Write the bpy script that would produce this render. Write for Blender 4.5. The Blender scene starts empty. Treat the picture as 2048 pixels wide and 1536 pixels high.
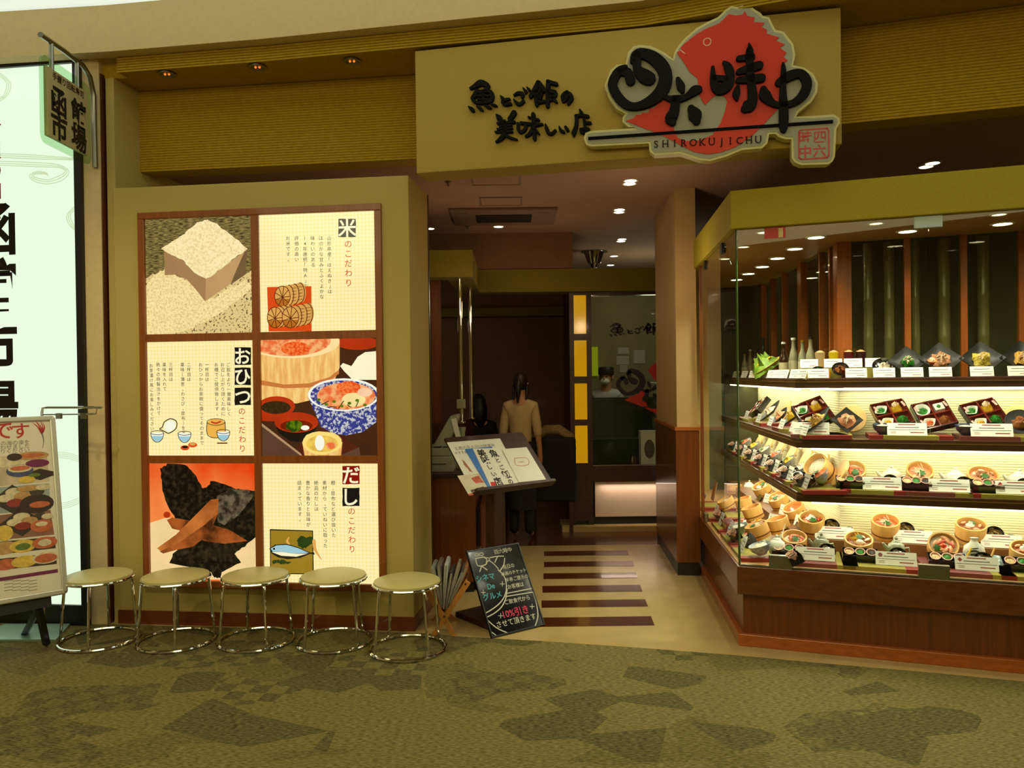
import bpy, bmesh, math, random
from math import sin, cos, pi, radians as R
from mathutils import Vector, Matrix
random.seed(7)
scn = bpy.context.scene
col = scn.collection

# ------------------------------------------------------------------ camera
F, CX, CY, H = 1550.0, 1024.0, 768.0, 1.52
PITCH, ROLL = math.atan(14.0 / F), 0.0125
cam_d = bpy.data.cameras.new('camera'); cam = bpy.data.objects.new('camera', cam_d); col.objects.link(cam)
cam_d.sensor_width = 36.0; cam_d.lens = F / 2048 * 36.0; cam_d.clip_start = 0.05
CR = (Matrix.Rotation(pi / 2 - PITCH, 3, 'X') @ Matrix.Rotation(-ROLL, 3, 'Z'))
cam.matrix_world = Matrix.Translation((0, 0, H)) @ CR.to_4x4()
scn.camera = cam
EYE = Vector((0, 0, H))

# ------------------------------------------------------------------ world, colour management
scn.view_settings.view_transform = 'Standard'; scn.view_settings.look = 'None'
scn.view_settings.exposure = 0.0; scn.view_settings.gamma = 1.0; scn.view_settings.use_curve_mapping = False
w = bpy.data.worlds.new('world'); scn.world = w; w.use_nodes = True
w.node_tree.nodes['Background'].inputs[0].default_value = (1.0, 0.85, 0.55, 1)
w.node_tree.nodes['Background'].inputs[1].default_value = 0.015
try:
    scn.cycles.use_denoising = True; scn.cycles.max_bounces = 6; scn.cycles.transparent_max_bounces = 12
    scn.cycles.caustics_reflective = False; scn.cycles.caustics_refractive = False
    scn.cycles.sample_clamp_indirect = 4.0
except Exception: pass

def lamp(kind, name, loc, energy, color=(1, .82, .5), rot=(0, 0, 0), size=1.0, size_y=None, spot=None, blend=.6, rad=.04):
    d = bpy.data.lights.new(name, kind); d.energy = energy; d.color = color
    if kind == 'AREA':
        d.size = size
        if size_y: d.shape = 'RECTANGLE'; d.size_y = size_y
    else: d.shadow_soft_size = rad
    if kind == 'SPOT': d.spot_size = R(spot or 90); d.spot_blend = blend
    o = bpy.data.objects.new(name, d); o.location = loc; o.rotation_euler = rot; col.objects.link(o); return o

# mall corridor: luminous ceiling above the camera, and a row of small downlights
lamp('AREA', 'corridor_ceiling_lamp', (-1.3, -0.6, 3.8), 190, (1.0, .88, .46), rot=(R(24), 0, 0), size=7.0, size_y=2.6)
for x, y in ((-2.6, 3.2), (-1.1, 2.9), (0.5, 2.6), (1.7, 2.3)):
    lamp('SPOT', 'corridor_downlight_lamp', (x, y, 3.7), 80 if x < -2 else 24 if x < 0 else 7, (1, .84, .5), spot=120, rad=.06)
# dining room behind the entrance: weak downlights
for x, y, e in ((-.35, 6.0, 3), (.9, 5.3, 6), (.85, 8.7, 2), (-1.8, 9.0, 2), (2.6, 6.6, 1), (.2, 6.9, 3.5)):
    lamp('POINT', 'dining_downlight_lamp', (x, y, 2.15), e, (1, .74, .46), rad=.08)
lamp('POINT', 'kitchen_lamp', (1.6, 9.0, 2.3), 7, (.92, 1.0, .66), rad=.15)

# ------------------------------------------------------------------ unprojection of photo points
def ray(px, py):
    d = CR @ Vector(((px - CX) / F, -(py - CY) / F, -1.0)); return d
def at(px, py, Y):
    d = ray(px, py); return EYE + d * (Y / d.y)
def gnd(px, py, z=0.0):
    d = ray(px, py); return EYE + d * ((z - H) / d.z)
def onplane(px, py, P, n):
    d = ray(px, py); return EYE + d * ((P - EYE).dot(n) / d.dot(n))
def hdir(px, py=750):
    d = ray(px, py); return Vector((d.x, d.y, 0))
class PF:
    """plane frame: origin O, u to the viewer's right, w up the plane, n out of it"""
    def __init__(s, O, u, w=Vector((0, 0, 1))):
        s.O = Vector(O); s.u = Vector(u).normalized(); s.w = Vector(w).normalized(); s.n = s.u.cross(s.w).normalized()
    def px(s, x, y):
        p = onplane(x, y, s.O, s.n) - s.O; return (p.dot(s.u), p.dot(s.w))
    def mat(s):                                   # local x = u, local y = into the plane, local z = w
        m = Matrix((s.u, -s.n, s.w)).transposed().to_4x4(); m.translation = s.O; return m
    def zoom(s, ox, oy, k):
        return lambda p: s.px(ox + p[0] * k, oy + p[1] * k)
    def world(s, a, b, d=0.0): return s.O + s.u * a + s.w * b + s.n * d

# ------------------------------------------------------------------ materials
def lin(c):
    return tuple(((v / 255) / 12.92 if v / 255 <= .04045 else ((v / 255 + .055) / 1.055) ** 2.4) for v in c) + (1.0,)
MATS = {}
def mat(name, c, rough=.55, metal=0.0, var=.12, scale=14.0, bump=0.0, bscale=60.0, emit=0.0, spec=.5, stretch=None, coat=0.0, alpha=None, trans=0.0):
    if name in MATS: return MATS[name]
    m = bpy.data.materials.new(name); m.use_nodes = True; nt = m.node_tree; N = nt.nodes; L = nt.links
    b = N['Principled BSDF']; c1 = lin(c); MATS[name] = m
    tc = N.new('ShaderNodeTexCoord'); src = tc.outputs['Object']
    if stretch:
        mp = N.new('ShaderNodeMapping'); mp.inputs['Scale'].default_value = stretch; L.new(src, mp.inputs[0]); src = mp.outputs[0]
    if var > 0:
        nz = N.new('ShaderNodeTexNoise'); nz.inputs['Scale'].default_value = scale; nz.inputs['Detail'].default_value = 5
        L.new(src, nz.inputs['Vector'])
        rp = N.new('ShaderNodeValToRGB'); rp.color_ramp.elements[0].position = .3; rp.color_ramp.elements[1].position = .7
        rp.color_ramp.elements[0].color = tuple(v * (1 - var) for v in c1[:3]) + (1,)
        rp.color_ramp.elements[1].color = tuple(min(1, v * (1 + var)) for v in c1[:3]) + (1,)
        L.new(nz.outputs['Fac'], rp.inputs[0]); cs = rp.outputs[0]
    else:
        g = N.new('ShaderNodeRGB'); g.outputs[0].default_value = c1; cs = g.outputs[0]
    L.new(cs, b.inputs['Base Color'])
    b.inputs['Roughness'].default_value = rough; b.inputs['Metallic'].default_value = metal
    b.inputs['Specular IOR Level'].default_value = spec
    if coat: b.inputs['Coat Weight'].default_value = coat; b.inputs['Coat Roughness'].default_value = .06
    if trans: b.inputs['Transmission Weight'].default_value = trans
    if alpha is not None: b.inputs['Alpha'].default_value = alpha
    if emit:
        L.new(cs, b.inputs['Emission Color']); b.inputs['Emission Strength'].default_value = emit
        b.inputs['Base Color'].default_value = (0, 0, 0, 1)
        for l in list(b.inputs['Base Color'].links): L.remove(l)
    if bump:
        bn = N.new('ShaderNodeTexNoise'); bn.inputs['Scale'].default_value = bscale; bn.inputs['Detail'].default_value = 4; L.new(src, bn.inputs['Vector'])
        bp = N.new('ShaderNodeBump'); bp.inputs['Strength'].default_value = bump; bp.inputs['Distance'].default_value = .01
        L.new(bn.outputs['Fac'], bp.inputs['Height']); L.new(bp.outputs[0], b.inputs['Normal'])
    return m
def wood(name, c, rough=.35, var=.28, axis='z', coat=.3):
    st = {'x': (1.2, 22, 22), 'y': (22, 1.2, 22), 'z': (22, 22, 1.2)}[axis]
    return mat(name, c, rough, var=var, scale=2.2, stretch=st, coat=coat)
def lit(name, c, e=1.0, var=.03, scale=6, rough=.12):
    return mat(name, c, rough, var=var, scale=scale, emit=e, spec=.5)

def glass_mat(name, tint=(235, 245, 232), refl=.10, clear=.96, ior=1.45):
    if name in MATS: return MATS[name]
    m = bpy.data.materials.new(name); m.use_nodes = True; N = m.node_tree.nodes; L = m.node_tree.links; N.clear(); MATS[name] = m
    o = N.new('ShaderNodeOutputMaterial'); t = N.new('ShaderNodeBsdfTransparent'); g = N.new('ShaderNodeBsdfGlossy')
    fr = N.new('ShaderNodeFresnel'); fr.inputs[0].default_value = ior; mx = N.new('ShaderNodeMixShader')
    c = lin(tint); t.inputs[0].default_value = tuple(v * clear for v in c[:3]) + (1,); g.inputs['Roughness'].default_value = .01
    nz = N.new('ShaderNodeTexNoise'); nz.inputs['Scale'].default_value = 3.0
    mr = N.new('ShaderNodeMapRange'); mr.inputs[3].default_value = .0; mr.inputs[4].default_value = .02
    L.new(nz.outputs['Fac'], mr.inputs[0]); L.new(mr.outputs[0], g.inputs['Roughness'])
    ge = N.new('ShaderNodeNewGeometry'); iv = N.new('ShaderNodeMath'); iv.operation = 'SUBTRACT'; iv.inputs[0].default_value = 1; L.new(ge.outputs['Backfacing'], iv.inputs[1])
    ml = N.new('ShaderNodeMath'); ml.operation = 'MULTIPLY'; L.new(fr.outputs[0], ml.inputs[0]); L.new(iv.outputs[0], ml.inputs[1])
    L.new(ml.outputs[0], mx.inputs[0]); L.new(t.outputs[0], mx.inputs[1]); L.new(g.outputs[0], mx.inputs[2]); L.new(mx.outputs[0], o.inputs[0])
    return m

# ------------------------------------------------------------------ mesh building
ID = Matrix.Identity(4)
class MB:
    def __init__(s): s.v = []; s.f = []; s.mi = []; s.M = ID; s.m = 0
    def add(s, vs, fs, m=None):
        k = len(s.v); M = s.M
        s.v += [tuple(M @ Vector(p)) for p in vs]; s.f += [tuple(i + k for i in f) for f in fs]; s.mi += [s.m if m is None else m] * len(fs); return s
    def box(s, x0, x1, y0, y1, z0, z1, m=None):
        return s.add([(x0, y0, z0), (x1, y0, z0), (x1, y1, z0), (x0, y1, z0), (x0, y0, z1), (x1, y0, z1), (x1, y1, z1), (x0, y1, z1)],
              [(0, 3, 2, 1), (4, 5, 6, 7), (0, 1, 5, 4), (1, 2, 6, 5), (2, 3, 7, 6), (3, 0, 4, 7)], m)
    def front(s, poly, y0, y1, m=None):            # polygon in local xz, between depth y0 (front) and y1
        A = sum(poly[i][0] * poly[(i + 1) % len(poly)][1] - poly[(i + 1) % len(poly)][0] * poly[i][1] for i in range(len(poly)))
        if A < 0: poly = poly[::-1]
        n = len(poly); vs = [(p[0], y0, p[1]) for p in poly] + [(p[0], y1, p[1]) for p in poly]
        fs = [tuple(range(n))]
        if abs(y1 - y0) > 1e-6: fs += [tuple(range(2 * n - 1, n - 1, -1))] + [(i, i + n, (i + 1) % n + n, (i + 1) % n) for i in range(n)]
        else: vs = vs[:n]
        return s.add(vs, fs, m)
    def flat(s, poly, d, m=None): return s.front(poly, -d, -d, m)
    def slab(s, poly, z0, z1, m=None):             # polygon in local xy, from z0 to z1
        A = sum(poly[i][0] * poly[(i + 1) % len(poly)][1] - poly[(i + 1) % len(poly)][0] * poly[i][1] for i in range(len(poly)))
        if A < 0: poly = poly[::-1]
        n = len(poly); vs = [(p[0], p[1], z0) for p in poly] + [(p[0], p[1], z1) for p in poly]
        return s.add(vs, [tuple(range(n - 1, -1, -1)), tuple(range(n, 2 * n))] + [(i, (i + 1) % n, (i + 1) % n + n, i + n) for i in range(n)], m)
    def lathe(s, prof, seg=24, c=(0, 0, 0), m=None, sx=1.0, sy=1.0):
        vs = []; fs = []; n = len(prof)
        for i in range(seg):
            a = 2 * pi * i / seg
            vs += [(c[0] + r * cos(a) * sx, c[1] + r * sin(a) * sy, c[2] + z) for r, z in prof]
        for i in range(seg):
            j = (i + 1) % seg
            fs += [(i * n + k, j * n + k, j * n + k + 1, i * n + k + 1) for k in range(n - 1)]
        if prof[0][0] > 1e-6: fs.append(tuple(i * n for i in range(seg - 1, -1, -1)))
        if prof[-1][0] > 1e-6: fs.append(tuple(i * n + n - 1 for i in range(seg)))
        return s.add(vs, fs, m)
    def ball(s, c, rx, ry=None, rz=None, seg=12, rings=8, m=None):
        ry = ry or rx; rz = rz or rx
        prof = [(sin(pi * i / rings), -cos(pi * i / rings)) for i in range(rings + 1)]
        prof[0] = (0, -1); prof[-1] = (0, 1); k = MB(); k.lathe(prof, seg)
        return s.add([(c[0] + x * rx, c[1] + y * ry, c[2] + z * rz) for x, y, z in k.v], k.f, m)
    def tube(s, pts, r, seg=8, closed=False, m=None):
        P = [Vector(p) for p in pts]; n = len(P); rs = r if isinstance(r, (list, tuple)) else [r] * n
        vs = []; fs = []; up = Vector((0, 0, 1)); prev = None
        for i in range(n):
            t = (P[(i + 1) % n] - P[i - 1]) if closed else (P[min(i + 1, n - 1)] - P[max(i - 1, 0)])
            t.normalize()
            if prev is None:
                a = t.cross(up)
                if a.length < 1e-3: a = t.cross(Vector((1, 0, 0)))
            else: a = prev - t * prev.dot(t)
            a.normalize(); prev = a; b = t.cross(a)
            vs += [tuple(P[i] + (a * cos(2 * pi * k / seg) + b * sin(2 * pi * k / seg)) * rs[i]) for k in range(seg)]
        for i in range(n if closed else n - 1):
            j = (i + 1) % n
            fs += [(i * seg + k, i * seg + (k + 1) % seg, j * seg + (k + 1) % seg, j * seg + k) for k in range(seg)]
        if not closed: fs += [tuple(range(seg - 1, -1, -1)), tuple(range((n - 1) * seg, n * seg))]
        return s.add(vs, fs, m)
    def strip(s, pts, d0, d1=None, m=None):        # brush stroke: pts = (x, z, width); front at -d0, back at -d1
        P = smooth(pts); n = len(P); Lf = []; Rt = []
        for i in range(n):
            tx = P[min(i + 1, n - 1)][0] - P[max(i - 1, 0)][0]; tz = P[min(i + 1, n - 1)][1] - P[max(i - 1, 0)][1]
            q = math.hypot(tx, tz) or 1; nx, nz = -tz / q, tx / q; h = P[i][2] / 2
            Lf.append((P[i][0] + nx * h, P[i][1] + nz * h)); Rt.append((P[i][0] - nx * h, P[i][1] - nz * h))
        def cap(p, q, cen, r):
            a0 = math.atan2(p[1] - cen[1], p[0] - cen[0]); return [(cen[0] + r * cos(a0 - pi * k / 5), cen[1] + r * sin(a0 - pi * k / 5)) for k in (1, 2, 3, 4)]
        e1 = cap(Lf[-1], Rt[-1], P[-1], P[-1][2] / 2); e0 = cap(Rt[0], Lf[0], P[0], P[0][2] / 2)
        vs = [(p[0], -d0, p[1]) for p in Lf + Rt]; fs = [(i, i + n, i + n + 1, i + 1) for i in range(n - 1)]
        k = len(vs); vs += [(p[0], -d0, p[1]) for p in e1]; fs.append((n - 1, 2 * n - 1, k + 3, k + 2, k + 1, k))
        k2 = len(vs); vs += [(p[0], -d0, p[1]) for p in e0]; fs.append((n, 0, k2 + 3, k2 + 2, k2 + 1, k2))
        if d1 is not None:
            q = len(vs); vs += [(v[0], -d1, v[2]) for v in vs[:q]]
            loop = list(range(n)) + list(range(k, k + 4)) + list(range(2 * n - 1, n - 1, -1)) + list(range(k2, k2 + 4))
            fs += [(loop[i], loop[(i + 1) % len(loop)], loop[(i + 1) % len(loop)] + q, loop[i] + q) for i in range(len(loop))]
        return s.add(vs, fs, m)
    def text(s, t, x, z, size, d, bold=0.0, m=None, extr=0.0, align='c', sx=1.0):
        V, Fc, w = glyphs(t, bold, extr / size); x0 = x - (w * size * sx / 2 if align == 'c' else w * size * sx if align == 'r' else 0)
        return s.add([(x0 + p[0] * size * sx, -d - p[2] * size, z + p[1] * size) for p in V], Fc, m)
    def vtext(s, t, x, z, size, d, bold=0.0, step=1.08, m=None):
        for i, ch in enumerate(t):
            if ch != ' ': s.text(ch, x, z - size * (.85 + i * step), size, d, bold, m)
        return s
    def build(s, name, mats, parent=None, smooth=35, loc=None, rot=None):
        me = bpy.data.meshes.new(name); me.from_pydata(s.v, [], s.f)
        for k in (mats if isinstance(mats, (list, tuple)) else [mats]): me.materials.append(k)
        me.polygons.foreach_set('material_index', s.mi)
        if smooth:
            me.polygons.foreach_set('use_smooth', [True] * len(s.f)); me.set_sharp_from_angle(angle=R(smooth))
        me.update(); return link(name, me, parent, loc, rot)
def link(name, me, parent=None, loc=None, rot=None):
    o = bpy.data.objects.new(name, me); col.objects.link(o)
    if parent: o.parent = parent
    if loc is not None: o.location = loc
    if rot is not None: o.rotation_euler = rot
    return o
def smooth(pts, k=5):
    if len(pts) < 3: return [tuple(p) for p in pts]
    out = []; n = len(pts)
    for i in range(n - 1):
        p0, p1, p2, p3 = pts[max(i - 1, 0)], pts[i], pts[i + 1], pts[min(i + 2, n - 1)]
        for j in range(k):
            t = j / k
            out.append(tuple(.5 * (2 * b + (c - a) * t + (2 * a - 5 * b + 4 * c - d) * t * t + (3 * b - a - 3 * c + d) * t ** 3) for a, b, c, d in zip(p0, p1, p2, p3)))
    out.append(tuple(pts[-1])); return out
_G = {}
def glyphs(t, bold=0.0, extr=0.0):
    key = (t, bold, round(extr, 4))
    if key not in _G:
        c = bpy.data.curves.new('lettering', 'FONT'); c.body = t; c.size = 1; c.resolution_u = 3; c.offset = bold; c.extrude = extr / 2
        o = bpy.data.objects.new('lettering', c); me = bpy.data.meshes.new_from_object(o)
        V = [tuple(v.co) for v in me.vertices]; Fc = [tuple(p.vertices) for p in me.polygons]
        mn = min((p[0] for p in V), default=0); V = [(p[0] - mn, p[1], p[2] + extr / 2) for p in V]
        _G[key] = (V, Fc, max((p[0] for p in V), default=0))
        bpy.data.objects.remove(o); bpy.data.curves.remove(c); bpy.data.meshes.remove(me)
    return _G[key]
def bev(o, wd=.006, seg=2):
    b = o.modifiers.new('edge', 'BEVEL'); b.width = wd; b.segments = seg; b.limit_method = 'ANGLE'; return o
def thing(name, label, cat, loc=(0, 0, 0), rotz=0.0, group=None, M=None, tilt=0.0):
    o = bpy.data.objects.new(name, None); col.objects.link(o); o.empty_display_size = .1
    if M is not None: o.matrix_world = M
    else: o.location = loc; o.rotation_euler = (tilt, 0, rotz)
    o['label'] = label; o['category'] = cat
    if group: o['group'] = group
    return o
def tag(o, label, cat, group=None):
    o['label'] = label; o['category'] = cat
    if group: o['group'] = group
    return o
def struct(o): o['kind'] = 'structure'; return o
def ell(cx, cz, rx, rz, n=28, a0=0, a1=360): return [(cx + rx * cos(R(a0 + (a1 - a0) * i / (n if a1 - a0 == 360 else n - 1))), cz + rz * sin(R(a0 + (a1 - a0) * i / (n if a1 - a0 == 360 else n - 1)))) for i in range(n)]
def offs(poly, d):                                  # push a polyline (list of 2D) sideways (into the shop) by d
    out = []
    for i, p in enumerate(poly):
        a = Vector(poly[max(i - 1, 0)]); b = Vector(poly[min(i + 1, len(poly) - 1)]); t = (b - a).normalized()
        out.append((p[0] - t.y * d, p[1] + t.x * d))
    return out
# ------------------------------------------------------------------ surfaces of the place
def carpet_mat():
    m = mat('carpet', (150, 140, 92), .95, var=.0); N = m.node_tree.nodes; L = m.node_tree.links; b = N['Principled BSDF']
    b.inputs['Specular IOR Level'].default_value = .1
    tc = N.new('ShaderNodeTexCoord')
    def mapped(rot, sc, loc=(0, 0, 0)):
        p = N.new('ShaderNodeMapping'); p.inputs['Rotation'].default_value = (0, 0, R(rot)); p.inputs['Scale'].default_value = sc; p.inputs['Location'].default_value = loc
        L.new(tc.outputs['Object'], p.inputs[0]); return p.outputs[0]
    def vor(vec, scale):
        v = N.new('ShaderNodeTexVoronoi'); v.distance = 'CHEBYCHEV' if scale == 2.0 else 'EUCLIDEAN'; v.inputs['Scale'].default_value = scale; L.new(vec, v.inputs['Vector'])
        s = N.new('ShaderNodeSeparateColor'); L.new(v.outputs['Color'], s.inputs[0]); return s
    def step(sock, lo, hi=None):
        a = N.new('ShaderNodeMath'); a.operation = 'GREATER_THAN'; a.inputs[1].default_value = lo; L.new(sock, a.inputs[0]); return a.outputs[0]
    def mul(a, c):
        q = N.new('ShaderNodeMath'); q.operation = 'MULTIPLY'; L.new(a, q.inputs[0]); L.new(c, q.inputs[1]); return q.outputs[0]
    def mx(a, c):
        q = N.new('ShaderNodeMath'); q.operation = 'MAXIMUM'; L.new(a, q.inputs[0]); L.new(c, q.inputs[1]); return q.outputs[0]
    v1 = vor(mapped(14, (1, 1.5, 1)), 3.1); v2 = vor(mapped(-9, (1, 1.5, 1), (3.1, 1.7, 0)), 2.0)
    ck = N.new('ShaderNodeTexChecker'); ck.inputs['Scale'].default_value = 1.0; L.new(mapped(8, (11, 11, 11)), ck.inputs['Vector'])
    dark = step(v1.outputs[0], .83); chk = mul(step(v2.outputs[1], .76), ck.outputs['Fac'])
    mid = step(v2.outputs[0], .68)
    n1 = N.new('ShaderNodeTexNoise'); n1.inputs['Scale'].default_value = 5; n1.inputs['Detail'].default_value = 3; L.new(mapped(0, (8, 34, 8)), n1.inputs['Vector'])
    thr = N.new('ShaderNodeMapRange'); thr.inputs[1].default_value = .38; thr.inputs[2].default_value = .62; L.new(n1.outputs['Fac'], thr.inputs[0])
    darkall = mx(dark, chk)
    def mixc(fac, a, c):
        q = N.new('ShaderNodeMix'); q.data_type = 'RGBA'; L.new(fac, q.inputs[0])
        for i, vv in ((6, a), (7, c)):
            if isinstance(vv, tuple): q.inputs[i].default_value = vv
            else: L.new(vv, q.inputs[i])
        return q.outputs[2]
    light = mixc(thr.outputs[0], lin((98, 89, 48)), lin((138, 126, 77)))
    midc = mixc(thr.outputs[0], lin((86, 78, 42)), lin((128, 117, 72)))
    dk = mixc(thr.outputs[0], lin((68, 63, 38)), lin((116, 108, 66)))
    c = mixc(mid, light, midc); c = mixc(darkall, c, dk); L.new(c, b.inputs['Base Color'])
    bp = N.new('ShaderNodeBump'); bp.inputs['Strength'].default_value = .5; bp.inputs['Distance'].default_value = .004
    L.new(n1.outputs['Fac'], bp.inputs['Height']); L.new(bp.outputs[0], b.inputs['Normal'])
    return m
m_carpet = carpet_mat()
m_tile = mat('polished_floor', (188, 162, 104), .22, var=.10, scale=5, bump=.04, bscale=40, spec=.5)
m_inlay = wood('dark_floor_inlay', (78, 34, 16), .22, .25, 'x', .2)
m_bulk = mat('bulkhead_paint', (206, 184, 128), .8, var=.04, scale=30, bump=.08, bscale=220)
m_plaster = mat('sand_plaster', (192, 172, 98), .9, var=.10, scale=160, bump=.25, bscale=260)
m_ridge = mat('ridged_plaster', (176, 142, 14), .85, var=.10, scale=40, bump=.1, bscale=200)
m_post = mat('pilaster_paint', (218, 194, 146), .75, var=.05, scale=20)
m_redwood = wood('red_brown_wood', (112, 56, 24), .4, .22, 'z', .25)
m_redwoodx = wood('red_brown_wood_rail', (112, 56, 24), .4, .22, 'x', .25)
m_warmwood = wood('warm_cherry_wood', (112, 56, 16), .32, .25, 'z', .35)
m_warmwoodx = wood('warm_cherry_board', (102, 52, 12), .32, .28, 'x', .35)
m_darkwood = wood('dark_stained_wood', (52, 26, 13), .5, .3, 'x', .04)
m_darkwoodz = wood('dark_stained_upright', (62, 32, 17), .4, .3, 'z', .2)
m_black = mat('black_paint', (22, 22, 20), .4, var=.1)
m_inner = mat('dining_wall', (128, 92, 62), .85, var=.06, scale=8)
m_innerceil = mat('dining_ceiling', (168, 132, 112), .85, var=.04, scale=6)
m_beam = mat('olive_beam_plaster', (120, 106, 18), .85, var=.08, scale=60, bump=.1, bscale=200)
m_white = mat('white_paint', (225, 228, 215), .6, var=.03)
m_chrome = mat('chrome', (225, 225, 220), .07, metal=1.0, var=.02)
m_steel = mat('brushed_steel', (150, 150, 140), .3, metal=1.0, var=.06)
m_glass = glass_mat('clear_glass', (252, 254, 250), .1, .995)
m_greenglass = glass_mat('green_plate_glass', (226, 244, 222), .1, .98, 1.3)
m_paper = mat('white_paper', (236, 234, 222), .6, var=.03)
m_bright = lit('lamp_disc', (255, 236, 190), 9, 0.0)
m_ink = mat('black_ink', (20, 19, 18), .5, var=.05)

# ------------------------------------------------------------------ floors
def g2(px, py): p = gnd(px, py); return (p.x, p.y)
edge = [(-6.5, 5.6)] + [g2(*p) for p in ((-200, 1243), (190, 1248), (600, 1258), (840, 1266), (920, 1273), (1100, 1283), (1300, 1297), (1480, 1311), (1640, 1326), (1850, 1344), (2048, 1363))] + [(3.4, 3.35), (6.5, 1.6)]
b = MB(); b.slab([(-6.5, -3.4), (6.5, -3.4)] + edge[::-1], -.05, 0); struct(b.build('floor', m_carpet, smooth=0))
YD = gnd(1200, 1090).y
b = MB(); b.slab(edge + [(6.5, YD), (-6.5, YD)], -.05, 0); struct(b.build('floor', m_tile, smooth=0))
b = MB(); b.slab([(-6.5, YD), (6.5, YD), (6.5, 13), (-6.5, 13)], -.05, 0); struct(b.build('floor', m_inlay, smooth=0))
for (y0, y1, xl, xr0, xr1) in ((1101, 1110, 1088, 1255, 1258), (1122, 1132, 1088, 1266, 1268), (1145, 1156, 1087, 1272, 1275), (1170, 1183, 1085, 1280, 1285), (1199, 1213, 1083, 1290, 1296), (1233, 1251, 1079, 1302, 1309)):
    A, B_ = gnd(xr0, y0), gnd(xr1, y1); C_ = gnd(xl, y1)
    b = MB(); b.slab([(C_.x, B_.y), (B_.x, B_.y), (A.x, A.y), (C_.x + .005, A.y)], -.002, .002)
    struct(b.build('floor', m_inlay, smooth=0))

# ------------------------------------------------------------------ corridor: ceiling, far wall, bulkhead, ridged bands
b = MB(); b.box(-7, 7, -3.5, 5.6, 4.05, 4.1); struct(b.build('ceiling', m_white, smooth=0))
b = MB(); b.box(-7, 7, -3.6, -3.5, 0, 4.1); struct(b.build('wall_front', m_post, smooth=0))
b = MB(); b.box(-7.1, -7, -3.5, 6, 0, 4.1); struct(b.build('wall_left', m_post, smooth=0))
b = MB(); b.box(7, 7.1, -3.5, 6, 0, 4.1); struct(b.build('wall_right', m_post, smooth=0))
BZ = 3.52
bl = [(-7, 5.6)] + [(lambda p: (p.x, p.y))(gnd(x, y, BZ)) for x, y in ((-300, 136), (0, 115), (215, 103), (520, 78), (800, 50), (1040, 26), (1280, 2))] + [(2.3, 3.55), (4.2, 2.7), (7, 1.0)]
b = MB(); back = offs(bl, .09); b.slab(bl + back[::-1], BZ, 3.80); struct(b.build('trim_2', m_bulk, smooth=0))
b = MB(); b2 = offs(bl, .30); b.slab(offs(bl[3:], .09) + offs(bl[3:], .75)[::-1], 3.43, 3.82)
xs_ = at(214, 120, 4.9).x; b.box(xs_ - .12, xs_ + .5, 4.90, 5.7, 3.432, 3.82)
o = struct(b.build('trim_3', m_ridge, smooth=0))
# luminous cove above the bulkhead
b = MB(); b.slab(offs(bl, -1.15) + offs(bl, .5)[::-1], 3.83, 3.88)
o = b.build('cove_light', lit('cove_glow', (236, 244, 226), .95, .0)); tag(o, 'white glowing light cove running above the beige bulkhead', 'light')
def ridges(path, z0, z1, pitch, depth, m=0):
    mb = MB(); n = int((z1 - z0) / pitch); prof = []
    for i in range(n):
        z = z0 + (z1 - z0) * i / n; q = (z1 - z0) / n
        prof += [(0, z + .06 * q), (0, z + .62 * q), (depth, z + .70 * q), (depth, z + .94 * q)]
    lines = [offs(path, d) for d in (0, depth)]
    for (d, z) in prof: mb.v += [(p[0], p[1], z) for p in lines[0 if d == 0 else 1]]
    k = len(path)
    mb.f = [(r * k + i, r * k + i + 1, (r + 1) * k + i + 1, (r + 1) * k + i) for r in range(len(prof) - 1) for i in range(k - 1)]
    mb.mi = [0] * len(mb.f); return mb
b = ridges(offs(bl[3:-1], .086), 3.425, BZ, .014, .004); struct(b.build('trim_4', m_ridge, smooth=0))
hp = [(lambda p: (p.x, p.y))(gnd(x, y, 2.90)) for x, y in ((225, 347), (540, 332), (828, 318), (1250, 287), (1686, 248), (2048, 212))] + [(3.6, 3.5)]
b = ridges(hp, 2.90, 3.43, .0165, .005)
hb = offs(hp, .008); b.slab(hb + offs(hp, .16)[::-1], 2.90, 3.44)
struct(b.build('trim_1', m_ridge, smooth=0))

# ------------------------------------------------------------------ left end: return wall and red-brown post beside the panel
pL, pR = gnd(240, 1246), gnd(829, 1262)
uP = Vector((pR.x - pL.x, pR.y - pL.y, 0)).normalized()
FP = PF(pL, uP); WP = (pR - pL).length
PT = 2.735
nIn = -FP.n
def plan(o, u, n, a, d): p = o + u * a + n * d; return (p.x, p.y)
e = gnd(219, 1247)
b = MB(); b.slab([plan(e, uP, nIn, .015, .03), plan(e, uP, nIn, .07, .03), plan(e, uP, nIn, .16, 1.2), plan(e, uP, nIn, .015, 1.2)], 0, 3.43); struct(b.build('wall_left', m_plaster, smooth=0))
b = MB(); b.slab([plan(e, uP, nIn, -.014, .0), plan(e, uP, nIn, .006, .0), plan(e, uP, nIn, .006, .25), plan(e, uP, nIn, -.014, .25)], 0, 3.45); struct(b.build('trim_5', wood('dark_red_post', (78, 30, 12), .45, .2, 'z', .05), smooth=0))
# pilaster between the two shops
a0, a1 = gnd(183, 1249), gnd(215, 1248)
b = MB(); b.slab([(a0.x, a0.y), (a1.x + .005, a1.y), (a1.x + .005, a1.y + 1.2), (a0.x, a0.y + 1.2)], 0, 3.53); struct(b.build('wall_left', m_post, smooth=0))

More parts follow.
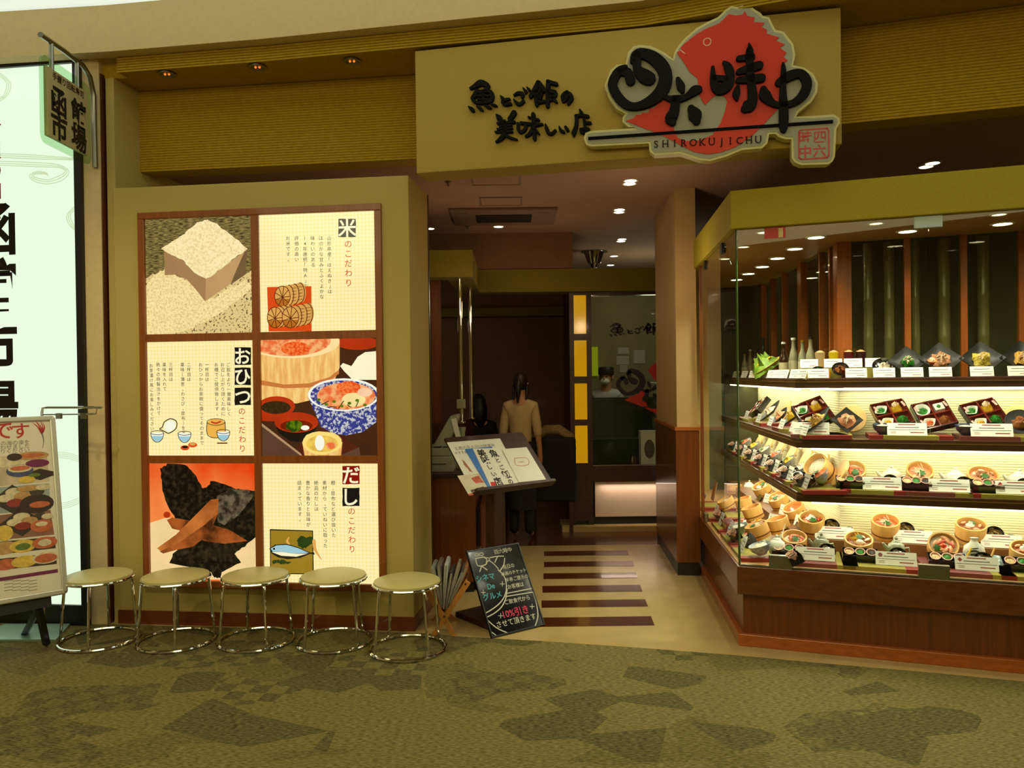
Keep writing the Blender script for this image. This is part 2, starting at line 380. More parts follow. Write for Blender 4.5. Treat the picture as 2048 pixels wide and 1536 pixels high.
# ------------------------------------------------------------------ dining room shell
IC = 2.93
b = MB(); b.slab(offs(hp, .1) + [(6.5, 3.2), (6.5, 13), (-4.5, 13), (-4.5, 5.4)], IC, IC + .06); struct(b.build('ceiling', m_innerceil, smooth=0))
b = MB(); b.box(-4.6, -4.5, 5.3, 13, 0, 3.0); struct(b.build('wall_left', m_inner, smooth=0))
b = MB(); b.box(6.5, 6.6, 2.8, 13, 0, 3.0); struct(b.build('wall_right', m_inner, smooth=0))
b = MB(); b.box(-4.5, .75, 10.6, 10.7, 0, 3.0); struct(b.build('wall_back', m_inner, smooth=0))
b = MB(); b.box(-4.5, .72, 10.56, 10.6, 0, 1.22); struct(b.build('baseboard_back', m_redwood, smooth=0))
b = MB(); b.box(-4.5, .75, 10.3, 10.6, 2.33, 2.44); struct(b.build('trim_6', m_beam, smooth=0))
YB = 7.6
xa = at(842, 500, YB).x; xb = at(1145, 500, YB).x; xe = at(1345, 500, YB).x
b = MB(); b.box(-2.2, xb, YB, YB + .2, 2.57, IC); struct(b.build('wall_back', m_inner, smooth=0))
xf = at(945, 520, 6.38).x
b = MB(); b.box(-2.2, xf, 6.38, 6.6, 2.35, 2.57); b.box(xf - .22, xf, 6.6, YB - .02, 2.35, 2.57); b.box(xf - .22, 1.9, YB - .02, YB + .26, 2.35, 2.57)
struct(b.build('trim_7', m_beam, smooth=0))

# pillar between the entrance and the display case
P0 = gnd(1357, 1150); P1 = gnd(1327, 1095); P2 = gnd(1401, 1151)
foot = [(P0.x, P0.y), (P2.x - .012, P2.y), (P2.x + .075, P1.y + .25), (P1.x, P1.y + .25)]
def grow(poly, d): c = (sum(p[0] for p in poly) / len(poly), sum(p[1] for p in poly) / len(poly)); return [(p[0] + (d if p[0] > c[0] else -d), p[1] + (d if p[1] > c[1] else -d)) for p in poly]
b = MB(); b.slab(foot, 1.10, IC); struct(b.build('wall_right', mat('pillar_paint', (196, 164, 110), .7, var=.04, scale=10), smooth=0))
b = MB(); b.slab(grow(foot, .012), .1, 1.10); struct(b.build('trim_8', m_warmwood, smooth=0))
b = MB(); b.slab(grow(foot, .02), 1.10, 1.125); struct(b.build('trim_9', wood('light_orange_trim', (176, 96, 34), .35, .15, 'x'), smooth=0))
b = MB(); b.slab(grow(foot, .006), 0, .1); struct(b.build('baseboard_right', m_black, smooth=0))

# kitchen seen through the inner window
b = MB(); b.box(.75, 4.5, 10.4, 10.5, 0, 2.9); struct(b.build('wall_back', mat('kitchen_wall', (150, 140, 104), .7, var=.05), smooth=0))
b = MB(); b.box(.70, .78, 7.9, 10.4, 0, 2.6); struct(b.build('wall_left', m_darkwoodz, smooth=0))
# ================================================================== lightbox panel
M_FP = FP.mat()
t = thing('lightbox_panel', 'beige freestanding wall panel holding six backlit menu posters in a brown frame', 'display panel', M=M_FP)
def PX(x, y): return FP.px(x, y)
b = MB(); b.box(0, WP, 0, .50, .0, PT); bev(b.build('panel_body', m_plaster, t, smooth=0), .006)
b = MB(); b.box(-.004, WP + .004, -.012, .505, 0, .085); b.build('baseboard', m_redwoodx, t, smooth=0)
b = MB(); b.box(WP - .03, WP + .004, .497, .52, 0, PT); b.build('edge_strip', m_darkwoodz, t, smooth=0)
fa0 = (PX(277, 430)[0] + PX(291, 1170)[0]) / 2; fa1 = (PX(762, 404)[0] + PX(775, 1184)[0]) / 2
fz1 = (PX(277, 430)[1] + PX(762, 404)[1]) / 2; fz0 = (PX(291, 1170)[1] + PX(775, 1184)[1]) / 2
wf = .042
mid = (PX(512, 545)[0] + PX(520, 1000)[0]) / 2
h1 = (PX(400, 676)[1] + PX(640, 669)[1]) / 2; h2 = (PX(400, 919)[1] + PX(640, 918)[1]) / 2
fr = MB()
for args in ((fa0, fa1, fz1 - wf, fz1), (fa0, fa1, fz0, fz0 + wf)): fr.box(args[0], args[1], -.022, .01, args[2], args[3])
for x in (fa0, fa1 - wf): fr.box(x, x + wf, -.022, .01, fz0 + wf, fz1 - wf)
m_frame = wood('orange_brown_frame', (146, 78, 26), .4, .18, 'z', .2)
frame = fr.build('poster_frame', m_frame, t, smooth=0); bev(frame, .004)
ib = MB(); ww = .024
ib.box(mid - ww, mid + ww, -.017, .005, fz0 + wf, fz1 - wf)
for h in (h1, h2): ib.box(fa0 + wf, mid - ww, -.016, .005, h - ww, h + ww); ib.box(mid + ww, fa1 - wf, -.016, .005, h - ww, h + ww)
ib.build('glazing_bar', m_frame, frame, smooth=0)
cols = ((fa0 + wf, mid - ww), (mid + ww, fa1 - wf)); rows = ((h1 + ww, fz1 - wf), (h2 + ww, h1 - ww), (fz0 + wf, h2 - ww))

def lattice():
    m = lit('cream_lattice_film', (252, 236, 168), 1.0, 0.0); N = m.node_tree.nodes; L = m.node_tree.links; b = N['Principled BSDF']
    tc = N.new('ShaderNodeTexCoord'); mp = N.new('ShaderNodeMapping'); mp.inputs['Rotation'].default_value = (0, R(45), 0); mp.inputs['Scale'].default_value = (62, 1, 62)
    L.new(tc.outputs['Object'], mp.inputs[0]); ck = N.new('ShaderNodeTexChecker'); ck.inputs['Scale'].default_value = 1
    ck.inputs['Color1'].default_value = lin((253, 240, 180)); ck.inputs['Color2'].default_value = lin((250, 230, 154)); L.new(mp.outputs[0], ck.inputs['Vector'])
    L.new(ck.outputs['Color'], b.inputs['Emission Color']); return m
m_lat = lattice()
m_txt = lit('dark_print', (62, 50, 30), .8, 0); m_red = lit('red_print', (206, 58, 44), .9, 0); m_blk = lit('black_print', (22, 20, 18), .8, 0)
m_cream = lit('cream_print', (250, 240, 196), 1.0, 0)
def clip(poly, x0, x1, z0, z1):
    for ax, lim, sg in ((0, x0, 1), (0, x1, -1), (1, z0, 1), (1, z1, -1)):
        out = []
        for i in range(len(poly)):
            a, b_ = poly[i], poly[(i + 1) % len(poly)]; ia, ib_ = (a[ax] - lim) * sg >= 0, (b_[ax] - lim) * sg >= 0
            if ia: out.append(a)
            if ia != ib_:
                q = (lim - a[ax]) / (b_[ax] - a[ax]); out.append((a[0] + (b_[0] - a[0]) * q, a[1] + (b_[1] - a[1]) * q))
        poly = out
        if not poly: return []
    return poly
def speckle(name, c1, c2, scale, lo=.45, hi=.6, e=1.0, stretch=None):
    m = lit(name, c1, e, .0); N = m.node_tree.nodes; L = m.node_tree.links; b = N['Principled BSDF']
    tc = N.new('ShaderNodeTexCoord'); src = tc.outputs['Object']
    if stretch:
        mp = N.new('ShaderNodeMapping'); mp.inputs['Scale'].default_value = stretch; L.new(src, mp.inputs[0]); src = mp.outputs[0]
    nz = N.new('ShaderNodeTexNoise'); nz.inputs['Scale'].default_value = scale; nz.inputs['Detail'].default_value = 4; L.new(src, nz.inputs['Vector'])
    rp = N.new('ShaderNodeValToRGB'); rp.color_ramp.elements[0].position = lo; rp.color_ramp.elements[1].position = hi
    rp.color_ramp.elements[0].color = lin(c1); rp.color_ramp.elements[1].color = lin(c2)
    L.new(nz.outputs['Fac'], rp.inputs[0]); L.new(rp.outputs[0], b.inputs['Emission Color']); return m
def jag(poly, amp, k=6):
    out = []
    for i in range(len(poly)):
        a, b_ = poly[i], poly[(i + 1) % len(poly)]
        for j in range(k):
            q = j / k; out.append((a[0] + (b_[0] - a[0]) * q + random.uniform(-amp, amp), a[1] + (b_[1] - a[1]) * q + random.uniform(-amp, amp)))
    return out

class Art:
    """a backlit poster: film plus printed layers, all flat, each a hair in front of the last"""
    def __init__(s, i, j, film, label):
        s.x0, s.x1 = cols[i]; s.z0, s.z1 = rows[j]; s.d = .0015
        q = MB(); q.flat([(s.x0, s.z0), (s.x1, s.z0), (s.x1, s.z1), (s.x0, s.z1)], s.d); s.o = q.build('poster', film, t, smooth=0); s.o['label'] = label
        s.mb = MB(); s.mats = []
    def poly(s, pts, m, zf):
        p = clip([zf(q) for q in pts], s.x0, s.x1, s.z0, s.z1)
        if len(p) < 3: return
        s.d += .0003; s.mb.flat(p, s.d, s.slot(m))
    def slot(s, m):
        if m not in s.mats: s.mats.append(m)
        return s.mats.index(m)
    def line(s, pts, wd, m, zf, k=.249):
        s.d += .0003; P = [zf(q[:2]) + ((q[2] if len(q) > 2 else wd) * k * .003,) for q in pts]; s.mb.strip(P, s.d, None, s.slot(m))
    def done(s, name):
        if s.mb.f: s.mb.build(name, s.mats, s.o, smooth=0)
        s.mb = MB(); s.mats = []
ZA = FP.zoom(270, 400, .249); ZB = FP.zoom(270, 660, .249); ZC = FP.zoom(270, 910, .249)

# poster: rice in a wooden measure
A = Art(0, 0, speckle('mat_weave_print', (58, 50, 26), (150, 130, 72), 30, .4, .6, 1, (1, 1, 7)), 'backlit photo of white rice heaped in a square wooden measure')
m_rice = speckle('rice_print', (250, 226, 158), (222, 190, 128), 85, .45, .65); m_rice2 = speckle('rice_pile_print', (252, 234, 176), (232, 204, 142), 70, .45, .68)
m_rice3 = speckle('loose_rice_print', (90, 70, 34), (226, 198, 132), 75, .36, .46)
A.poly(jag([(85, 640), (160, 590), (300, 600), (700, 700), (900, 590), (950, 560), (950, 1090), (85, 1090)], 8), m_rice3, ZA)
A.poly(jag([(85, 690), (160, 600), (240, 550), (330, 600), (480, 690), (620, 800), (760, 700), (900, 650), (945, 700), (700, 900), (500, 1010), (300, 1085), (85, 1090)], 9), m_rice, ZA)
A.poly([(235, 385), (400, 450), (572, 630), (565, 815), (490, 720), (420, 640), (330, 600), (240, 605)], lit('masu_left_print', (172, 132, 84), .9, .06), ZA)
A.poly([(572, 630), (760, 500), (905, 395), (885, 600), (760, 680), (565, 815)], lit('masu_right_print', (200, 158, 104), .9, .08), ZA)
A.poly([(880, 420), (905, 395), (888, 600), (770, 680), (800, 600)], lit('masu_shade_print', (128, 100, 62), .8, .08), ZA)
A.poly(jag([(212, 395), (400, 270), (500, 180), (570, 158), (640, 180), (760, 270), (905, 392), (760, 500), (620, 610), (565, 632), (480, 590), (380, 480)], 6), m_rice2, ZA)
A.done('rice_photo')

def heading(A, chars, zx, z0, size, zf, kx, cmats, dz):
    for ch, mm, zy in zip(chars, cmats, z0):
        A.poly(jag([(zx - kx, zy), (zx + kx, zy), (zx + kx, zy + 2 * kx + dz), (zx - kx, zy + 2 * kx + dz)], 2, 4), mm, zf)
        A.d += .0003; x, z = zf((zx, zy + kx + dz / 2)); A.mb.text(ch, x, z - size * .38, size, A.d, .018, A.slot(m_cream))
def columns(A, items, zf, size, m, step=1.0):
    for s_, zx, zy in items:
        x, z = zf((zx, zy)); A.d += .00005; A.mb.vtext(s_, x, z, size, A.d, .004, step, A.slot(m)); A.done('text_column')

A = Art(1, 0, m_lat, 'backlit cream poster with three straw rice bales on an orange square')
heading(A, '米', 1705, [152], .115, ZA, 70, [m_blk], 6)
A.done('heading_tile')
columns(A, [('のこだわり', 1712, 322)], ZA, .050, m_red, 1.17)
columns(A, [('山形県産「はえぬき」は', 1560, 290), ('ほのかな甘みとふくよかな', 1495, 290), ('味わいのある', 1428, 290), ('14年連続「特A」の', 1365, 290), ('評価の高い', 1298, 290), ('お米です。', 1230, 290)], ZA, .0285, m_txt, 1.13)
A.done('lettering')
m_org = lit('orange_print', (224, 76, 22), .95, .05); m_straw = lit('straw_print', (226, 168, 84), .95, .1); m_strawd = lit('straw_shade_print', (186, 112, 34), .9, .1); m_brn = lit('brown_line_print', (104, 38, 8), .8, 0)
A.poly([(1062, 700), (1418, 692), (1420, 1054), (1075, 1056)], m_org, ZA)
for (cx, cy, rx, ry, dx, dy) in ((1190, 775, 62, 82, 145, -30), (1135, 945, 62, 82, 120, -20), (1262, 945, 66, 84, 145, -32)):
    A.done('printed_square' if cy < 800 else 'printed_bale')
    bd = [(cx, cy - ry)] + [(cx + dx * 1.0 + 40 * cos(a), cy + dy + ry * sin(a)) for a in [R(-90 + 18 * k) for k in range(11)]] + [(cx, cy + ry)]
    A.poly(bd, m_straw, ZA)
    for q in range(1, 4): A.line([(cx + dx * q / 3.3 + 42 * cos(R(-88 + 22 * k)), cy + dy * q / 3.3 + ry * sin(R(-88 + 22 * k))) for k in range(9)], 7, m_brn, ZA)
    for q in range(-2, 3):
        for s_ in range(2): A.line([(cx + 75 + s_ * 50, cy + q * 26 + dy * (.5 + .3 * s_)), (cx + 108 + s_ * 50, cy + q * 25 + dy * (.6 + .35 * s_))], 4, m_brn, ZA)
    A.poly([(cx + rx * cos(R(k * 15)), cy + ry * sin(R(k * 15))) for k in range(24)], m_straw, ZA)
    A.poly([(cx + rx * cos(R(k * 15)), cy + ry * sin(R(k * 15))) for k in range(1, 12)], m_strawd, ZA)
    for k in range(9): A.line([(cx, cy + 8), (cx + rx * .95 * cos(R(k * 40)), cy + ry * .95 * sin(R(k * 40)))], 6, m_brn, ZA)
    A.line([(cx + rx * cos(R(k * 15)), cy + ry * sin(R(k * 15))) for k in range(25)], 6, m_brn, ZA)
A.done('printed_bale')

A = Art(0, 1, m_lat, 'backlit cream poster with three black heading tiles and small bowl drawings')
heading(A, 'おひつ', 867, [140, 302, 463], .112, ZB, 65, [m_blk] * 3, 10)
A.done('heading_tile')
columns(A, [('のこだわり', 860, 622)], ZB, .049, m_red, 1.17)
columns(A, [('ご飯をより一層美味しく', 752, 262), ('お召し上がり頂くために', 705, 262), ('お櫃でご提供致します。', 655, 262), ('一杯目は', 580, 262), ('おひつからお茶碗に盛ってそのままで', 530, 262), ('二杯目は', 435, 262), ('薬味（薄葱、わさび、昆布）を添え', 383, 262), ('三杯目は', 290, 262), ('薬味を入れて', 238, 262), ('熱々の特製出汁をかけて', 188, 262), ('お茶漬け風にお楽しみください。', 133, 270)], ZB, .0275, m_txt, 1.1)
A.done('lettering')
m_sky = lit('pale_blue_print', (160, 204, 214), .95, .03); m_wht = lit('white_print', (246, 246, 226), 1, 0); m_yel = lit('amber_print', (240, 180, 76), .95, .05)
def bowl(cx, cy, rx=52):
    A.done('printed_tub')
    A.poly([(cx - rx, cy - 40)] + [(cx + rx * cos(a), cy - 40 + 75 * sin(a)) for a in [R(180 - 15 * k) for k in range(1, 12)]] + [(cx + rx, cy - 40)], m_wht, ZB)
    A.poly([(cx - rx * .9, cy - 14), (cx + rx * .9, cy - 14), (cx + rx * .5, cy + 24), (cx, cy + 30), (cx - rx * .5, cy + 24)], m_sky, ZB)
    A.line([(cx + rx * cos(R(180 - 15 * k)), cy - 40 + 75 * sin(R(180 - 15 * k))) for k in range(13)], 6, m_blk, ZB)
    A.line([(cx + rx * cos(R(15 * k)), cy - 40 + 16 * sin(R(15 * k))) for k in range(25)], 5, m_blk, ZB)
bowl(182, 865); A.done('printed_bowl'); bowl(402, 868); A.done('printed_bowl')
A.poly([(583, 740), (620, 712), (690, 712), (728, 740), (728, 830), (690, 862), (620, 862), (583, 830)], m_yel, ZB)
A.line([(583, 740), (583, 830), (620, 862), (690, 862), (728, 830), (728, 740)], 6, m_blk, ZB); A.line([(655 + 72 * cos(R(15 * k)), 738 + 26 * sin(R(15 * k))) for k in range(25)], 5, m_blk, ZB)
A.line([(620, 738), (655, 748), (690, 735)], 14, m_red, ZB)
bowl(715, 855); A.line([(668, 908), (745, 908)], 10, m_brn, ZB); A.done('printed_bowl')
A.line([(240, 740), (290, 712), (340, 735), (335, 790), (280, 828), (240, 812), (205, 795), (225, 780), (240, 740)], 8, m_blk, ZB); A.poly([(250, 745), (290, 722), (330, 740), (325, 785), (280, 818), (245, 800)], m_wht, ZB)
A.done('printed_teapot')
for cx, cy in ((408, 945), (470, 922)): A.poly(ell(cx, cy, 36, 20), m_org, ZB); A.poly(ell(cx, cy - 6, 24, 10), m_blk if cx < 450 else m_straw, ZB)
A.done('printed_dish')

A = Art(1, 1, lit('dark_table_print', (70, 38, 20), .9, .2, 4), 'backlit photo of wooden rice tub, blue bowl of seafood and small dishes')
m_tub = speckle('tub_wood_print', (248, 204, 124), (232, 172, 92), 10, .4, .6, 1, (4, 1, .6)); m_tubr = lit('tub_rim_print', (252, 222, 154), 1, .04)
m_salm = speckle('salmon_print', (246, 176, 112), (232, 110, 58), 26, .4, .6); m_roe = speckle('roe_print', (228, 74, 24), (246, 130, 60), 70, .4, .6)
m_rdl = lit('red_lacquer_print', (186, 52, 14), .9, .15); m_blkl = lit('black_lacquer_print', (24, 22, 14), .9, .2); m_veg = speckle('greens_print', (90, 120, 14), (40, 66, 6), 40)
m_blue = speckle('blue_pattern_print', (52, 58, 132), (196, 196, 196), 62, .5, .56); m_pot = lit('white_pot_print', (252, 242, 200), 1, .06); m_ttray = lit('tray_print', (96, 64, 48), .9, .15)
A.poly(ell(1790, 105, 170, 55), m_rdl, ZB)
A.poly([(1000, 60), (1645, 60), (1645, 300), (1600, 410), (1490, 545), (1300, 590), (1000, 575)], m_tub, ZB)
A.poly([(1000, 400), (1200, 438), (1400, 428), (1560, 380), (1640, 320), (1640, 350), (1560, 415), (1400, 462), (1200, 468), (1000, 440)], lit('tub_band_print', (204, 122, 58), .95, .1), ZB)
A.poly(ell(1260, 95, 385, 132), m_tubr, ZB); A.poly(ell(1240, 85, 335, 125), m_salm, ZB); A.poly(ell(1290, 150, 115, 55), m_roe, ZB)
A.poly([(1650, 290), (1672, 265), (1740, 290), (1790, 215), (1850, 178), (1940, 170), (1940, 400), (1750, 400), (1680, 330)], m_pot, ZB)
A.poly([(1015, 640), (1290, 620), (1240, 700), (1150, 735), (1015, 730)], m_rdl, ZB); A.poly(ell(1140, 610, 148, 78), m_rdl, ZB); A.poly(ell(1135, 622, 118, 52), lit('simmered_print', (58, 40, 18), .9, .3, 60), ZB)
A.poly([(1005, 735), (1340, 1000), (1330, 1030), (1005, 1030)], m_ttray, ZB); A.poly([(1005, 735), (1365, 1015), (1340, 1015), (1005, 760)], lit('tray_edge_print', (190, 150, 110), .9, .1), ZB)
A.poly([(1520, 765), (1805, 945), (1800, 1015), (1350, 1015), (1300, 940)], lit('tray_inside_print', (84, 32, 18), .9, .2), ZB); A.poly([(1640, 1010), (1805, 940), (1812, 1015)], m_ttray, ZB)
A.poly([(1125, 750), (1475, 750), (1430, 850), (1320, 900), (1250, 890), (1160, 830)], m_blkl, ZB); A.poly(ell(1300, 742, 176, 82), m_rdl, ZB); A.poly(ell(1300, 770, 130, 46), lit('bowl_shade_print', (120, 28, 8), .9, .1), ZB); A.poly(jag(ell(1285, 770, 70, 46, 10), 10, 2), m_veg, ZB); A.poly(ell(1370, 785, 34, 20), m_wht, ZB)
A.poly([(1395, 545), (1445, 650), (1500, 780), (1600, 830), (1700, 845), (1830, 820), (1940, 740), (1940, 500)], m_blue, ZB)
A.poly(ell(1680, 520, 288, 132), m_wht, ZB); A.poly(ell(1680, 522, 268, 118), m_blue, ZB); A.poly(ell(1700, 530, 235, 108), m_salm, ZB); A.poly(ell(1720, 460, 95, 48), m_roe, ZB); A.poly(ell(1760, 560, 95, 56), lit('egg_print', (250, 226, 150), 1, .08), ZB); A.poly(ell(1850, 500, 60, 36), lit('shrimp_print', (248, 200, 160), 1, .1), ZB)
for q in range(6): A.line([(1500 + q * 70, 600 + (q % 3) * 14), (1560 + q * 60, 570 + (q % 2) * 50)], 7, m_blk, ZB)
for q in range(7): A.poly(ell(1480 + q * 62, 560 + (q * 37 % 60), 16, 12, 8), m_veg, ZB)
A.poly([(1350, 900), (1672, 900), (1658, 1030), (1372, 1030)], m_tub, ZB); A.poly(jag(ell(1510, 905, 162, 92, 18), 5, 1), lit('lemon_cup_print', (252, 220, 120), 1, .06), ZB); A.poly(ell(1510, 912, 128, 66), lit('pickle_print', (240, 196, 84), .95, .2, 30), ZB); A.poly(ell(1490, 905, 38, 62), m_wht, ZB); A.poly(ell(1580, 925, 40, 30), m_salm, ZB)
A.done('meal_photo')

A = Art(0, 2, speckle('orange_backdrop_print', (226, 62, 10), (246, 150, 74), 1.6, .35, .65), 'backlit photo of dark kelp sheets and brown dried bonito pieces')
m_kelp = speckle('kelp_print', (16, 14, 8), (58, 47, 27), 30, .46, .70, .9); m_kelp2 = speckle('kelp_grey_print', (112, 98, 74), (44, 38, 27), 26, .4, .6, .9); m_bon = speckle('bonito_print', (196, 112, 48), (140, 70, 26), 7, .35, .65); m_bon2 = speckle('bonito_dark_print', (168, 86, 34), (70, 34, 12), 9, .4, .66)
A.poly([(120, 545), (260, 500), (700, 600), (990, 600), (990, 1000), (120, 1000)], lit('cream_cloth_print', (246, 212, 150), .95, .06), ZC)
A.poly(jag([(205, 110), (260, 72), (405, 76), (470, 140), (545, 270), (600, 240), (605, 205), (720, 232), (830, 275), (985, 290), (985, 640), (880, 735), (800, 790), (850, 862), (700, 940), (690, 985), (640, 985), (600, 930), (280, 872), (305, 790), (420, 700), (330, 520), (258, 400), (215, 240)], 5, 4), m_kelp, ZC)
A.poly(jag([(660, 330), (760, 275), (900, 272), (960, 320), (840, 480), (720, 560), (665, 540)], 6), m_kelp2, ZC)
A.poly(ell(258, 480, 28, 26, 12), m_rdl, ZC)
A.poly([(258, 520), (300, 502), (470, 530), (620, 560), (760, 600), (905, 690), (720, 712), (560, 690), (380, 610), (300, 590)], m_bon2, ZC)
A.poly([(180, 748), (330, 640), (500, 470), (610, 358), (672, 350), (668, 470), (600, 630), (470, 735), (340, 760), (230, 790)], m_bon, ZC); A.poly([(200, 775), (360, 700), (560, 560), (665, 470), (600, 630), (470, 735), (340, 760), (230, 790)], m_bon2, ZC)
A.done('kelp_photo')

A = Art(1, 2, m_lat, 'backlit cream poster with red and black heading tiles and a striped fish drawing')
heading(A, 'だし', 1736, [88, 263], .115, ZC, 69, [lit('dark_red_print', (142, 20, 12), .85, .1), m_blk], 8)
A.done('heading_tile')
columns(A, [('のこだわり', 1740, 420)], ZC, .049, m_red, 1.17)
columns(A, [('鰹、昆布など選び抜いた', 1592, 205), ('素材から、ていねいに取った', 1524, 205), ('絶品のだしは', 1456, 205), ('豊かな香りと旨味が', 1390, 205), ('詰まっています。', 1322, 205)], ZC, .0285, m_txt, 1.12)
A.done('lettering')
m_olv = lit('olive_print', (160, 128, 34), .9, .05)
A.poly([(1085, 594), (1432, 606), (1438, 958), (1088, 955)], m_blk, ZC); A.poly([(1092, 604), (1425, 613), (1430, 950), (1095, 948)], m_olv, ZC)
A.poly(jag([(1290, 690), (1330, 650), (1420, 665), (1450, 700), (1390, 740), (1350, 755)], 10), lit('seaweed_print', (44, 66, 20), .9, .2), ZC); A.poly(jag([(1100, 850), (1180, 840), (1265, 855), (1210, 875), (1110, 870)], 8), lit('seaweed_print', (44, 66, 20)), ZC)
A.line([(1440, 690, 30), (1450, 760, 24), (1500, 838, 6)], 16, m_straw, ZC); A.line([(1240, 660, 6), (1225, 690, 20), (1240, 715, 14)], 10, m_straw, ZC)
fish = [(1082, 750), (1130, 718), (1220, 712), (1310, 738), (1410, 782), (1440, 780), (1448, 800), (1410, 792), (1330, 825), (1230, 836), (1150, 820), (1100, 790)]
A.poly(fish, m_blk, ZC); A.poly([(1092, 750), (1140, 724), (1220, 720), (1310, 745), (1400, 785), (1300, 790), (1180, 775), (1110, 775)], m_sky, ZC); A.poly([(1100, 778), (1180, 776), (1300, 792), (1390, 790), (1300, 815), (1180, 808)], m_cream, ZC); A.poly(ell(1120, 752, 9, 9, 10), m_blk, ZC)
A.done('printed_fish')

# ================================================================== neighbour's luminous wall sign
qa, qb = gnd(0, 1243), gnd(183, 1249)
NL = PF(Vector((qb.x, qb.y, 0)), Vector((qb.x - qa.x, qb.y - qa.y, 0)))
t = thing('illuminated_wall_sign', 'tall glowing white shop sign with black brush characters and pale swirls', 'sign', M=NL.mat())
zt = NL.px(60, 135)[1]; zb = NL.px(150, 1208)[1]
b = MB(); b.box(-2.2, -.03, -.01, .02, zb, zt); b.build('sign_face', lit('sign_white', (232, 250, 222), 1.02, .015, 1.2), t, smooth=0)
b = MB(); b.box(-2.2, 0, -.03, .3, 0, zb); b.box(-2.2, 0, -.03, .3, zt, 3.53); b.box(-.045, 0, -.03, .3, zb, zt); b.build('sign_frame', m_black, t, smooth=0)
ZN = NL.zoom(0, 120, .469)
sw = MB(); m_swl = lit('swirl_print', (206, 222, 178), .95, 0)
def curl(pts, wd=.012): sw.strip([ZN(p) + (wd,) for p in pts], .012)
for k in (0, 8, 16): curl([(-200, 400 + k), (0, 402 + k), (150, 408 + k), (350, 423 + k * .4)], .006)
for k in (0, 9, 17): curl([(-200, 430 + k), (0, 434 + k), (160, 440 + k), (260, 450 + k * .7), (300 - k, 480), (270 - k, 515 - k), (210, 530 - k), (155, 520 - k), (132 + k, 497), (160, 478 + k * .6), (200, 482 + k * .4), (212, 496)], .006)
sw.build('swirl_print', m_swl, t, smooth=0); sw = MB()
for k in (0, 8, 16): curl([(350, 620 + k), (320, 630 + k), (290 + k, 670), (310 + k, 715), (350, 736 - k)], .006)
sw.build('swirl_print', m_swl, t, smooth=0); sw = MB()
for k in (0, 8, 16): curl([(-60, 60 + k), (0, 58 + k), (50 - k, 100), (40 - k, 150), (0, 180 - k), (-40, 175 - k)], .006)
sw.build('swirl_print', m_swl, t, smooth=0); sw = MB()
ZN2 = NL.zoom(0, 780, .3582)
for k in (0, 10, 20, 30): sw.strip([ZN2(p) + (.004,) for p in ((300, 345 + k), (380, 350 + k), (450, 370 + k), (478, 388 + k))], .012)
sw.build('swirl_print', m_swl, t, smooth=0); sw = MB()
for k in (0, 10, 20, 30): sw.strip([ZN2(p) + (.004,) for p in ((330, 635 + k), (400, 620 + k), (460, 595 + k), (478, 585 + k))], .012)
sw.build('swirl_print', m_swl, t, smooth=0)
tx = MB(); xr = NL.px(37, 640)[0]
for ch, y in zip('函館市場', (455, 568, 690, 810)):
    a, z = NL.px(0, y); tx.text(ch, xr, z - .14, .35, .014, .028, align='r')
tx.build('sign_lettering', lit('sign_black', (10, 12, 8), .3, 0), t, smooth=0)
rx = MB()
for ch, y in zip('手握り回転', (245, 300, 340, 380, 420)):
    a, z = NL.px(0, y); rx.text(ch, NL.px(5, y)[0], z - .05, .11, .014, .01, align='r')
rx.build('small_lettering', lit('sign_red', (120, 30, 20), .5, 0), t, smooth=0)

# ================================================================== hanging blade sign
X0 = at(190, 150, 4.85).x; za = 3.44
t = thing('hanging_sign', 'glass blade sign with black characters hanging from a curved chrome bracket', 'sign', (X0, 4.85, 0))
b = MB(); zb0 = 1.52 + (764 - 338) * 4.86 / F
b.tube([(0, -.015, zb0), (0, -.02, 3.1), (0, -.02, 3.30), (0, -.06, 3.40), (0, -.14, za), (0, -.35, za + .005), (0, -.56, za)], .016, 10)
b.build('bracket', m_steel, t)
for yy in (-.20, -.46):
    b = MB(); b.tube([(0, yy, za), (0, yy, za - .16)], .013, 10); b.build('hanger', m_steel, t)
def rrect(x0, x1, z0, z1, r, k=5):
    out = []
    for cx, cz, a0 in ((x1 - r, z1 - r, 0), (x0 + r, z1 - r, 90), (x0 + r, z0 + r, 180), (x1 - r, z0 + r, 270)):
        out += [(cx + r * cos(R(a0 + 90 * i / k)), cz + r * sin(R(a0 + 90 * i / k))) for i in range(k + 1)]
    return out
face = Matrix.Rotation(pi / 2, 4, 'Z')               # local x -> world +y, front (-y) -> world +x
b = MB(); b.M = face; b.front(rrect(-.57, -.07, 2.85, 3.34, .05), -.006, .006); g = b.build('glass_plate', m_greenglass, t)
b = MB(); b.M = face; b.front([(-.52, 2.90), (-.11, 2.90), (-.11, 3.285), (-.52, 3.285)], -.011, .011); pl = b.build('sign_plate', mat('sign_board_beige', (190, 176, 128), .6, var=.04), t)
b = MB(); b.M = face
b.text('手握り回転寿司', -.315, 3.235, .046, .013, .01)
for ch, x, z in (('函', -.415, 3.06), ('館', -.215, 3.06), ('市', -.415, 2.915), ('場', -.215, 2.915)): b.text(ch, x, z, .165, .013, .028)
b.build('lettering', m_ink, pl, smooth=0)

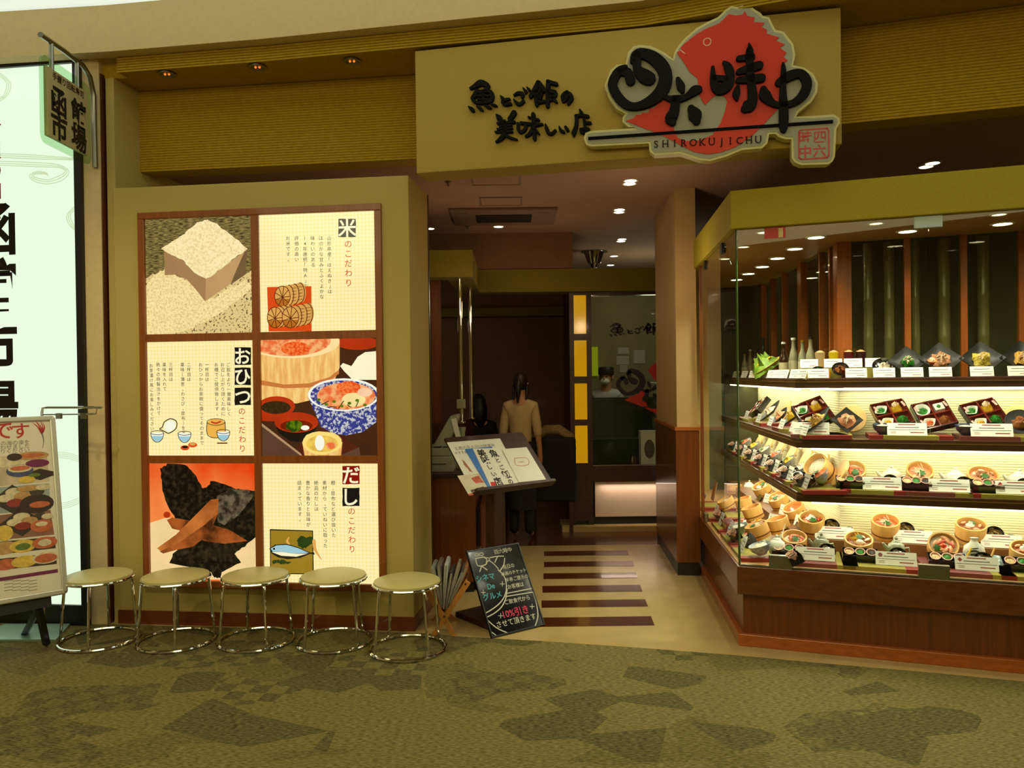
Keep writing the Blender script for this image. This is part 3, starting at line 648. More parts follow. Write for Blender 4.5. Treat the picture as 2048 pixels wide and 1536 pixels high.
# ================================================================== main sign board
s0 = at(833, 347, 4.50); uS = Vector((1, -.208, 0)).normalized()
SB = PF(s0, uS); SW = SB.px(1684, 288)[0]; ST = (SB.px(818, 105)[1] + SB.px(1686, 12)[1]) / 2
t = thing('shop_sign_board', 'long yellow plaster fascia board over the entrance carrying black brush lettering', 'sign', M=SB.mat())
b = MB(); b.box(0, SW, 0, .2, 0, ST); bev(b.build('board', mat('sign_plaster', (176, 152, 70), .9, var=.08, scale=150, bump=.2, bscale=260), t, smooth=0), .005)
Z8 = SB.zoom(920, 160, .13672)
BR = {'魚': [[(165, 140, 30), (230, 110, 60), (310, 60, 80), (400, 90, 70), (425, 115, 45), (385, 165, 50)], [(270, 170, 50), (220, 250, 60), (195, 300, 45), (265, 350, 40), (400, 342, 45), (470, 315, 45), (480, 235, 55), (440, 185, 50), (300, 192, 50)], [(270, 245, 34), (430, 250, 34)], [(270, 300, 26), (430, 298, 26)], [(350, 190, 36), (350, 335, 36)],
             [(140, 410, 20), (190, 450, 58), (210, 470, 30)], [(260, 405, 20), (310, 435, 48), (340, 460, 25)], [(370, 390, 15), (420, 410, 44), (460, 425, 25)], [(460, 370, 15), (510, 385, 34), (548, 395, 20)]],
      'と': [[(605, 255, 20), (635, 290, 50), (650, 312, 35)], [(735, 295, 25), (665, 312, 45), (632, 345, 40), (670, 378, 35), (750, 365, 38)]],
      'ご': [[(800, 240, 20), (860, 210, 40), (925, 222, 45), (918, 270, 36)], [(800, 310, 25), (840, 355, 45), (890, 368, 40), (940, 325, 38)], [(935, 140, 20), (970, 190, 48)], [(990, 130, 20), (1025, 165, 38)]],
      '飯': [[(1150, 50, 50), (1110, 150, 70), (1040, 260, 50)], [(1160, 60, 60), (1220, 140, 60), (1240, 180, 40)], [(1110, 190, 50), (1210, 190, 50)], [(1130, 180, 60), (1125, 300, 60), (1130, 385, 45)], [(1205, 180, 45), (1185, 280, 45)], [(1125, 260, 40), (1190, 270, 36)], [(1140, 352, 38), (1240, 330, 36), (1250, 345, 26)], [(1290, 40, 46), (1420, 80, 48)], [(1300, 60, 60), (1290, 200, 56), (1290, 400, 52)], [(1300, 180, 50), (1400, 200, 54), (1388, 260, 46), (1330, 310, 40)], [(1310, 230, 36), (1370, 290, 44), (1420, 340, 32)]],
      'の': [[(1570, 200, 56), (1560, 280, 56), (1520, 322, 48), (1505, 260, 46), (1550, 208, 42), (1620, 232, 52), (1640, 290, 48), (1590, 360, 42)]],
      '美': [[(550, 530, 30), (590, 580, 80), (610, 620, 46)], [(800, 500, 76), (740, 590, 64)], [(560, 650, 28), (680, 640, 34), (810, 630, 34)], [(590, 690, 28), (760, 680, 28)], [(560, 735, 28), (770, 720, 28)], [(530, 775, 24), (770, 768, 34)], [(665, 620, 46), (670, 780, 56), (610, 870, 56), (540, 920, 24)], [(690, 830, 38), (760, 865, 34), (845, 885, 18)]],
      '味': [[(860, 650, 34), (865, 740, 48), (900, 778, 38), (958, 740, 42), (968, 662, 38), (900, 642, 36)], [(1010, 560, 24), (1160, 600, 32)], [(960, 645, 30), (1100, 668, 44), (1215, 662, 24)], [(1080, 520, 56), (1090, 700, 52), (1100, 880, 46)], [(1070, 720, 38), (1030, 800, 46), (970, 840, 28)], [(1110, 740, 38), (1165, 800, 24)]],
      'し': [[(1260, 670, 25), (1278, 730, 52), (1300, 788, 46), (1350, 800, 38), (1402, 755, 34)]], 'い': [[(1460, 700, 20), (1480, 750, 42), (1525, 778, 34)], [(1550, 705, 36), (1580, 745, 46)]],
      '店': [[(1760, 460, 30), (1785, 510, 54)], [(1690, 540, 24), (1780, 535, 42), (1880, 550, 38)], [(1710, 540, 46), (1708, 680, 50), (1670, 790, 58), (1668, 830, 28)], [(1820, 590, 38), (1830, 690, 38)], [(1840, 640, 32), (1915, 645, 32)], [(1770, 740, 36), (1872, 730, 42), (1888, 775, 42), (1785, 782, 36), (1768, 740, 28)]]}
kz = abs(Z8((1000, 500))[0] - Z8((0, 500))[0]) / 1000
m_letter = mat('raised_black_letter', (20, 18, 14), .8, var=.1, scale=30, spec=.15)
for ch, st in BR.items():
    b = MB()
    for s_ in st: b.strip([Z8(p[:2]) + (p[2] * kz,) for p in s_], .028, 0)
    b.build('letter', m_letter, t)
# ------------------------------------------------------------------ logo
Z7 = SB.zoom(1160, 10, .26367); k7 = abs(Z7((1500, 600))[0] - Z7((500, 600))[0]) / 1000
lt = thing('logo_sign', 'cut-out fish logo sign with red sea bream, black brush characters and bar', 'sign', M=SB.mat(), group=None)
OUT = [(40, 1045), (52, 1003), (90, 987), (250, 976), (450, 965), (372, 957), (328, 920), (330, 885), (352, 860), (280, 820), (225, 740), (193, 650), (215, 592), (240, 532), (290, 492), (350, 487), (372, 400), (410, 357), (460, 347), (540, 354), (640, 402), (705, 452), (712, 408), (740, 360), (790, 300), (880, 222), (960, 177), (1040, 140), (1100, 82), (1140, 57), (1190, 65), (1240, 46), (1290, 60), (1312, 82), (1358, 110), (1375, 132), (1422, 142), (1450, 200), (1470, 236), (1530, 250), (1562, 290), (1602, 342), (1616, 420), (1600, 500), (1680, 515), (1750, 562), (1785, 632), (1780, 700), (1740, 770), (1640, 850), (1622, 882), (1760, 876), (1905, 866), (1945, 892), (1948, 930), (1922, 975), (1917, 1080), (1912, 1180), (1895, 1215), (1860, 1237), (1660, 1242), (1612, 1222), (1590, 1190), (1588, 1050), (1540, 1050), (1490, 1032), (1470, 1012), (1422, 1012), (1410, 1080), (1370, 1117), (1220, 1130), (1100, 1180), (980, 1213), (900, 1204), (820, 1176), (760, 1157), (565, 1168), (530, 1140), (525, 1080), (100, 1103), (58, 1090)]
outp = [Z7(p) for p in OUT]
def inset(poly, d):
    A = sum(poly[i][0] * poly[(i + 1) % len(poly)][1] - poly[(i + 1) % len(poly)][0] * poly[i][1] for i in range(len(poly))); s_ = 1 if A > 0 else -1
    out = []
    for i in range(len(poly)):
        a, p, c = Vector(poly[i - 1]), Vector(poly[i]), Vector(poly[(i + 1) % len(poly)]); e1 = (p - a).normalized(); e2 = (c - p).normalized(); n_ = Vector((-(e1.y + e2.y), e1.x + e2.x))
        if n_.length < .2: n_ = Vector((-e1.y, e1.x)) * 1.0
        n_.normalize(); out.append((p.x + n_.x * d * s_, p.y + n_.y * d * s_))
    return out
b = MB(); b.front(outp, -.075, -.012); b.build('sign_back', mat('logo_edge_cream', (206, 196, 132), .5, var=.03), lt)
for k in (Z7((300, 1050)), Z7((1200, 700)), Z7((1700, 900))):
    b = MB(); b.front(ell(k[0], k[1], .012, .012, 10), -.012, 0); b.build('mounting_peg', m_steel, lt)
b = MB(); b.front(inset(outp, .0125), -.077, -.070); b.build('sign_face', mat('logo_face_grey', (156, 154, 128), .5, var=.02), lt, smooth=0)
FISH = [(735, 405), (770, 385), (762, 372), (785, 345), (880, 270), (960, 225), (1050, 190), (1120, 120), (1170, 132), (1220, 126), (1240, 100), (1260, 136), (1312, 146), (1308, 180), (1386, 186), (1364, 216), (1406, 240), (1400, 266), (1495, 296), (1470, 320), (1536, 346), (1500, 372), (1550, 410), (1525, 440), (1558, 465), (1530, 492), (1530, 560), (1500, 700), (1480, 835), (1380, 940), (1300, 1020), (1170, 1110), (1060, 1150), (960, 1163), (860, 1145), (760, 1095), (680, 1050), (600, 1010), (480, 965), (355, 915), (420, 890), (425, 872), (470, 868), (475, 852), (520, 856), (530, 822), (560, 822), (590, 790), (640, 745), (690, 800), (700, 900), (715, 980), (740, 1040), (790, 1066), (900, 1060), (1000, 1020), (1060, 930), (1090, 850), (1108, 770), (1090, 735), (1040, 720), (1000, 740), (945, 796), (930, 780), (900, 720), (888, 600), (830, 550), (780, 470), (750, 430)]
m_fred = mat('fish_red', (206, 44, 12), .4, var=.03, spec=.3)
b = MB(); b.front([Z7(p) for p in FISH], -.081, -.076); fo = b.build('fish_panel', m_fred, lt, smooth=0)
b = MB(); c0 = Z7((960, 328)); b.strip([(c0[0] + .019 * cos(R(20 * k)), c0[1] + .019 * sin(R(20 * k)), .005) for k in range(19)], .0822)
b.strip([Z7((762, 388)) + (.003,), Z7((780, 405)) + (.006,), Z7((797, 416)) + (.002,)], .0822); b.build('fish_eye', mat('eye_cream', (226, 180, 150), .5), fo, smooth=0)
LOGO = {'四': [[(350, 528, 46), (300, 558, 64), (258, 640, 72), (282, 720, 70), (350, 795, 66), (425, 815, 56), (520, 785, 76), (610, 715, 100), (650, 620, 104), (632, 530, 100), (560, 455, 92), (470, 420, 72), (425, 440, 66), (402, 478, 36)], [(315, 552, 56), (368, 565, 70), (390, 622, 76)], [(440, 440, 66), (440, 535, 68), (490, 588, 104), (530, 608, 100)]],
        '六': [[(742, 615, 36), (765, 668, 62), (776, 700, 36)], [(650, 750, 28), (720, 762, 56), (800, 746, 42), (862, 700, 70), (895, 690, 58)], [(725, 765, 66), (715, 850, 78), (690, 905, 92), (700, 930, 62)], [(840, 832, 56), (868, 880, 104), (880, 920, 64)]],
        '時': [[(1000, 530, 28), (1008, 640, 56), (1045, 690, 78), (1110, 660, 78), (1130, 580, 66), (1110, 520, 58), (1082, 490, 22)], [(1010, 605, 44), (1090, 612, 46)], [(1188, 662, 22), (1175, 720, 58), (1180, 762, 24)], [(1268, 352, 12), (1276, 400, 46), (1270, 450, 70)], [(1270, 400, 46), (1275, 520, 56), (1285, 640, 58), (1296, 740, 72), (1285, 800, 82), (1255, 820, 92), (1240, 832, 62)], [(1192, 462, 40), (1290, 450, 50)], [(1192, 560, 42), (1270, 535, 62), (1345, 512, 62)], [(1190, 622, 44), (1280, 614, 60), (1362, 606, 62)]],
        '中': [[(1375, 690, 50), (1388, 735, 84), (1440, 790, 48), (1500, 805, 42), (1600, 788, 48), (1675, 722, 72), (1698, 640, 68), (1652, 575, 62), (1570, 590, 70), (1490, 640, 56)], [(1520, 500, 18), (1525, 560, 38), (1520, 700, 48), (1526, 850, 66), (1526, 950, 66), (1526, 985, 50)]]}
for ch, st in LOGO.items():
    b = MB()
    for s_ in st: b.strip([Z7(p[:2]) + (p[2] * k7,) for p in s_], .105, .076)
    b.build('character', m_letter, lt)
b = MB(); p, q = Z7((75, 1046)), Z7((1895, 922)); b.front([(p[0], p[1] - .0075), (q[0], q[1] - .0075), (q[0], q[1] + .0075), (p[0], p[1] + .0075)], -.0855, -.076); b.build('bar', mat('bar_navy', (12, 13, 22), .85, spec=.1), lt, smooth=0)
n_ = 'SHIROKUJICHU'; m_rom = mat('letter_brown', (36, 30, 24), .85, spec=.1)
for i, ch in enumerate(n_):
    x, z = Z7((580 + i * 69, 1116 - i * 3.0)); b = MB(); b.text(ch, x, z, .052, .0875, .004)
    for q in (0, .0345):
        for sx in ((-.011, .011) if ch in 'HKU' else (-.010,) if ch == 'R' else (0,) if ch == 'I' else ()):
            if ch != 'U' or q: b.front([(x + sx - .006, z + q), (x + sx + .006, z + q), (x + sx + .006, z + q + .0028), (x + sx - .006, z + q + .0028)], -.0875, -.0875)
    b.build('roman_letter', m_rom, lt, smooth=0)
b = MB(); rr = rrect(Z7((1632, 0))[0], Z7((1855, 0))[0], Z7((1750, 1195))[1], Z7((1740, 978))[1], .016)
b.strip([p + (.007,) for p in rr + rr[:1]], .0785)
for ch, zx, zy in (('四', 1800, 1075), ('六', 1795, 1180), ('時', 1692, 1080), ('中', 1690, 1188)):
    x, z = Z7((zx, zy)); b.text(ch, x, z + .004, .068, .0785, .012)
b.build('seal_stamp', mat('stamp_red', (200, 60, 46), .5), lt, smooth=0)

# recessed soffit downlights over the panel
for k, (x, y) in enumerate(((334, 148), (515, 134), (704, 122))):
    p = gnd(x, y, 3.424); t = thing('soffit_downlight', ('first', 'second', 'third')[k] + ' small recessed downlight from the left in the mustard soffit', 'downlight', p, group='soffit downlights')
    b = MB(); b.lathe([(.055, .0), (.055, -.006), (.042, -.006), (.036, .004)], 20); b.build('trim_ring', m_steel, t)
    b = MB(); b.lathe([(.0, .001), (.036, .001)], 16); b.build('reflector', mat('dim_reflector', (120, 96, 60), .15, metal=1), t)
    for dx in (-.012, .012):
        b = MB(); b.ball((dx, 0, -.002), .007); b.build('bulb', lit('filament', (255, 120, 50), 1.5, 0), t)
# ================================================================== stools
m_vinyl = mat('cream_vinyl', (196, 186, 122), .38, var=.04, scale=30, bump=.05, bscale=300)
D = .192
def make_stool():
    t = thing('round_stool', '', 'stool')
    b = MB(); b.lathe([(0, .372), (.17, .372), (.186, .376), (.184, .388), (.16, .396), (.08, .400), (0, .401)], 40); b.build('seat', m_vinyl, t, smooth=60)
    b = MB(); b.tube([(.187 * cos(2 * pi * k / 40), .187 * sin(2 * pi * k / 40), .370) for k in range(40)], .0085, 8, True); b.build('seat_rim', m_chrome, t)
    for k in range(4):
        a = R(25 + 90 * k); b = MB()
        b.tube([(.165 * cos(a), .165 * sin(a), .366), (.18 * cos(a), .18 * sin(a), .345), (.208 * cos(a), .208 * sin(a), .02)], .0085, 8); b.build('leg', m_chrome, t)
    b = MB(); b.tube([(.212 * cos(2 * pi * k / 44), .212 * sin(2 * pi * k / 44), .0095) for k in range(44)], .0095, 8, True); b.build('base_ring', m_chrome, t)
    return t
def copy_tree(o):
    c = o.copy(); col.objects.link(c)
    def kids(src, dst):
        for ch in src.children:
            d = ch.copy(); d.parent = dst; d.matrix_parent_inverse = ch.matrix_parent_inverse.copy(); col.objects.link(d); kids(ch, d)
    kids(o, c); return c
st0 = make_stool()
ords = ('leftmost round cream stool, standing below the glowing white shop sign', 'second cream stool from the left, in front of the kelp poster', 'middle one of the five cream stools, under the poster column divide', 'fourth cream stool from the left, below the fish drawing poster', 'rightmost cream stool, set forward beside the wooden magazine rack')
for k, (x, yt, yb_) in enumerate(((203, 1255, 1304), (357, 1256, 1306), (516, 1254, 1305), (671, 1256, 1307), (817, 1270, 1323))):
    p = gnd(x, (yt + yb_) / 2 - 1); o = st0 if k == 0 else copy_tree(st0)
    o.location = (p.x, p.y - .024, 0); o.rotation_euler.z = R((-12, -4, 8, 26, 14)[k]); o['label'] = ords[k]; o['category'] = 'stool'; o['group'] = 'waiting stools along the panel'

# ================================================================== poster stand on the far left
PO = Vector((-2.53, 4.38, .325)); uq = Vector((.755, .656, 0)).normalized(); back = Vector((-.656, .755, 0)); wq = (back * .27 + Vector((0, 0, 1.0))).normalized()
QF = PF(PO - uq * .70, uq, wq); SL = 1.035
t = thing('poster_stand', 'leaning aluminium framed menu poster stand on black legs at the shop edge', 'sign stand', M=QF.mat())
b = MB(); b.front(rrect(0, .70, 0, SL, .018), .0, .018); b.build('backing_board', m_white, t)
b = MB()
for x0, x1, z0, z1 in ((.015, .685, SL - .03, SL), (.015, .685, 0, .03)): b.box(x0, x1, -.012, .006, z0, z1)
for x0 in (0, .67): b.box(x0, x0 + .03, -.012, .006, .012, SL - .012)
bev(b.build('aluminium_frame', mat('satin_aluminium', (196, 194, 180), .35, metal=.7, var=.03), t, smooth=0), .006)
b = MB(); b.box(.03, .67, -.003, .0, .03, SL - .03); pp = b.build('poster', mat('poster_paper', (226, 218, 200), .3, var=.02, coat=.5), t, smooth=0)
ZQ = QF.zoom(0, 820, .28646)
mats = [mat('poster_red', (178, 44, 40), .5), mat('poster_grey', (120, 112, 104), .5), mat('poster_plum', (110, 30, 74), .5)]
b = MB()
for ch, zx, zy, sz in (('で', 20, 195, .115), ('す', 147, 190, .10)):
    x, z = ZQ((zx, zy)); b.text(ch, x, z, sz, .0036, .012, 0)
b.build('poster_heading', mats, pp, smooth=0); b = MB()
for k, s_ in enumerate(('炊きたてご飯と旬の海の幸を', '彩り豊かに詰め合わせました', 'どうぞお召し上がりください')):
    x, z = ZQ((205, 236 + k * 28)); b.text(s_, x, z, .029, .0036, 0, 1, align='r')
x0, z0 = ZQ((402, 1110)); x1, z1 = ZQ((402, 1130)); b.flat([(.035, z1 - .004), (x0, z1 - .004), (x0, z0 + .0), (.035, z0 + .0)], .0036, 2)
for k in range(4):
    for q in range(4): x, z = ZQ((180 + q * 55, 1175 + k * 22)); b.flat([(x - .1, z), (x - .06, z), (x - .06, z + .003), (x - .1, z + .003)], .0036, 1)
b.build('poster_lettering', mats, pp, smooth=0); b = MB()
for a in range(5): b.strip([ZQ((290 + a * 3, 165 - a * 4)) + (.008,), ZQ((262 + a * 12, 120)) + (.006,), ZQ((228 + a * 17, 90 - (a % 2) * 20)) + (.002,)], .0036, None, 0)
b.strip([ZQ((292, 165)) + (.008,), ZQ((304, 215)) + (.005,), ZQ((296, 268)) + (.002,)], .0036, None, 1)
b.build('printed_flower', mats, pp, smooth=0)
def photo(corners, bgc, items):
    b = MB(); mm = [mat('photo_bg_%d_%d_%d' % bgc, bgc, .35, var=.2, scale=9)]; c = [ZQ(p) for p in corners]
    b.flat(c, .0034, 0); d = .0036
    for kind, zx, zy, rx, rz, cc in items:
        nm = 'photo_%d_%d_%d' % cc; m = mat(nm, cc, .35, var=.22, scale=40)
        if m not in mm: mm.append(m)
        x, z = ZQ((zx, zy)); d += .0002; b.flat(ell(x, z, rx * .00185, rz * .00054, 18) if kind == 'e' else [(x - rx * .0019, z), (x, z + rz * .00056), (x + rx * .0019, z), (x, z - rz * .00056)], d, mm.index(m))
    b.build('menu_photo', mm, pp, smooth=0)
W_, Tn, Sm, Gr, Dk, Bl, Rd, Ye = (212, 198, 164), (186, 144, 88), (190, 100, 60), (96, 116, 40), (52, 34, 26), (70, 74, 112), (140, 44, 30), (214, 182, 76)
photo([(-60, 330), (325, 300), (345, 500), (-60, 540)], (196, 180, 150), [('e', 60, 360, 60, 60, W_), ('e', 225, 320, 45, 46, Tn), ('e', 225, 318, 34, 24, Sm), ('d', 280, 450, 52, 60, Dk), ('e', 100, 330, 20, 40, Dk), ('e', 138, 425, 36, 66, Bl), ('e', 138, 410, 32, 40, W_), ('e', 138, 408, 26, 26, Sm), ('e', 186, 486, 22, 36, Ye), ('e', 260, 372, 32, 42, (110, 30, 74)), ('e', 240, 455, 16, 20, Gr)])
photo([(-60, 545), (342, 512), (352, 690), (-60, 730)], (150, 160, 160), [('d', 90, 625, 56, 150, Dk), ('e', 95, 575, 22, 46, W_), ('e', 40, 618, 22, 40, W_), ('e', 160, 600, 24, 44, Tn), ('e', 105, 650, 22, 44, Rd), ('e', 256, 655, 46, 100, Dk), ('e', 276, 660, 28, 34, Sm), ('e', 256, 570, 20, 46, (60, 56, 40)), ('e', 200, 548, 34, 30, Tn), ('e', 300, 540, 20, 30, W_)])
photo([(-60, 740), (352, 698), (378, 870), (-60, 915)], (140, 96, 78), [('d', 150, 785, 56, 140, Dk), ('e', 150, 745, 22, 40, W_), ('e', 105, 785, 22, 40, W_), ('e', 205, 772, 22, 40, Tn), ('e', 160, 810, 22, 40, Rd), ('e', 290, 810, 30, 66, Sm), ('e', 290, 795, 16, 24, W_), ('e', 30, 860, 22, 80, Ye), ('e', 282, 735, 14, 30, (60, 56, 40)), ('e', 330, 742, 16, 30, W_)])
photo([(-60, 925), (384, 885), (388, 965), (-60, 1015)], (70, 50, 40), [('e', 30, 965, 36, 66, Tn), ('e', 160, 950, 34, 66, Ye), ('e', 160, 955, 20, 36, Gr), ('e', 312, 926, 34, 60, Sm), ('e', 312, 926, 18, 36, W_)])
photo([(-60, 1045), (390, 1000), (396, 1075), (-60, 1125)], (64, 46, 38), [('e', 40, 1080, 32, 56, Sm), ('e', 170, 1058, 34, 60, Ye), ('e', 320, 1032, 36, 60, W_), ('e', 320, 1034, 30, 46, Sm)])
b = MB(); b.box(.05, .62, .02, .07, -.055, .005); b.build('support_beam', m_black, t, smooth=0)
inv = QF.mat().inverted()
for k, (xx, top, foot) in enumerate(((.56, (.56, .045, -.05), gnd(93, 1292)), (.56, (.56, .045, -.05), None), (.10, (.10, .045, -.05), None), (.10, (.10, .045, -.05), None))):
    if k == 0: wf_ = Vector((foot.x, foot.y, .012))
    elif k == 1: wf_ = QF.world(.56, 0) + back * .48; wf_.z = .012
    elif k == 2: wf_ = wf0 - uq * .46
    else: wf_ = QF.world(.10, 0) + back * .48; wf_.z = .012
    if k == 0: wf0 = wf_
    b = MB(); b.tube([top, tuple(inv @ wf_)], .021, 4); b.build('leg', m_black, t, smooth=0)

# chrome rail stand behind it
pa = gnd(40, 1262); yr = pa.y + .10
t = thing('rail_stand', 'slim chrome hanging rail with clips standing behind the leaning poster stand', 'display stand', (0, 0, 0))
c = [gnd(-60, 1283), gnd(112, 1283), gnd(140, 1251), gnd(10, 1251)]
b = MB(); b.slab([(p.x, p.y) for p in c], 0, .012); b.build('base_plate', mat('pale_green_plate', (150, 176, 156), .25, var=.03), t, smooth=0)
yr = (c[0].y + c[2].y) / 2
r0, r1, r2 = at(84, 826, yr), at(92, 815, yr), at(204, 815, yr); lo1 = at(192, 828, yr); bot = at(88, 1262, yr)
b = MB(); b.tube([(bot.x + .0, yr, .012), (r0.x, yr, r0.z), (r0.x + .005, yr, r1.z - .005), (r1.x + .01, yr, r1.z), (r2.x, yr, r2.z)], .008, 8); b.tube([(r2.x - .03, yr, r2.z), (lo1.x, yr, lo1.z)], .003, 6)
b.build('rail', m_chrome, t)
b = MB(); b.tube([(r0.x, yr, lo1.z), (lo1.x, yr, lo1.z)], .005, 8); b.build('lower_rail', m_chrome, t)
for x in (118, 167):
    p = at(x, 829, yr); b = MB(); b.box(p.x - .014, p.x + .014, yr - .012, yr + .012, p.z - .026, p.z + .008); b.build('clip', m_steel, t, smooth=0)

# ================================================================== magazine rack
def rack():
    A = gnd(905, 1274); B_ = gnd(868, 1271); yv = (A.y + B_.y) / 2
    t = thing('magazine_rack', 'small folding light wood magazine rack with crossed slats beside the panel', 'magazine rack', (0, 0, 0))
    m = wood('pine_slat', (190, 128, 58), .5, .18, 'z', .1)
    def slat(p, q, y, name='crossed_leg'):
        P, Q = at(*p, y), at(*q, y); d = Vector((Q.x - P.x, Q.z - P.z)).normalized(); n = Vector((-d.y, d.x)) * .017
        b = MB(); b.front([(P.x + n.x, max(P.z + n.y, 0)), (Q.x + n.x, max(Q.z + n.y, .0)), (Q.x - n.x, max(Q.z - n.y, .0)), (P.x - n.x, max(P.z - n.y, 0))], y - .009, y + .009); return b.build(name, m, t, smooth=0)
    for y, f_ in ((yv, 0), (yv + .30, 1)):
        slat((849, 1172), (908, 1276), y + .019 * (1 - f_)); slat((936, 1163), (866, 1276), y - .0)
    for px, py in ((853, 1180), (930, 1170)):
        p = at(px, py, yv); b = MB(); b.tube([(p.x, yv, p.z), (p.x, yv + .30, p.z)], .008, 8); b.build('cross_bar', m, t)
    for px, py in ((931, 1167), (889, 1232)):
        p = at(px, py, yv); b = MB(); b.M = Matrix.Translation((p.x, yv - .010, p.z)) @ Matrix.Rotation(pi / 2, 4, 'X'); b.lathe([(0, -.002), (.006, -.002), (.006, .004), (0, .005)], 10); b.build('screw', m_darkwood, t)
    # magazines, spread in the V
    v = at(889, 1228, yv); tops = [((868, 1137), (150, 152, 150), 'grey magazine standing nearest the panel in the wooden rack'), ((880, 1130), (118, 112, 104), 'thin brown-grey magazine second from the panel in the rack'), ((895, 1126), (196, 196, 200), 'tall silver-grey magazine rising highest from the rack'), ((906, 1140), (70, 74, 74), 'dark magazine behind the tall silver one in the rack'), ((919, 1132), (150, 142, 128), 'beige magazine with rounded top corner in the rack'), ((928, 1142), (92, 98, 92), 'dark green-grey magazine near the rack right slat'), ((936, 1136), (158, 106, 72), 'orange-edged magazine leaning on the right slat of the rack')]
    for k, ((px, py), cc, lb) in enumerate(tops):
        p = at(px, py, yv + .13); off = (k - 3) * .0075; bx = v.x + off; dx = p.x - bx; h = p.z - v.z
        q = thing('magazine', lb, 'magazine', (bx, yv + .03, v.z + .012 + abs(off) * .9), 0, 'magazines in the wooden rack'); q.rotation_euler = (0, math.atan2(dx, h), 0)
        L_ = math.hypot(dx, h); b = MB(); b.front([(-.0025, 0), (.0025, 0), (.012, L_ * .55), (.0125, L_ - .012), (.004, L_), (-.009, L_ - .004), (-.0105, L_ * .55)], 0, .21); b.build('cover', mat('cover_%d' % k, cc, .3, var=.35, scale=9, stretch=(30, 1, 1)), q, smooth=0)
        b = MB(); b.front([(-.0015, .02), (.0015, .02), (.007, L_ * .6), (.005, L_ - .008), (-.005, L_ - .010), (-.006, L_ * .6)], -.001, .212); b.build('pages', mat('page_grey', (150, 146, 136), .6, var=.25, scale=6, stretch=(60, 1, 1)), q, smooth=0)
rack()

# ================================================================== black board on the floor
def lean(BLp, BRp, TLp, z=0.0):
    BL, BR_ = gnd(*BLp, z), gnd(*BRp, z); u = (BR_ - BL).normalized(); n = Vector((-u.y, u.x, 0)); r = ray(*TLp); k = r.x / r.y
    d = (BL.x - k * BL.y) / (k * n.y - n.x); P = BL + n * d; zt = EYE.z + r.z / r.y * P.y
    return PF(BL, u, n * d + Vector((0, 0, zt - z))), (BR_ - BL).length, math.hypot(d, zt - z)
KF, KW, KH = lean((983, 1276), (1089, 1250), (932, 1103), .004)
t = thing('chalkboard', 'small black menu board with neon marker lettering leaning at the entrance', 'chalkboard', M=KF.mat())
m_board = mat('gloss_black_board', (9, 10, 9), .16, var=.1, coat=.15, spec=.35)
b = MB(); b.box(0, KW, -.004, .008, 0, KH); b.build('board', m_board, t, smooth=0)
b = MB(); fw = .008
b.box(0, KW, -.008, .01, 0, fw); b.box(0, KW, -.008, .01, KH - fw, KH); b.box(0, fw, -.008, .01, fw, KH - fw); b.box(KW - fw, KW, -.008, .01, fw, KH - fw)
b.build('frame', m_black, t, smooth=0)
# strut
ZK = KF.zoom(930, 1080, .13676); kk = abs(ZK((900, 700))[0] - ZK((300, 700))[0]) / 600
mc = [mat('chalk_white', (206, 206, 188), .7), mat('chalk_cyan', (84, 178, 196), .7), mat('chalk_pink', (206, 52, 92), .7)]
b = MB()
def kt(s_, zx, zy, size, m=0, bold=.004): x, z = ZK((zx, zy)); b.text(s_, x, z, size, .0048, bold, m)
kt('四六時中', 560, 190, .034); 
for s_, zx, zy, sz in (('シネマ', 305, 590, .046), ('De', 385, 715, .046), ('グルメ', 405, 860, .046)): kt(s_, zx, zy, sz, 1, .014)
for s_, zx, zy, sz in (('当日の', 640, 410, .030), ('映画のチケット', 715, 495, .027), ('半券ご提示の', 760, 585, .029), ('お客様は', 745, 695, .031), ('ご飲食代から', 770, 905, .032), ('させて頂きます', 760, 1215, .042)): kt(s_, zx, zy, sz)
kt('10%引き', 750, 1100, .055, 2, .016)
def kl(pts, wd=12, m=0): b.strip([ZK(p) + (wd * kk,) for p in pts], .0047, None, m)
kl([(300, 1070), (400, 1010), (500, 930), (570, 830), (600, 720), (590, 600), (550, 510), (480, 440)], 14); kl([(320, 1130), (430, 1070), (530, 980), (590, 860), (612, 720)], 14)
kl([(600, 785), (980, 710)]); kl([(590, 830), (990, 765)]); kl([(990, 765), (1040, 940), (1060, 1120), (1020, 1260)], 14); kl([(330, 1180), (460, 1290), (610, 1360)], 14); kl([(370, 1340), (460, 1405)], 12)
kl([(150, 275), (290, 258), (305, 355), (185, 380), (150, 275)], 14); kl([(140, 220), (160, 205), (195, 215), (180, 240), (140, 235)], 10); kl([(205, 205), (240, 190), (265, 210), (240, 232), (205, 222)], 10)
kl([(285, 270), (340, 265), (350, 300), (300, 330)], 10); kl([(360, 262), (470, 242), (560, 240)]); kl([(340, 300), (400, 340), (480, 420)]); kl([(470, 250), (430, 330)]); kl([(575, 270), (560, 370), (510, 450)], 14); kl([(240, 385), (210, 465)], 14); kl([(240, 385), (315, 440)], 14)
for cx, cy in ((260, 770), (540, 645), (975, 975), (515, 1110)): kl([(cx - 32, cy), (cx, cy + 3), (cx + 32, cy)], 8); kl([(cx, cy - 36), (cx + 3, cy), (cx, cy + 36)], 8)
b.build('marker_lettering', mc, t, smooth=0)
b = MB(); b.box(KW * .3, KW * .7, .008, .02, KH * .02, KH * .5); b.build('rear_strut', m_black, t, smooth=0)

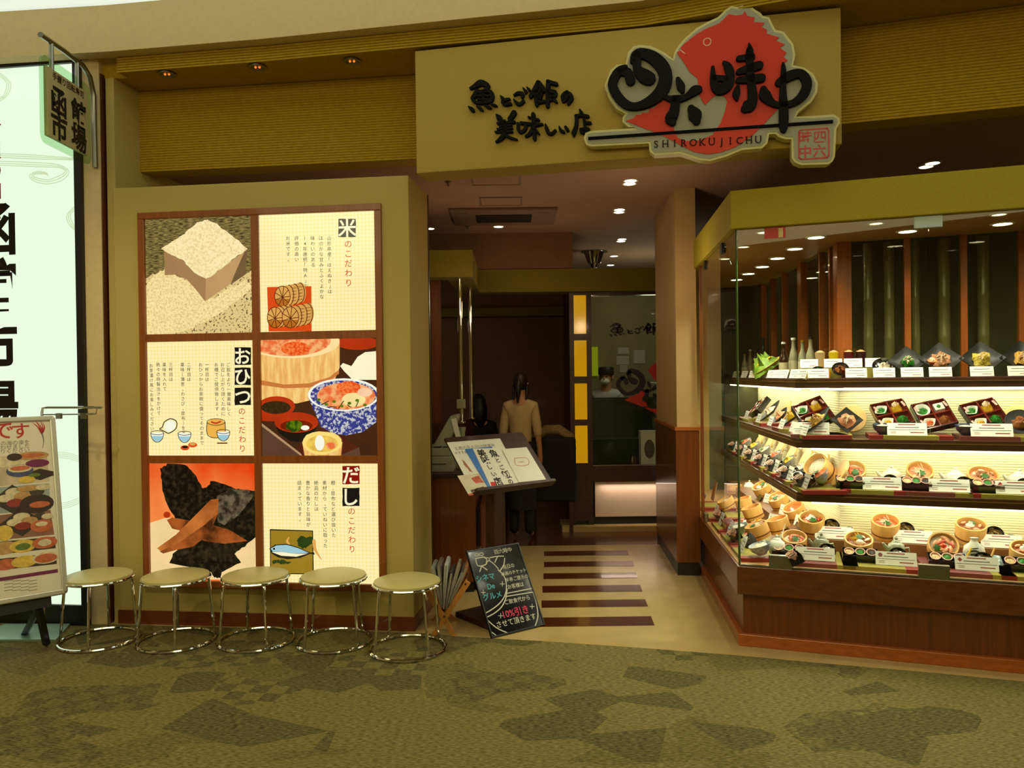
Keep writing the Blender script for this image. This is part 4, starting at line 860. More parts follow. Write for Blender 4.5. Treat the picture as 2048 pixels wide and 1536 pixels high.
# ================================================================== lectern with menus
u = Vector((.775, .632, 0)); nn = Vector((-.632, .775, 0)); BL = Vector((-.234, 4.6, .845))
LF = PF(BL, u, nn * .295 + Vector((0, 0, .30))); LWd = .63; LH = .425
t = thing('menu_lectern', 'dark wooden menu lectern with sloping top and square post by the counter', 'lectern', M=LF.mat())
b = MB(); b.box(0, LWd, 0, .022, 0, LH); bev(b.build('sloping_top', m_darkwood, t, smooth=0), .003)
b = MB(); b.box(0, LWd, -.03, .022, -.022, .0); bev(b.build('ledge', m_darkwood, t, smooth=0), .003)
LI = LF.mat().inverted(); cp = BL + u * (LWd * .45) + nn * .16; ang = math.atan2(u.y, u.x)
WR = LI @ (Matrix.Translation((cp.x, cp.y, 0)) @ Matrix.Rotation(ang, 4, 'Z'))
b = MB(); b.M = WR; b.box(-.045, .045, -.045, .045, .03, .95); bev(b.build('post', m_darkwoodz, t, smooth=0), .003)
b = MB(); b.M = WR; b.box(-.2, .2, -.17, .17, 0, .035); bev(b.build('foot_plate', m_darkwood, t, smooth=0), .004)
def lp(x, y): return LF.px(820 + x * .3125, 820 + y * .3125)
def sheet(name, label, cat, pts, m, d0, th, deco=None, group=None):
    p = [lp(*q) for q in pts]; tt = thing(name, label, cat, M=LF.mat(), group=group)
    b = MB(); b.front(p, -d0 - th, -d0); o = b.build('cover' if 'book' in name else 'page', m, tt, smooth=0)
    if 'book' in name: b = MB(); q = [(x + (sum(v[0] for v in p) / 4 - x) * .03, y + (sum(v[1] for v in p) / 4 - y) * -.006) for x, y in p]; b.front(q, -d0 - th * .8, -d0 - th * .2); b.build('pages', m_paper, tt, smooth=0)
    if deco: deco(o, d0 + th)
    return tt
def d1(o, d):
    b = MB(); x, z = lp(420, 246); 
    b.text('土用の丑の日は特選丼', x, z - .0, .032, d + .0006, .0, 0); x, z = lp(330, 280); b.text('おすすめ', x, z - .0, .024, d + .0006, 0, 0); b.build('printed_heading', mat('grey_print', (96, 96, 92), .6), o, smooth=0)
    b = MB(); b.flat(jag([lp(*q) for q in ((330, 315), (352, 330), (400, 400), (380, 392), (345, 350))], .003, 3), d + .0006); b.build('printed_picture', mat('brown_print', (170, 116, 80), .6, var=.3, scale=60), o, smooth=0)
sheet('paper_poster', 'large white printed sheet lying at the back of the lectern top', 'poster', [(235, 208), (575, 182), (612, 250), (640, 470), (350, 490), (345, 415)], m_paper, .0002, .0008, d1)
def d2(o, d):
    b = MB(); b.flat(jag([lp(*q) for q in ((390, 440), (440, 420), (470, 465), (420, 470))], .003, 3), d + .0006, 0); b.flat([lp(*q) for q in ((385, 515), (470, 490), (480, 505), (392, 528))], d + .0006, 1); b.flat([lp(*q) for q in ((370, 540), (400, 532), (408, 545), (378, 550))], d + .0006, 0)
    b.build('printed_picture', [mat('flyer_red', (196, 96, 70), .6, var=.3, scale=50), mat('flyer_purple', (96, 70, 96), .6)], o, smooth=0)
sheet('flyer', 'small coloured flyer at the lower left corner of the lectern top', 'flyer', [(302, 422), (450, 405), (505, 500), (400, 528), (378, 550)], mat('flyer_paper', (222, 212, 180), .5), .0012, .0008, d2)
sheet('menu_book', 'blue menu book showing behind the white calligraphy booklet', 'menu', [(350, 255), (520, 240), (660, 480), (500, 502)], mat('blue_cover', (60, 122, 206), .35, var=.05), .0022, .006)
def d3(o, d):
    b = MB()
    for s_, x0, y0, x1, y1, sz in (('美味しい店', 452, 282, 556, 462, .058), ('魚とご飯の', 528, 284, 636, 464, .058)):
        n = len(s_)
        for i, ch in enumerate(s_):
            q = i / (n - 1); x, z = lp(x0 + (x1 - x0) * q, y0 + (y1 - y0) * q); s2 = sz * (1.12 if ch in '魚美味飯店' else .72); b.text(ch, x, z - s2 * .42, s2, d + .0006, .026)
    b.build('brush_lettering', m_ink, o, smooth=0)
    b = MB(); b.flat([lp(*q) for q in ((508, 470), (538, 468), (545, 492), (515, 495))], d + .0006); b.build('red_seal', mat('seal_red', (206, 50, 44), .6), o, smooth=0)
sheet('menu_booklet', 'white booklet with bold black brush lettering leaning on the lectern', 'menu', [(398, 255), (572, 252), (692, 472), (512, 498)], m_paper, .0085, .004, d3)
def d4(o, d):
    b = MB(); q = [lp(*v) for v in ((660, 322), (738, 320), (748, 362), (672, 366))]; b.strip([v + (.004,) for v in q + q[:1]], d + .0006); x, z = lp(703, 346); b.text('お品書き', x, z - .004, .014, d + .0006); b.build('red_stamp', mat('seal_pink', (190, 110, 104), .6), o, smooth=0)
sheet('menu_book', 'plain white menu with a small red rectangular stamp on the lectern right side', 'menu', [(582, 262), (738, 250), (862, 456), (690, 474)], m_paper, .0132, .006, d4)

# ================================================================== reception counter
cl = at(800, 945, 5.45); cr = at(950, 945, 5.45); zc = .85
t = thing('reception_counter', 'reddish brown wooden reception counter just inside the entrance left of the lectern', 'counter', (0, 0, 0))
b = MB(); b.box(cl.x - .1, cr.x, 5.45, 6.15, .08, zc - .03); b.build('body', m_warmwood, t, smooth=0)
b = MB(); b.box(cl.x - .1, cr.x + .03, 5.42, 6.17, zc - .03, zc); bev(b.build('top', m_darkwood, t, smooth=0), .004)
b = MB(); b.box(cl.x - .1, cr.x - .02, 5.48, 6.12, 0, .08); b.build('plinth', m_black, t, smooth=0)
q = at(967, 1005, 5.6)
t = thing('side_ledge', 'low brown wooden ledge standing at the counter end', 'cabinet', (0, 0, 0))
b = MB(); b.box(cr.x + .035, q.x, 5.5, 6.1, 0, q.z - .02); b.build('body', m_redwood, t, smooth=0)
b = MB(); b.box(cr.x + .033, q.x + .008, 5.49, 6.11, q.z - .02, q.z); b.build('top', m_warmwoodx, t, smooth=0)
# cash register
x0 = at(840, 940, 5.55).x; x1 = at(908, 940, 5.55).x; mreg = mat('register_grey', (150, 150, 128), .5, var=.04)
t = thing('cash_register', 'grey cash register with tilted screen on the reception counter', 'cash register', (0, 0, 0))
b = MB(); b.box(x0, x1, 5.5, 5.9, zc, zc + .11); bev(b.build('cash_drawer', mreg, t, smooth=0), .006)
b = MB(); b.box(x0, x1 - .02, 5.52, 5.88, zc + .11, zc + .17); bev(b.build('body', mreg, t, smooth=0), .01)
for k in range(3): b = MB(); b.box(x0 + .03 + k * .07, x0 + .085 + k * .07, 5.53, 5.62, zc + .17, zc + .176); b.build('key', m_black, t, smooth=0)
b = MB(); b.box(x0 + .02, x1 - .05, 5.49, 5.50, zc + .058, zc + .061); b.build('drawer_seam', m_black, t, smooth=0)
# the screen, tipped back, seen from the side
s1, s2, s3, s4 = at(866, 893, 5.66), at(901, 832, 5.66), at(916, 829, 5.66), at(895, 893, 5.66)
b = MB(); b.front([(s1.x, s1.z), (s2.x, s2.z), (s3.x, s3.z), (s3.x + .008, s3.z - .02), (s4.x, s4.z)], 5.60, 5.86); bev(b.build('screen', mat('screen_grey', (166, 170, 150), .4, var=.03), t, smooth=0), .006)
b = MB(); c1, c2 = at(902, 838, 5.59), at(923, 880, 5.59); b.front([(c1.x, c1.z), (c1.x + .038, c1.z + .006), (c2.x, c2.z), (c2.x - .035, c2.z - .006)], 5.585, 5.59); b.build('notice_card', m_paper, t, smooth=0)
cpx = at(923, 850, 5.78)
t = thing('pole_display', 'tall grey customer price display on a pole beside the register', 'display', (cpx.x, 5.78, zc))
b = MB(); b.lathe([(.06, 0), (.06, .015), (.03, .025), (.022, .03), (.022, .20), (.026, .26), (.034, .30)], 16); b.build('pole', mreg, t)
zz = at(920, 812, 5.78).z - zc; b = MB(); b.box(-.034, .032, -.04, .03, zz - .02, zz + .05); bev(b.build('display_head', mreg, t, smooth=0), .008)
b = MB(); b.box(-.028, .026, .03, .033, zz - .01, zz + .04); b.build('display_window', m_black, t, smooth=0)
# half wall with chrome poles
h0 = at(820, 840, 6.42); h1_ = at(948, 838, 7.15); hz = 1.14
b = MB(); b.slab([(h0.x - .6, 6.42), (h1_.x - .22, 6.42), (h1_.x, 7.2), (h1_.x - .08, 7.24), (h1_.x - .28, 6.54), (h0.x - .6, 6.54)], 0, hz); struct(b.build('wall_back', m_darkwoodz, smooth=0))
for k, (px, Y) in enumerate(((921, 6.47), (941, 7.14))):
    p = at(px, 700, Y); tt = thing('chrome_pole', ('nearer', 'farther')[k] + ' chrome pole rising from the half wall to the olive beam', 'pole', (p.x, Y, hz), group='chrome poles over the half wall')
    b = MB(); b.lathe([(.02, .0), (.02, 2.355 - hz)], 14); b.build('tube', m_chrome, tt); b = MB(); b.lathe([(.035, 0), (.035, .012), (.021, .016)], 16); b.build('flange', m_chrome, tt)

# left window frame post inside the entrance
p = at(848, 700, 5.6); b = MB(); b.box(p.x - .05, p.x + .03, 6.62, 6.7, 1.14, 2.35); struct(b.build('trim_10', m_redwood, smooth=0))

# ================================================================== inner partition: amber lamp column, window
Yp = 7.66
def X(px, y=800, Y=Yp): return at(px, y, Y).x
def Zz(py, px=1230, Y=Yp): return at(px, py, Y).z
t = thing('lamp_partition', 'dark wooden partition with an amber lamp column, glazed window and white glowing base', 'partition', (0, 0, 0))
b = MB()
zt_ = 2.345; zs = Zz(1048)
b.box(X(1140), X(1149), Yp - .03, Yp + .08, zs, zt_); b.box(X(1174), X(1184), Yp - .03, Yp + .08, zs, zt_)
b.box(X(1149), X(1174), Yp + .05, Yp + .08, zs, zt_)
for y0, y1 in ((575, 590), (667, 680), (752, 766), (838, 850), (925, 1040)): b.box(X(1149), X(1174), Yp - .03, Yp + .05, Zz(y1), Zz(y0) if y0 > 580 else zt_)
b.box(X(1184), 1.9, Yp - .03, Yp + .08, Zz(962), Zz(931)); b.box(X(1184), 1.9, Yp - .02, Yp + .06, zt_ - .03, zt_); b.build('frame', m_darkwoodz, t, smooth=0)
m_amb = lit('amber_lamp_panel', (196, 140, 8), .85, .06, 5)
for k, (y0, y1) in enumerate(((590, 667), (680, 752), (766, 838), (850, 925))):
    b = MB(); b.box(X(1149), X(1174), Yp - .005, Yp + .02, Zz(y1), Zz(y0)); b.build('lamp_pane', m_amb, t, smooth=0)
b = MB(); b.box(X(1184), 1.9, Yp + .02, Yp + .03, Zz(931), zt_ - .03); wn = b.build('window_glass', m_glass, t, smooth=0)
b = MB(); b.box(X(1184), 1.9, Yp - .03, Yp - .02, Zz(931), Zz(929)); b.build('glazing_strip', m_steel, t, smooth=0)
b = MB(); b.box(X(1188), 1.9, Yp + .0, Yp + .06, Zz(1033), Zz(962)); b.build('lower_panel', mat('pink_white_panel', (232, 206, 184), .7, var=.02), t, smooth=0)
b = MB(); b.box(X(1140), 1.9, Yp + .005, Yp + .07, zs, Zz(1033)); b.build('base_band', m_black, t, smooth=0)
lamp('AREA', 'panel_wash_lamp', ((X(1188) + 1.9) / 2, Yp - .05, Zz(966)), 1.6, (1, .78, .6), rot=(R(-12), 0, 0), size=1.0, size_y=.03)
b = MB(); b.box(X(1120), 1.9, Yp - .12, Yp + .3, 0, zs); struct(b.build('trim_11', m_tile, smooth=0))
# window graphics
WFm = PF(Vector((0, Yp + .018, 0)), Vector((1, 0, 0)))
def ZW(p): return WFm.px(1232 + (p[0] - 222) * .1234, 737 + (p[1] - 380) * .117)
def ZW2(p): return WFm.px(1218 + (p[0] - 130) * .0766, 646 + (p[1] - 20) * .0587)
b = MB()
fp = clip([ZW(p) for p in FISH], -9, 1.9, 0, 3); b.flat(fp, .001, 0)
kw = .1234 * Yp / F
for ch in LOGO:
    for s_ in LOGO[ch]: b.strip([ZW(p[:2]) + (p[2] * kw,) for p in s_], .002, None, 1)
for ch in BR:
    if ch in '魚とご飯の':
        for s_ in BR[ch]: b.strip([ZW2(p[:2]) + (p[2] * .0766 * Yp / F,) for p in s_], .002, None, 1)
p, q = ZW((75, 1046)), ZW((1500, 1030)); b.flat([(p[0], p[1] - .006), (q[0], q[1] - .006), (q[0], q[1] + .006), (p[0], p[1] + .006)], .003, 1)
b.v = [(v[0], v[1] + Yp + .018, v[2]) for v in b.v]
b.build('window_graphics', [mat('window_red', (190, 30, 14), .5, var=.02), mat('window_black', (14, 13, 12), .5)], wn, smooth=0)

# kitchen things behind the window
Yk = 8.5
b = MB(); b.box(.80, 3.0, Yk + .1, Yk + .7, 0, at(1230, 880, Yk).z); o = b.build('kitchen_counter', mat('dark_green_counter', (30, 52, 30), .5, var=.15), smooth=0); tag(o, 'dark green kitchen counter behind the inner window', 'counter')
b = MB(); b.box(.80, 1.9, Yk + .02, Yk + .06, at(1230, 875, Yk).z, at(1230, 795, Yk).z); o = b.build('counter_screen', mat('dark_green_screen', (34, 60, 36), .4, var=.2), smooth=0); tag(o, 'dark green screen panel on the kitchen counter', 'screen')
zsb = at(1305, 931, Yk - .3).z; 
b = MB(); b.box(at(1240, 930, Yk - .3).x, 2.2, Yp + .09, Yk - .05, zsb - .03, zsb).box(at(1240, 930, Yk - .3).x + .02, 2.18, Yp + .12, Yk - .08, 0, zsb - .03); o = b.build('serving_shelf', m_darkwood, smooth=0); tag(o, 'dark serving shelf just inside the window', 'shelf')
bx0 = at(1282, 900, Yk - .35).x; bx1 = at(1329, 900, Yk - .35).x
t = thing('sign_box', 'white box with dark oval picture and vertical print on the serving shelf', 'box', (bx0, Yk - .35, zsb))
b = MB(); b.box(0, bx1 - bx0, 0, .14, 0, at(1305, 862, Yk - .35).z - zsb); b.build('carton', m_paper, t, smooth=0)
b = MB(); b.flat(ell((bx1 - bx0) * .36, .18, .055, .10, 20), .001); b.build('oval_print', mat('oval_grey', (110, 104, 96), .6, var=.3, scale=30), t, smooth=0)
b = MB(); b.vtext('御飯だし', (bx1 - bx0) * .8, .32, .06, .001, .006); b.build('lettering', m_ink, t, smooth=0)
for k, px in enumerate((1270, 1262)):
    p = at(px, 900, Yk - .3); tt = thing('seasoning_jar', ('nearest the white box', 'farther from the white box')[k] + ', small brown jar on the serving shelf', 'jar', (p.x, Yk - .3 - .1 * k, zsb), group='jars on the serving shelf')
    b = MB(); b.lathe([(.03, 0), (.032, .08), (.022, .10), (.022, .115)], 14); b.build('jar_body', mat('brown_jar', (92, 56, 24), .2, var=.1), tt); b = MB(); b.lathe([(.024, .115), (.024, .135), (0, .137)], 14); b.build('lid', m_black, tt)
dz0 = at(1195, 795, 10.3).z
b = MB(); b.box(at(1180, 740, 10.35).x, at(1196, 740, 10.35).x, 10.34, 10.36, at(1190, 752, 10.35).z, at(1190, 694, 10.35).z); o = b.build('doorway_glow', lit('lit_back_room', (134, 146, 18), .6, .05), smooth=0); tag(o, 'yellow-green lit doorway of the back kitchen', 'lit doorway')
for k, (xa_, xb_, ya_, yb_) in enumerate(((1236, 1258, 695, 708), (1233, 1258, 712, 730), (1268, 1290, 700, 727), (1240, 1255, 729, 745))):
    p, q = at(xa_, yb_, 10.38), at(xb_, ya_, 10.38); b = MB(); b.box(p.x, q.x, 10.385, 10.395, p.z, q.z); o = b.build('wall_notice', mat('notice_paper', (196, 192, 184), .7, var=.05), smooth=0)
    tag(o, ('upper pale notice pinned on the kitchen wall', 'wide notice below the upper one on the kitchen wall', 'notice pinned farthest right on the kitchen wall', 'small low notice above the cook on the kitchen wall')[k], 'notice', 'kitchen wall notices')

# ================================================================== people
def body_mesh(name, nodes, edges, mname, parent, sub=2):
    me = bpy.data.meshes.new(name); me.from_pydata([n[:3] for n in nodes], edges, []); o = bpy.data.objects.new(name, me); col.objects.link(o)
    sk = o.modifiers.new('skin', 'SKIN'); sk.use_smooth_shade = True
    for i, n in enumerate(nodes):
        v = me.skin_vertices[0].data[i]; r = n[3]; v.radius = r if isinstance(r, tuple) else (r, r); v.use_root = (i == 0)
    ss = o.modifiers.new('sub', 'SUBSURF'); ss.levels = sub; ss.render_levels = sub
    me.materials.append(mname); o.parent = parent; return o
m_skin = mat('skin', (196, 140, 100), .55, var=.05); m_hair = mat('dark_hair', (24, 16, 12), .5, var=.3, scale=60)
def person(label, loc, rotz, shirt, trousers, seated=False, cap=None, pony=False, apron=None, s=1.0, wx=1.0):
    t = thing('person', label, 'person', loc, rotz); t.scale = (s * wx, s * wx, s)
    hy = 0.0; zh = .46 if seated else .86
    dz = zh - .86
    hipF = -.38 if seated else 0
    N = [(0, 0, zh, (.13, .10)), (0, .0, 1.02 + dz, (.115, .085)), (0, .01, 1.20 + dz, (.14, .095)), (0, .01, 1.30 + dz, (.11, .075)), (0, .0, 1.36 + dz, .05), (0, -.012, 1.42 + dz, .062), (0, -.022, 1.50 + dz, (.074, .088)), (0, -.01, 1.575 + dz, .058)]
    E = [(i, i + 1) for i in range(7)]
    def chain(start, pts):
        p = start
        for q in pts: N.append(q); E.append((p, len(N) - 1)); p = len(N) - 1
    for sx in (-1, 1):
        chain(3, [(sx * .155, .01, 1.29 + dz, .05), (sx * .20, .03, 1.06 + dz, .041), (sx * .215, -.02 if not seated else -.16, .86 + dz + (.08 if seated else 0), .031), (sx * .215, -.045 if not seated else -.22, .79 + dz + (.09 if seated else 0), (.018, .032)), (sx * .212, -.06 if not seated else -.27, .72 + dz + (.10 if seated else 0), (.012, .024))])
        if seated: chain(0, [(sx * .09, -.10, zh, .085), (sx * .10, -.42, zh + .02, .062), (sx * .10, -.43, .10, .04), (sx * .10, -.52, .04, .035)])
        else: chain(0, [(sx * .085, .0, .76, .082), (sx * .09, -.01, .47, .056), (sx * .09, .02, .10, .036), (sx * .095, -.10, .035, .034)])
    body_mesh('body', N, E, m_skin, t)
    TN = [(0, 0, zh + .02, (.15, .12)), (0, 0, 1.02 + dz, (.132, .10)), (0, .01, 1.20 + dz, (.155, .112)), (0, .01, 1.30 + dz, (.125, .09)), (0, .005, 1.375 + dz, .060)]
    TE = [(0, 1), (1, 2), (2, 3), (3, 4)]
    for sx in (-1, 1):
        k = len(TN); TN += [(sx * .16, .01, 1.285 + dz, .064), (sx * .20, .03, 1.07 + dz, .056), (sx * .208, .012, .99 + dz, .052)]; TE += [(3, k), (k, k + 1), (k + 1, k + 2)]
    body_mesh('shirt', TN, TE, shirt, t)
    LN = [(0, 0, zh + .03, (.15, .118)), (0, 0, zh - .04, (.14, .11))]; LE = [(0, 1)]
    for sx in (-1, 1):
        k = len(LN)
        if seated: LN += [(sx * .09, -.10, zh, .098), (sx * .10, -.42, zh + .02, .076), (sx * .10, -.43, .12, .055)]
        else: LN += [(sx * .085, 0, .74, .094), (sx * .09, -.01, .47, .07), (sx * .09, .015, .05, .06)]
        LE += [(1, k), (k, k + 1), (k + 1, k + 2)]
    body_mesh('trousers', LN, LE, trousers, t)
    b = MB(); b.ball((0, -.003, 1.525 + dz), .088, .102, .094, 16, 10)
    b.v = [v for v in b.v]; hair = [(x, y if z > 1.53 + dz or y > -.02 else y + .075, z) for x, y, z in b.v]; b.v = hair
    if pony:
        b.tube([(0, .075, 1.53 + dz), (0, .12, 1.50 + dz), (0, .13, 1.42 + dz), (.01, .115, 1.33 + dz)], [.028, .034, .03, .012], 10)
        for sx in (-1, 1): b.tube([(sx * .075, .0, 1.50 + dz), (sx * .082, .02, 1.42 + dz), (sx * .07, .05, 1.35 + dz)], [.02, .018, .006], 8)
    b.build('hair', m_hair, t, smooth=80)
    b = MB(); b.ball((0, -.118, 1.487 + dz), .011, .018, .018); b.build('nose', m_skin, t, smooth=80)
    for sx in (-1, 1): b = MB(); b.ball((sx * .03, -.098, 1.512 + dz), .011, .008, .006); b.build('eye', m_black, t, smooth=80)
    for sx in (-1, 1): b = MB(); b.ball((sx * .082, -.005, 1.495 + dz), .012, .02, .03); b.build('ear', m_skin, t, smooth=80)
    b = MB(); b.ball((0, -.102, 1.452 + dz), .022, .008, .006); b.build('mouth', mat('lip', (150, 80, 66), .5), t, smooth=80)
    for sx in (-1, 1):
        hx, hyy, hz_ = (sx * .212, -.06, .72 + dz) if not seated else (sx * .212, -.27, .82 + dz)
        for f_ in range(4):
            y = hyy + (f_ - 1.5) * .017; b = MB(); b.tube([(hx, y, hz_ + .02), (hx - sx * .004, y, hz_ - .03), (hx - sx * .014, y, hz_ - .065 + abs(f_ - 1.4) * .008)], [.0085, .008, .006], 6); b.build('finger', m_skin, t, smooth=80)
        b = MB(); b.tube([(hx - sx * .008, hyy - .02, hz_ + .05), (hx - sx * .018, hyy - .046, hz_ + .015), (hx - sx * .02, hyy - .05, hz_ - .015)], [.011, .010, .007], 6); b.build('thumb', m_skin, t, smooth=80)
    if seated: b = MB(); b.tube([(0, .03, 1.56 + dz), (0, .055, 1.47 + dz), (0, .06, 1.36 + dz), (0, .07, 1.28 + dz)], [.07, .085, .08, .03], 12); b.build('long_hair', m_hair, t, smooth=80)
    if cap:
        b = MB(); b.lathe([(.094, 0), (.098, .02), (.098, .075), (.085, .095), (0, .10)], 20, (0, -.01, 1.535 + dz), sy=1.12); b.build('cap', cap, t)
        b = MB(); b.ball((0, -.085, 1.452 + dz), .062, .045, .04); b.build('mask', m_paper, t, smooth=80)
    if apron:
        b = MB(); b.lathe([(.175, .30), (.168, .55), (.160, .90)], 20, (0, 0, 0 + dz), sy=.82); b.lathe([(.166, .90), (.166, .95)], 20, (0, 0, dz), sy=.82); b.build('apron', apron, t)
        b = MB(); b.ball((.03, .14, .92 + dz), .035, .02, .02); b.ball((-.03, .14, .92 + dz), .035, .02, .02); b.tube([(.01, .14, .92 + dz), (.03, .15, .74 + dz)], .01, 6); b.build('apron_bow', apron, t)
    return t
m_shirt = mat('beige_shirt', (200, 176, 128), .8, var=.05, scale=20, bump=.3, bscale=14); m_dark = mat('dark_cloth', (26, 22, 20), .85, var=.1)
p = at(1041, 800, 7.25)
person('waitress seen from behind in a beige shirt and dark apron, hair tied back', (p.x, 7.25, 0), R(168), m_shirt, m_dark, pony=True, apron=m_dark, s=.965, wx=.84)
p = at(956, 800, 8.6); person('seated guest in dark clothes beyond the half wall', (p.x, 8.6, .0), R(200), m_dark, m_dark, seated=True, s=1.10, wx=.9)
p = at(1222, 740, 9.0); person('cook in white coat, dark cap and face mask behind the kitchen window', (p.x + .03, 9.7, 0), R(-20), mat('cook_white', (200, 204, 206), .8, var=.04), m_dark, cap=m_black, s=1.0)
# chairs inside
def chair(label, x, y, rz, cat='chair'):
    t = thing('dining_chair', label, cat, (x, y, 0), rz, 'dark dining chairs inside')
    b = MB(); b.box(-.21, .21, -.21, .21, .42, .47); bev(b.build('seat', m_dark, t, smooth=0), .012)
    for sx in (-.19, .19):
        for sy in (-.19, .19): b = MB(); b.box(sx - .018, sx + .018, sy - .018, sy + .018, 0, .42); b.build('leg', m_darkwoodz, t, smooth=0)
    b = MB(); b.box(-.21, .21, .18, .215, .47, .90); bev(b.build('backrest', m_darkwood, t, smooth=0), .01); return t
p = at(1106, 900, 7.5); chair('dark dining chair with a coat over its back beside the waitress', p.x, 7.75, R(175))
pc = at(966, 800, 8.6); chair('dark chair under the seated guest', pc.x, 8.62, R(200))
t = thing('draped_coat', 'dark coat with beige fluffy collar hanging on the dining chair back', 'coat', (p.x, 7.55, 0), R(175))
b = MB(); b.box(-.225, .225, -.045, .04, .30, .93); o = b.build('coat_body', m_dark, t, smooth=0); bev(o, .03, 3)
b = MB(); b.tube([(-.2, -.02, .80), (-.17, -.03, .93), (-.06, -.03, 1.0), (.06, -.03, 1.0), (.17, -.03, .93), (.2, -.02, .80)], [.03, .045, .05, .05, .045, .03], 10); b.build('fur_collar', mat('fur_beige', (150, 124, 84), .95, var=.35, scale=70, bump=.8, bscale=120), t, smooth=80)

# ================================================================== ceiling fittings of the dining room
def discs(px, py, z): p = gnd(px, py, z); return p
def downlight(px, py, label, z=IC, r=.045, grp='dining room ceiling downlights', m=m_bright):
    p = gnd(px, py, z); t = thing('ceiling_downlight', label, 'downlight', (p.x, p.y, z), group=grp)
    b = MB(); b.lathe([(r * 1.25, 0), (r * 1.25, -.005), (r, -.005), (r * .95, 0)], 18); b.build('trim_ring', m_white, t); b = MB(); b.lathe([(0, -.003), (r * .95, -.003)], 18); b.build('lamp_disc', m, t)
for px, py, lb in ((859, 457, 'ceiling downlight nearest the wall panel inside'), (997, 453, 'ceiling downlight beside the air conditioner'), (1261, 361, 'nearest front lamp of the paired ceiling downlights'), (1259, 367, 'nearest rear lamp of the paired ceiling downlights'), (1239, 419, 'front lamp of the second ceiling downlight pair'), (1238, 424, 'rear lamp of the second ceiling downlight pair'), (1244, 478, 'front lamp of the third ceiling downlight pair'), (1242, 482, 'rear lamp of the third ceiling downlight pair'), (1228, 512, 'single ceiling downlight beyond the olive beam'), (1221, 530, 'farthest ceiling downlight beyond the olive beam'), (1865, 326, 'rear lamp of the pair above the display case'), (1852, 333, 'front lamp of the pair above the display case')):
    downlight(px, py, lb)
p = gnd(1003, 431, IC); t = thing('air_conditioner', 'square ceiling air conditioner cassette with dark central grille', 'air conditioner', (p.x + .02, p.y, IC))
mc_ = mat('cassette_plastic', (128, 102, 82), .7, var=.03)
b = MB(); b.box(-.45, .45, -.32, .32, -.025, 0); bev(b.build('panel', mc_, t, smooth=0), .008); b = MB(); b.box(-.24, .24, -.15, .17, -.03, -.024); b.build('grille', m_black, t, smooth=0)
for dx in (-.35, .35): b = MB(); b.box(dx - .05, dx + .05, -.22, .22, -.029, -.024); b.build('vent_flap', mc_, t, smooth=0)
for k, c in enumerate((((940, 340), (1036, 340), (1040, 367), (950, 369)), ((960, 395), (1040, 394), (1042, 409), (965, 410)))):
    q = [gnd(x, y, IC) for x, y in c]; xs = [v.x for v in q]; ys = [v.y for v in q]; x0, x1, y0, y1 = (xs[0] + xs[3]) / 2, (xs[1] + xs[2]) / 2, (ys[2] + ys[3]) / 2, (ys[0] + ys[1]) / 2
    t = thing('access_hatch', ('large ceiling access hatch near the entrance', 'small ceiling access hatch by the air conditioner')[k], 'ceiling hatch', ((x0 + x1) / 2, (y0 + y1) / 2, IC), group='ceiling access hatches')
    hx, hy = abs(x1 - x0) / 2, abs(y1 - y0) / 2
    b = MB(); b.box(-hx, hx, -hy, hy, -.004, 0); b.build('hatch_panel', m_innerceil, t, smooth=0)
    b = MB(); e_ = .012
    for a in ((-hx - e_, hx + e_, hy, hy + e_), (-hx - e_, hx + e_, -hy - e_, -hy), (-hx - e_, -hx, -hy, hy), (hx, hx + e_, -hy, hy)): b.box(*a, -.008, 0)
    b.build('hatch_frame', mc_, t, smooth=0)
for k, (x, y) in enumerate(((896, 363), (935, 452))):
    p = gnd(x, y, IC); t = thing('sprinkler_head', ('sprinkler near the sign board underside', 'sprinkler near the air conditioner')[k] + ' on the ceiling', 'sprinkler', p, group='ceiling sprinklers'); b = MB(); b.lathe([(.022, 0), (.022, -.006), (.008, -.01), (.008, -.03), (.014, -.032)], 12); b.build('head', m_steel, t)
p = gnd(1188, 503, IC); t = thing('ceiling_vent', 'conical chrome ceiling diffuser beyond the olive beam', 'vent', (p.x, p.y, IC)); b = MB(); b.lathe([(.12, 0), (.07, -.14), (.05, -.15), (.03, -.19)], 20); b.build('cone', m_chrome, t); b = MB(); b.lathe([(.15, 0), (.15, -.008), (.12, -.008)], 20); b.build('flange', m_steel, t)
# ================================================================== display case
G = gnd(1478, 1130, .46); G.z = 0; g_ = gnd(2048, 1168, .46); uC = Vector((g_.x - G.x, g_.y - G.y, 0)).normalized()
sa, sb = gnd(1488, 1289), gnd(1400, 1132); vC = Vector((sb.x - sa.x, sb.y - sa.y, 0)).normalized()
nC = Vector((-uC.y, uC.x, 0)); mC = Vector((vC.y, -vC.x, 0))           # inward normals of the front and of the side
sn = uC.dot(mC)
LFr, LSd = 1.75, 2.90
def cor(d, e=None): e = d if e is None else e; return G + vC * (d / sn) + uC * (e / sn)
def fr_end(d): return G + uC * LFr + nC * d
def sd_end(e): return G + vC * LSd + mC * e
DB, EB = .66, .70                                                     # depth of the back wall from front / side glass
def P2(v): return (v.x, v.y)
def ring(d0, e0, d1=DB, e1=EB): return [P2(sd_end(e0)), P2(cor(d0, e0)), P2(fr_end(d0)), P2(fr_end(d1)), P2(cor(d1, e1)), P2(sd_end(e1))]
ZD, ZS3, ZS2, ZS1, ZF0, ZF1 = .46, .835, 1.145, 1.49, 2.32, 2.53
AF = math.atan2(uC.y, uC.x); AS = math.atan2(-vC.y, -vC.x)
def lineX(px, O, d, py=800): r = hdir(px, py); q = (r.x * O.y - r.y * O.x) / (r.y * d.x - r.x * d.y); return O + d * q
def fx(px, d): return lineX(px, G + nC * d, uC)
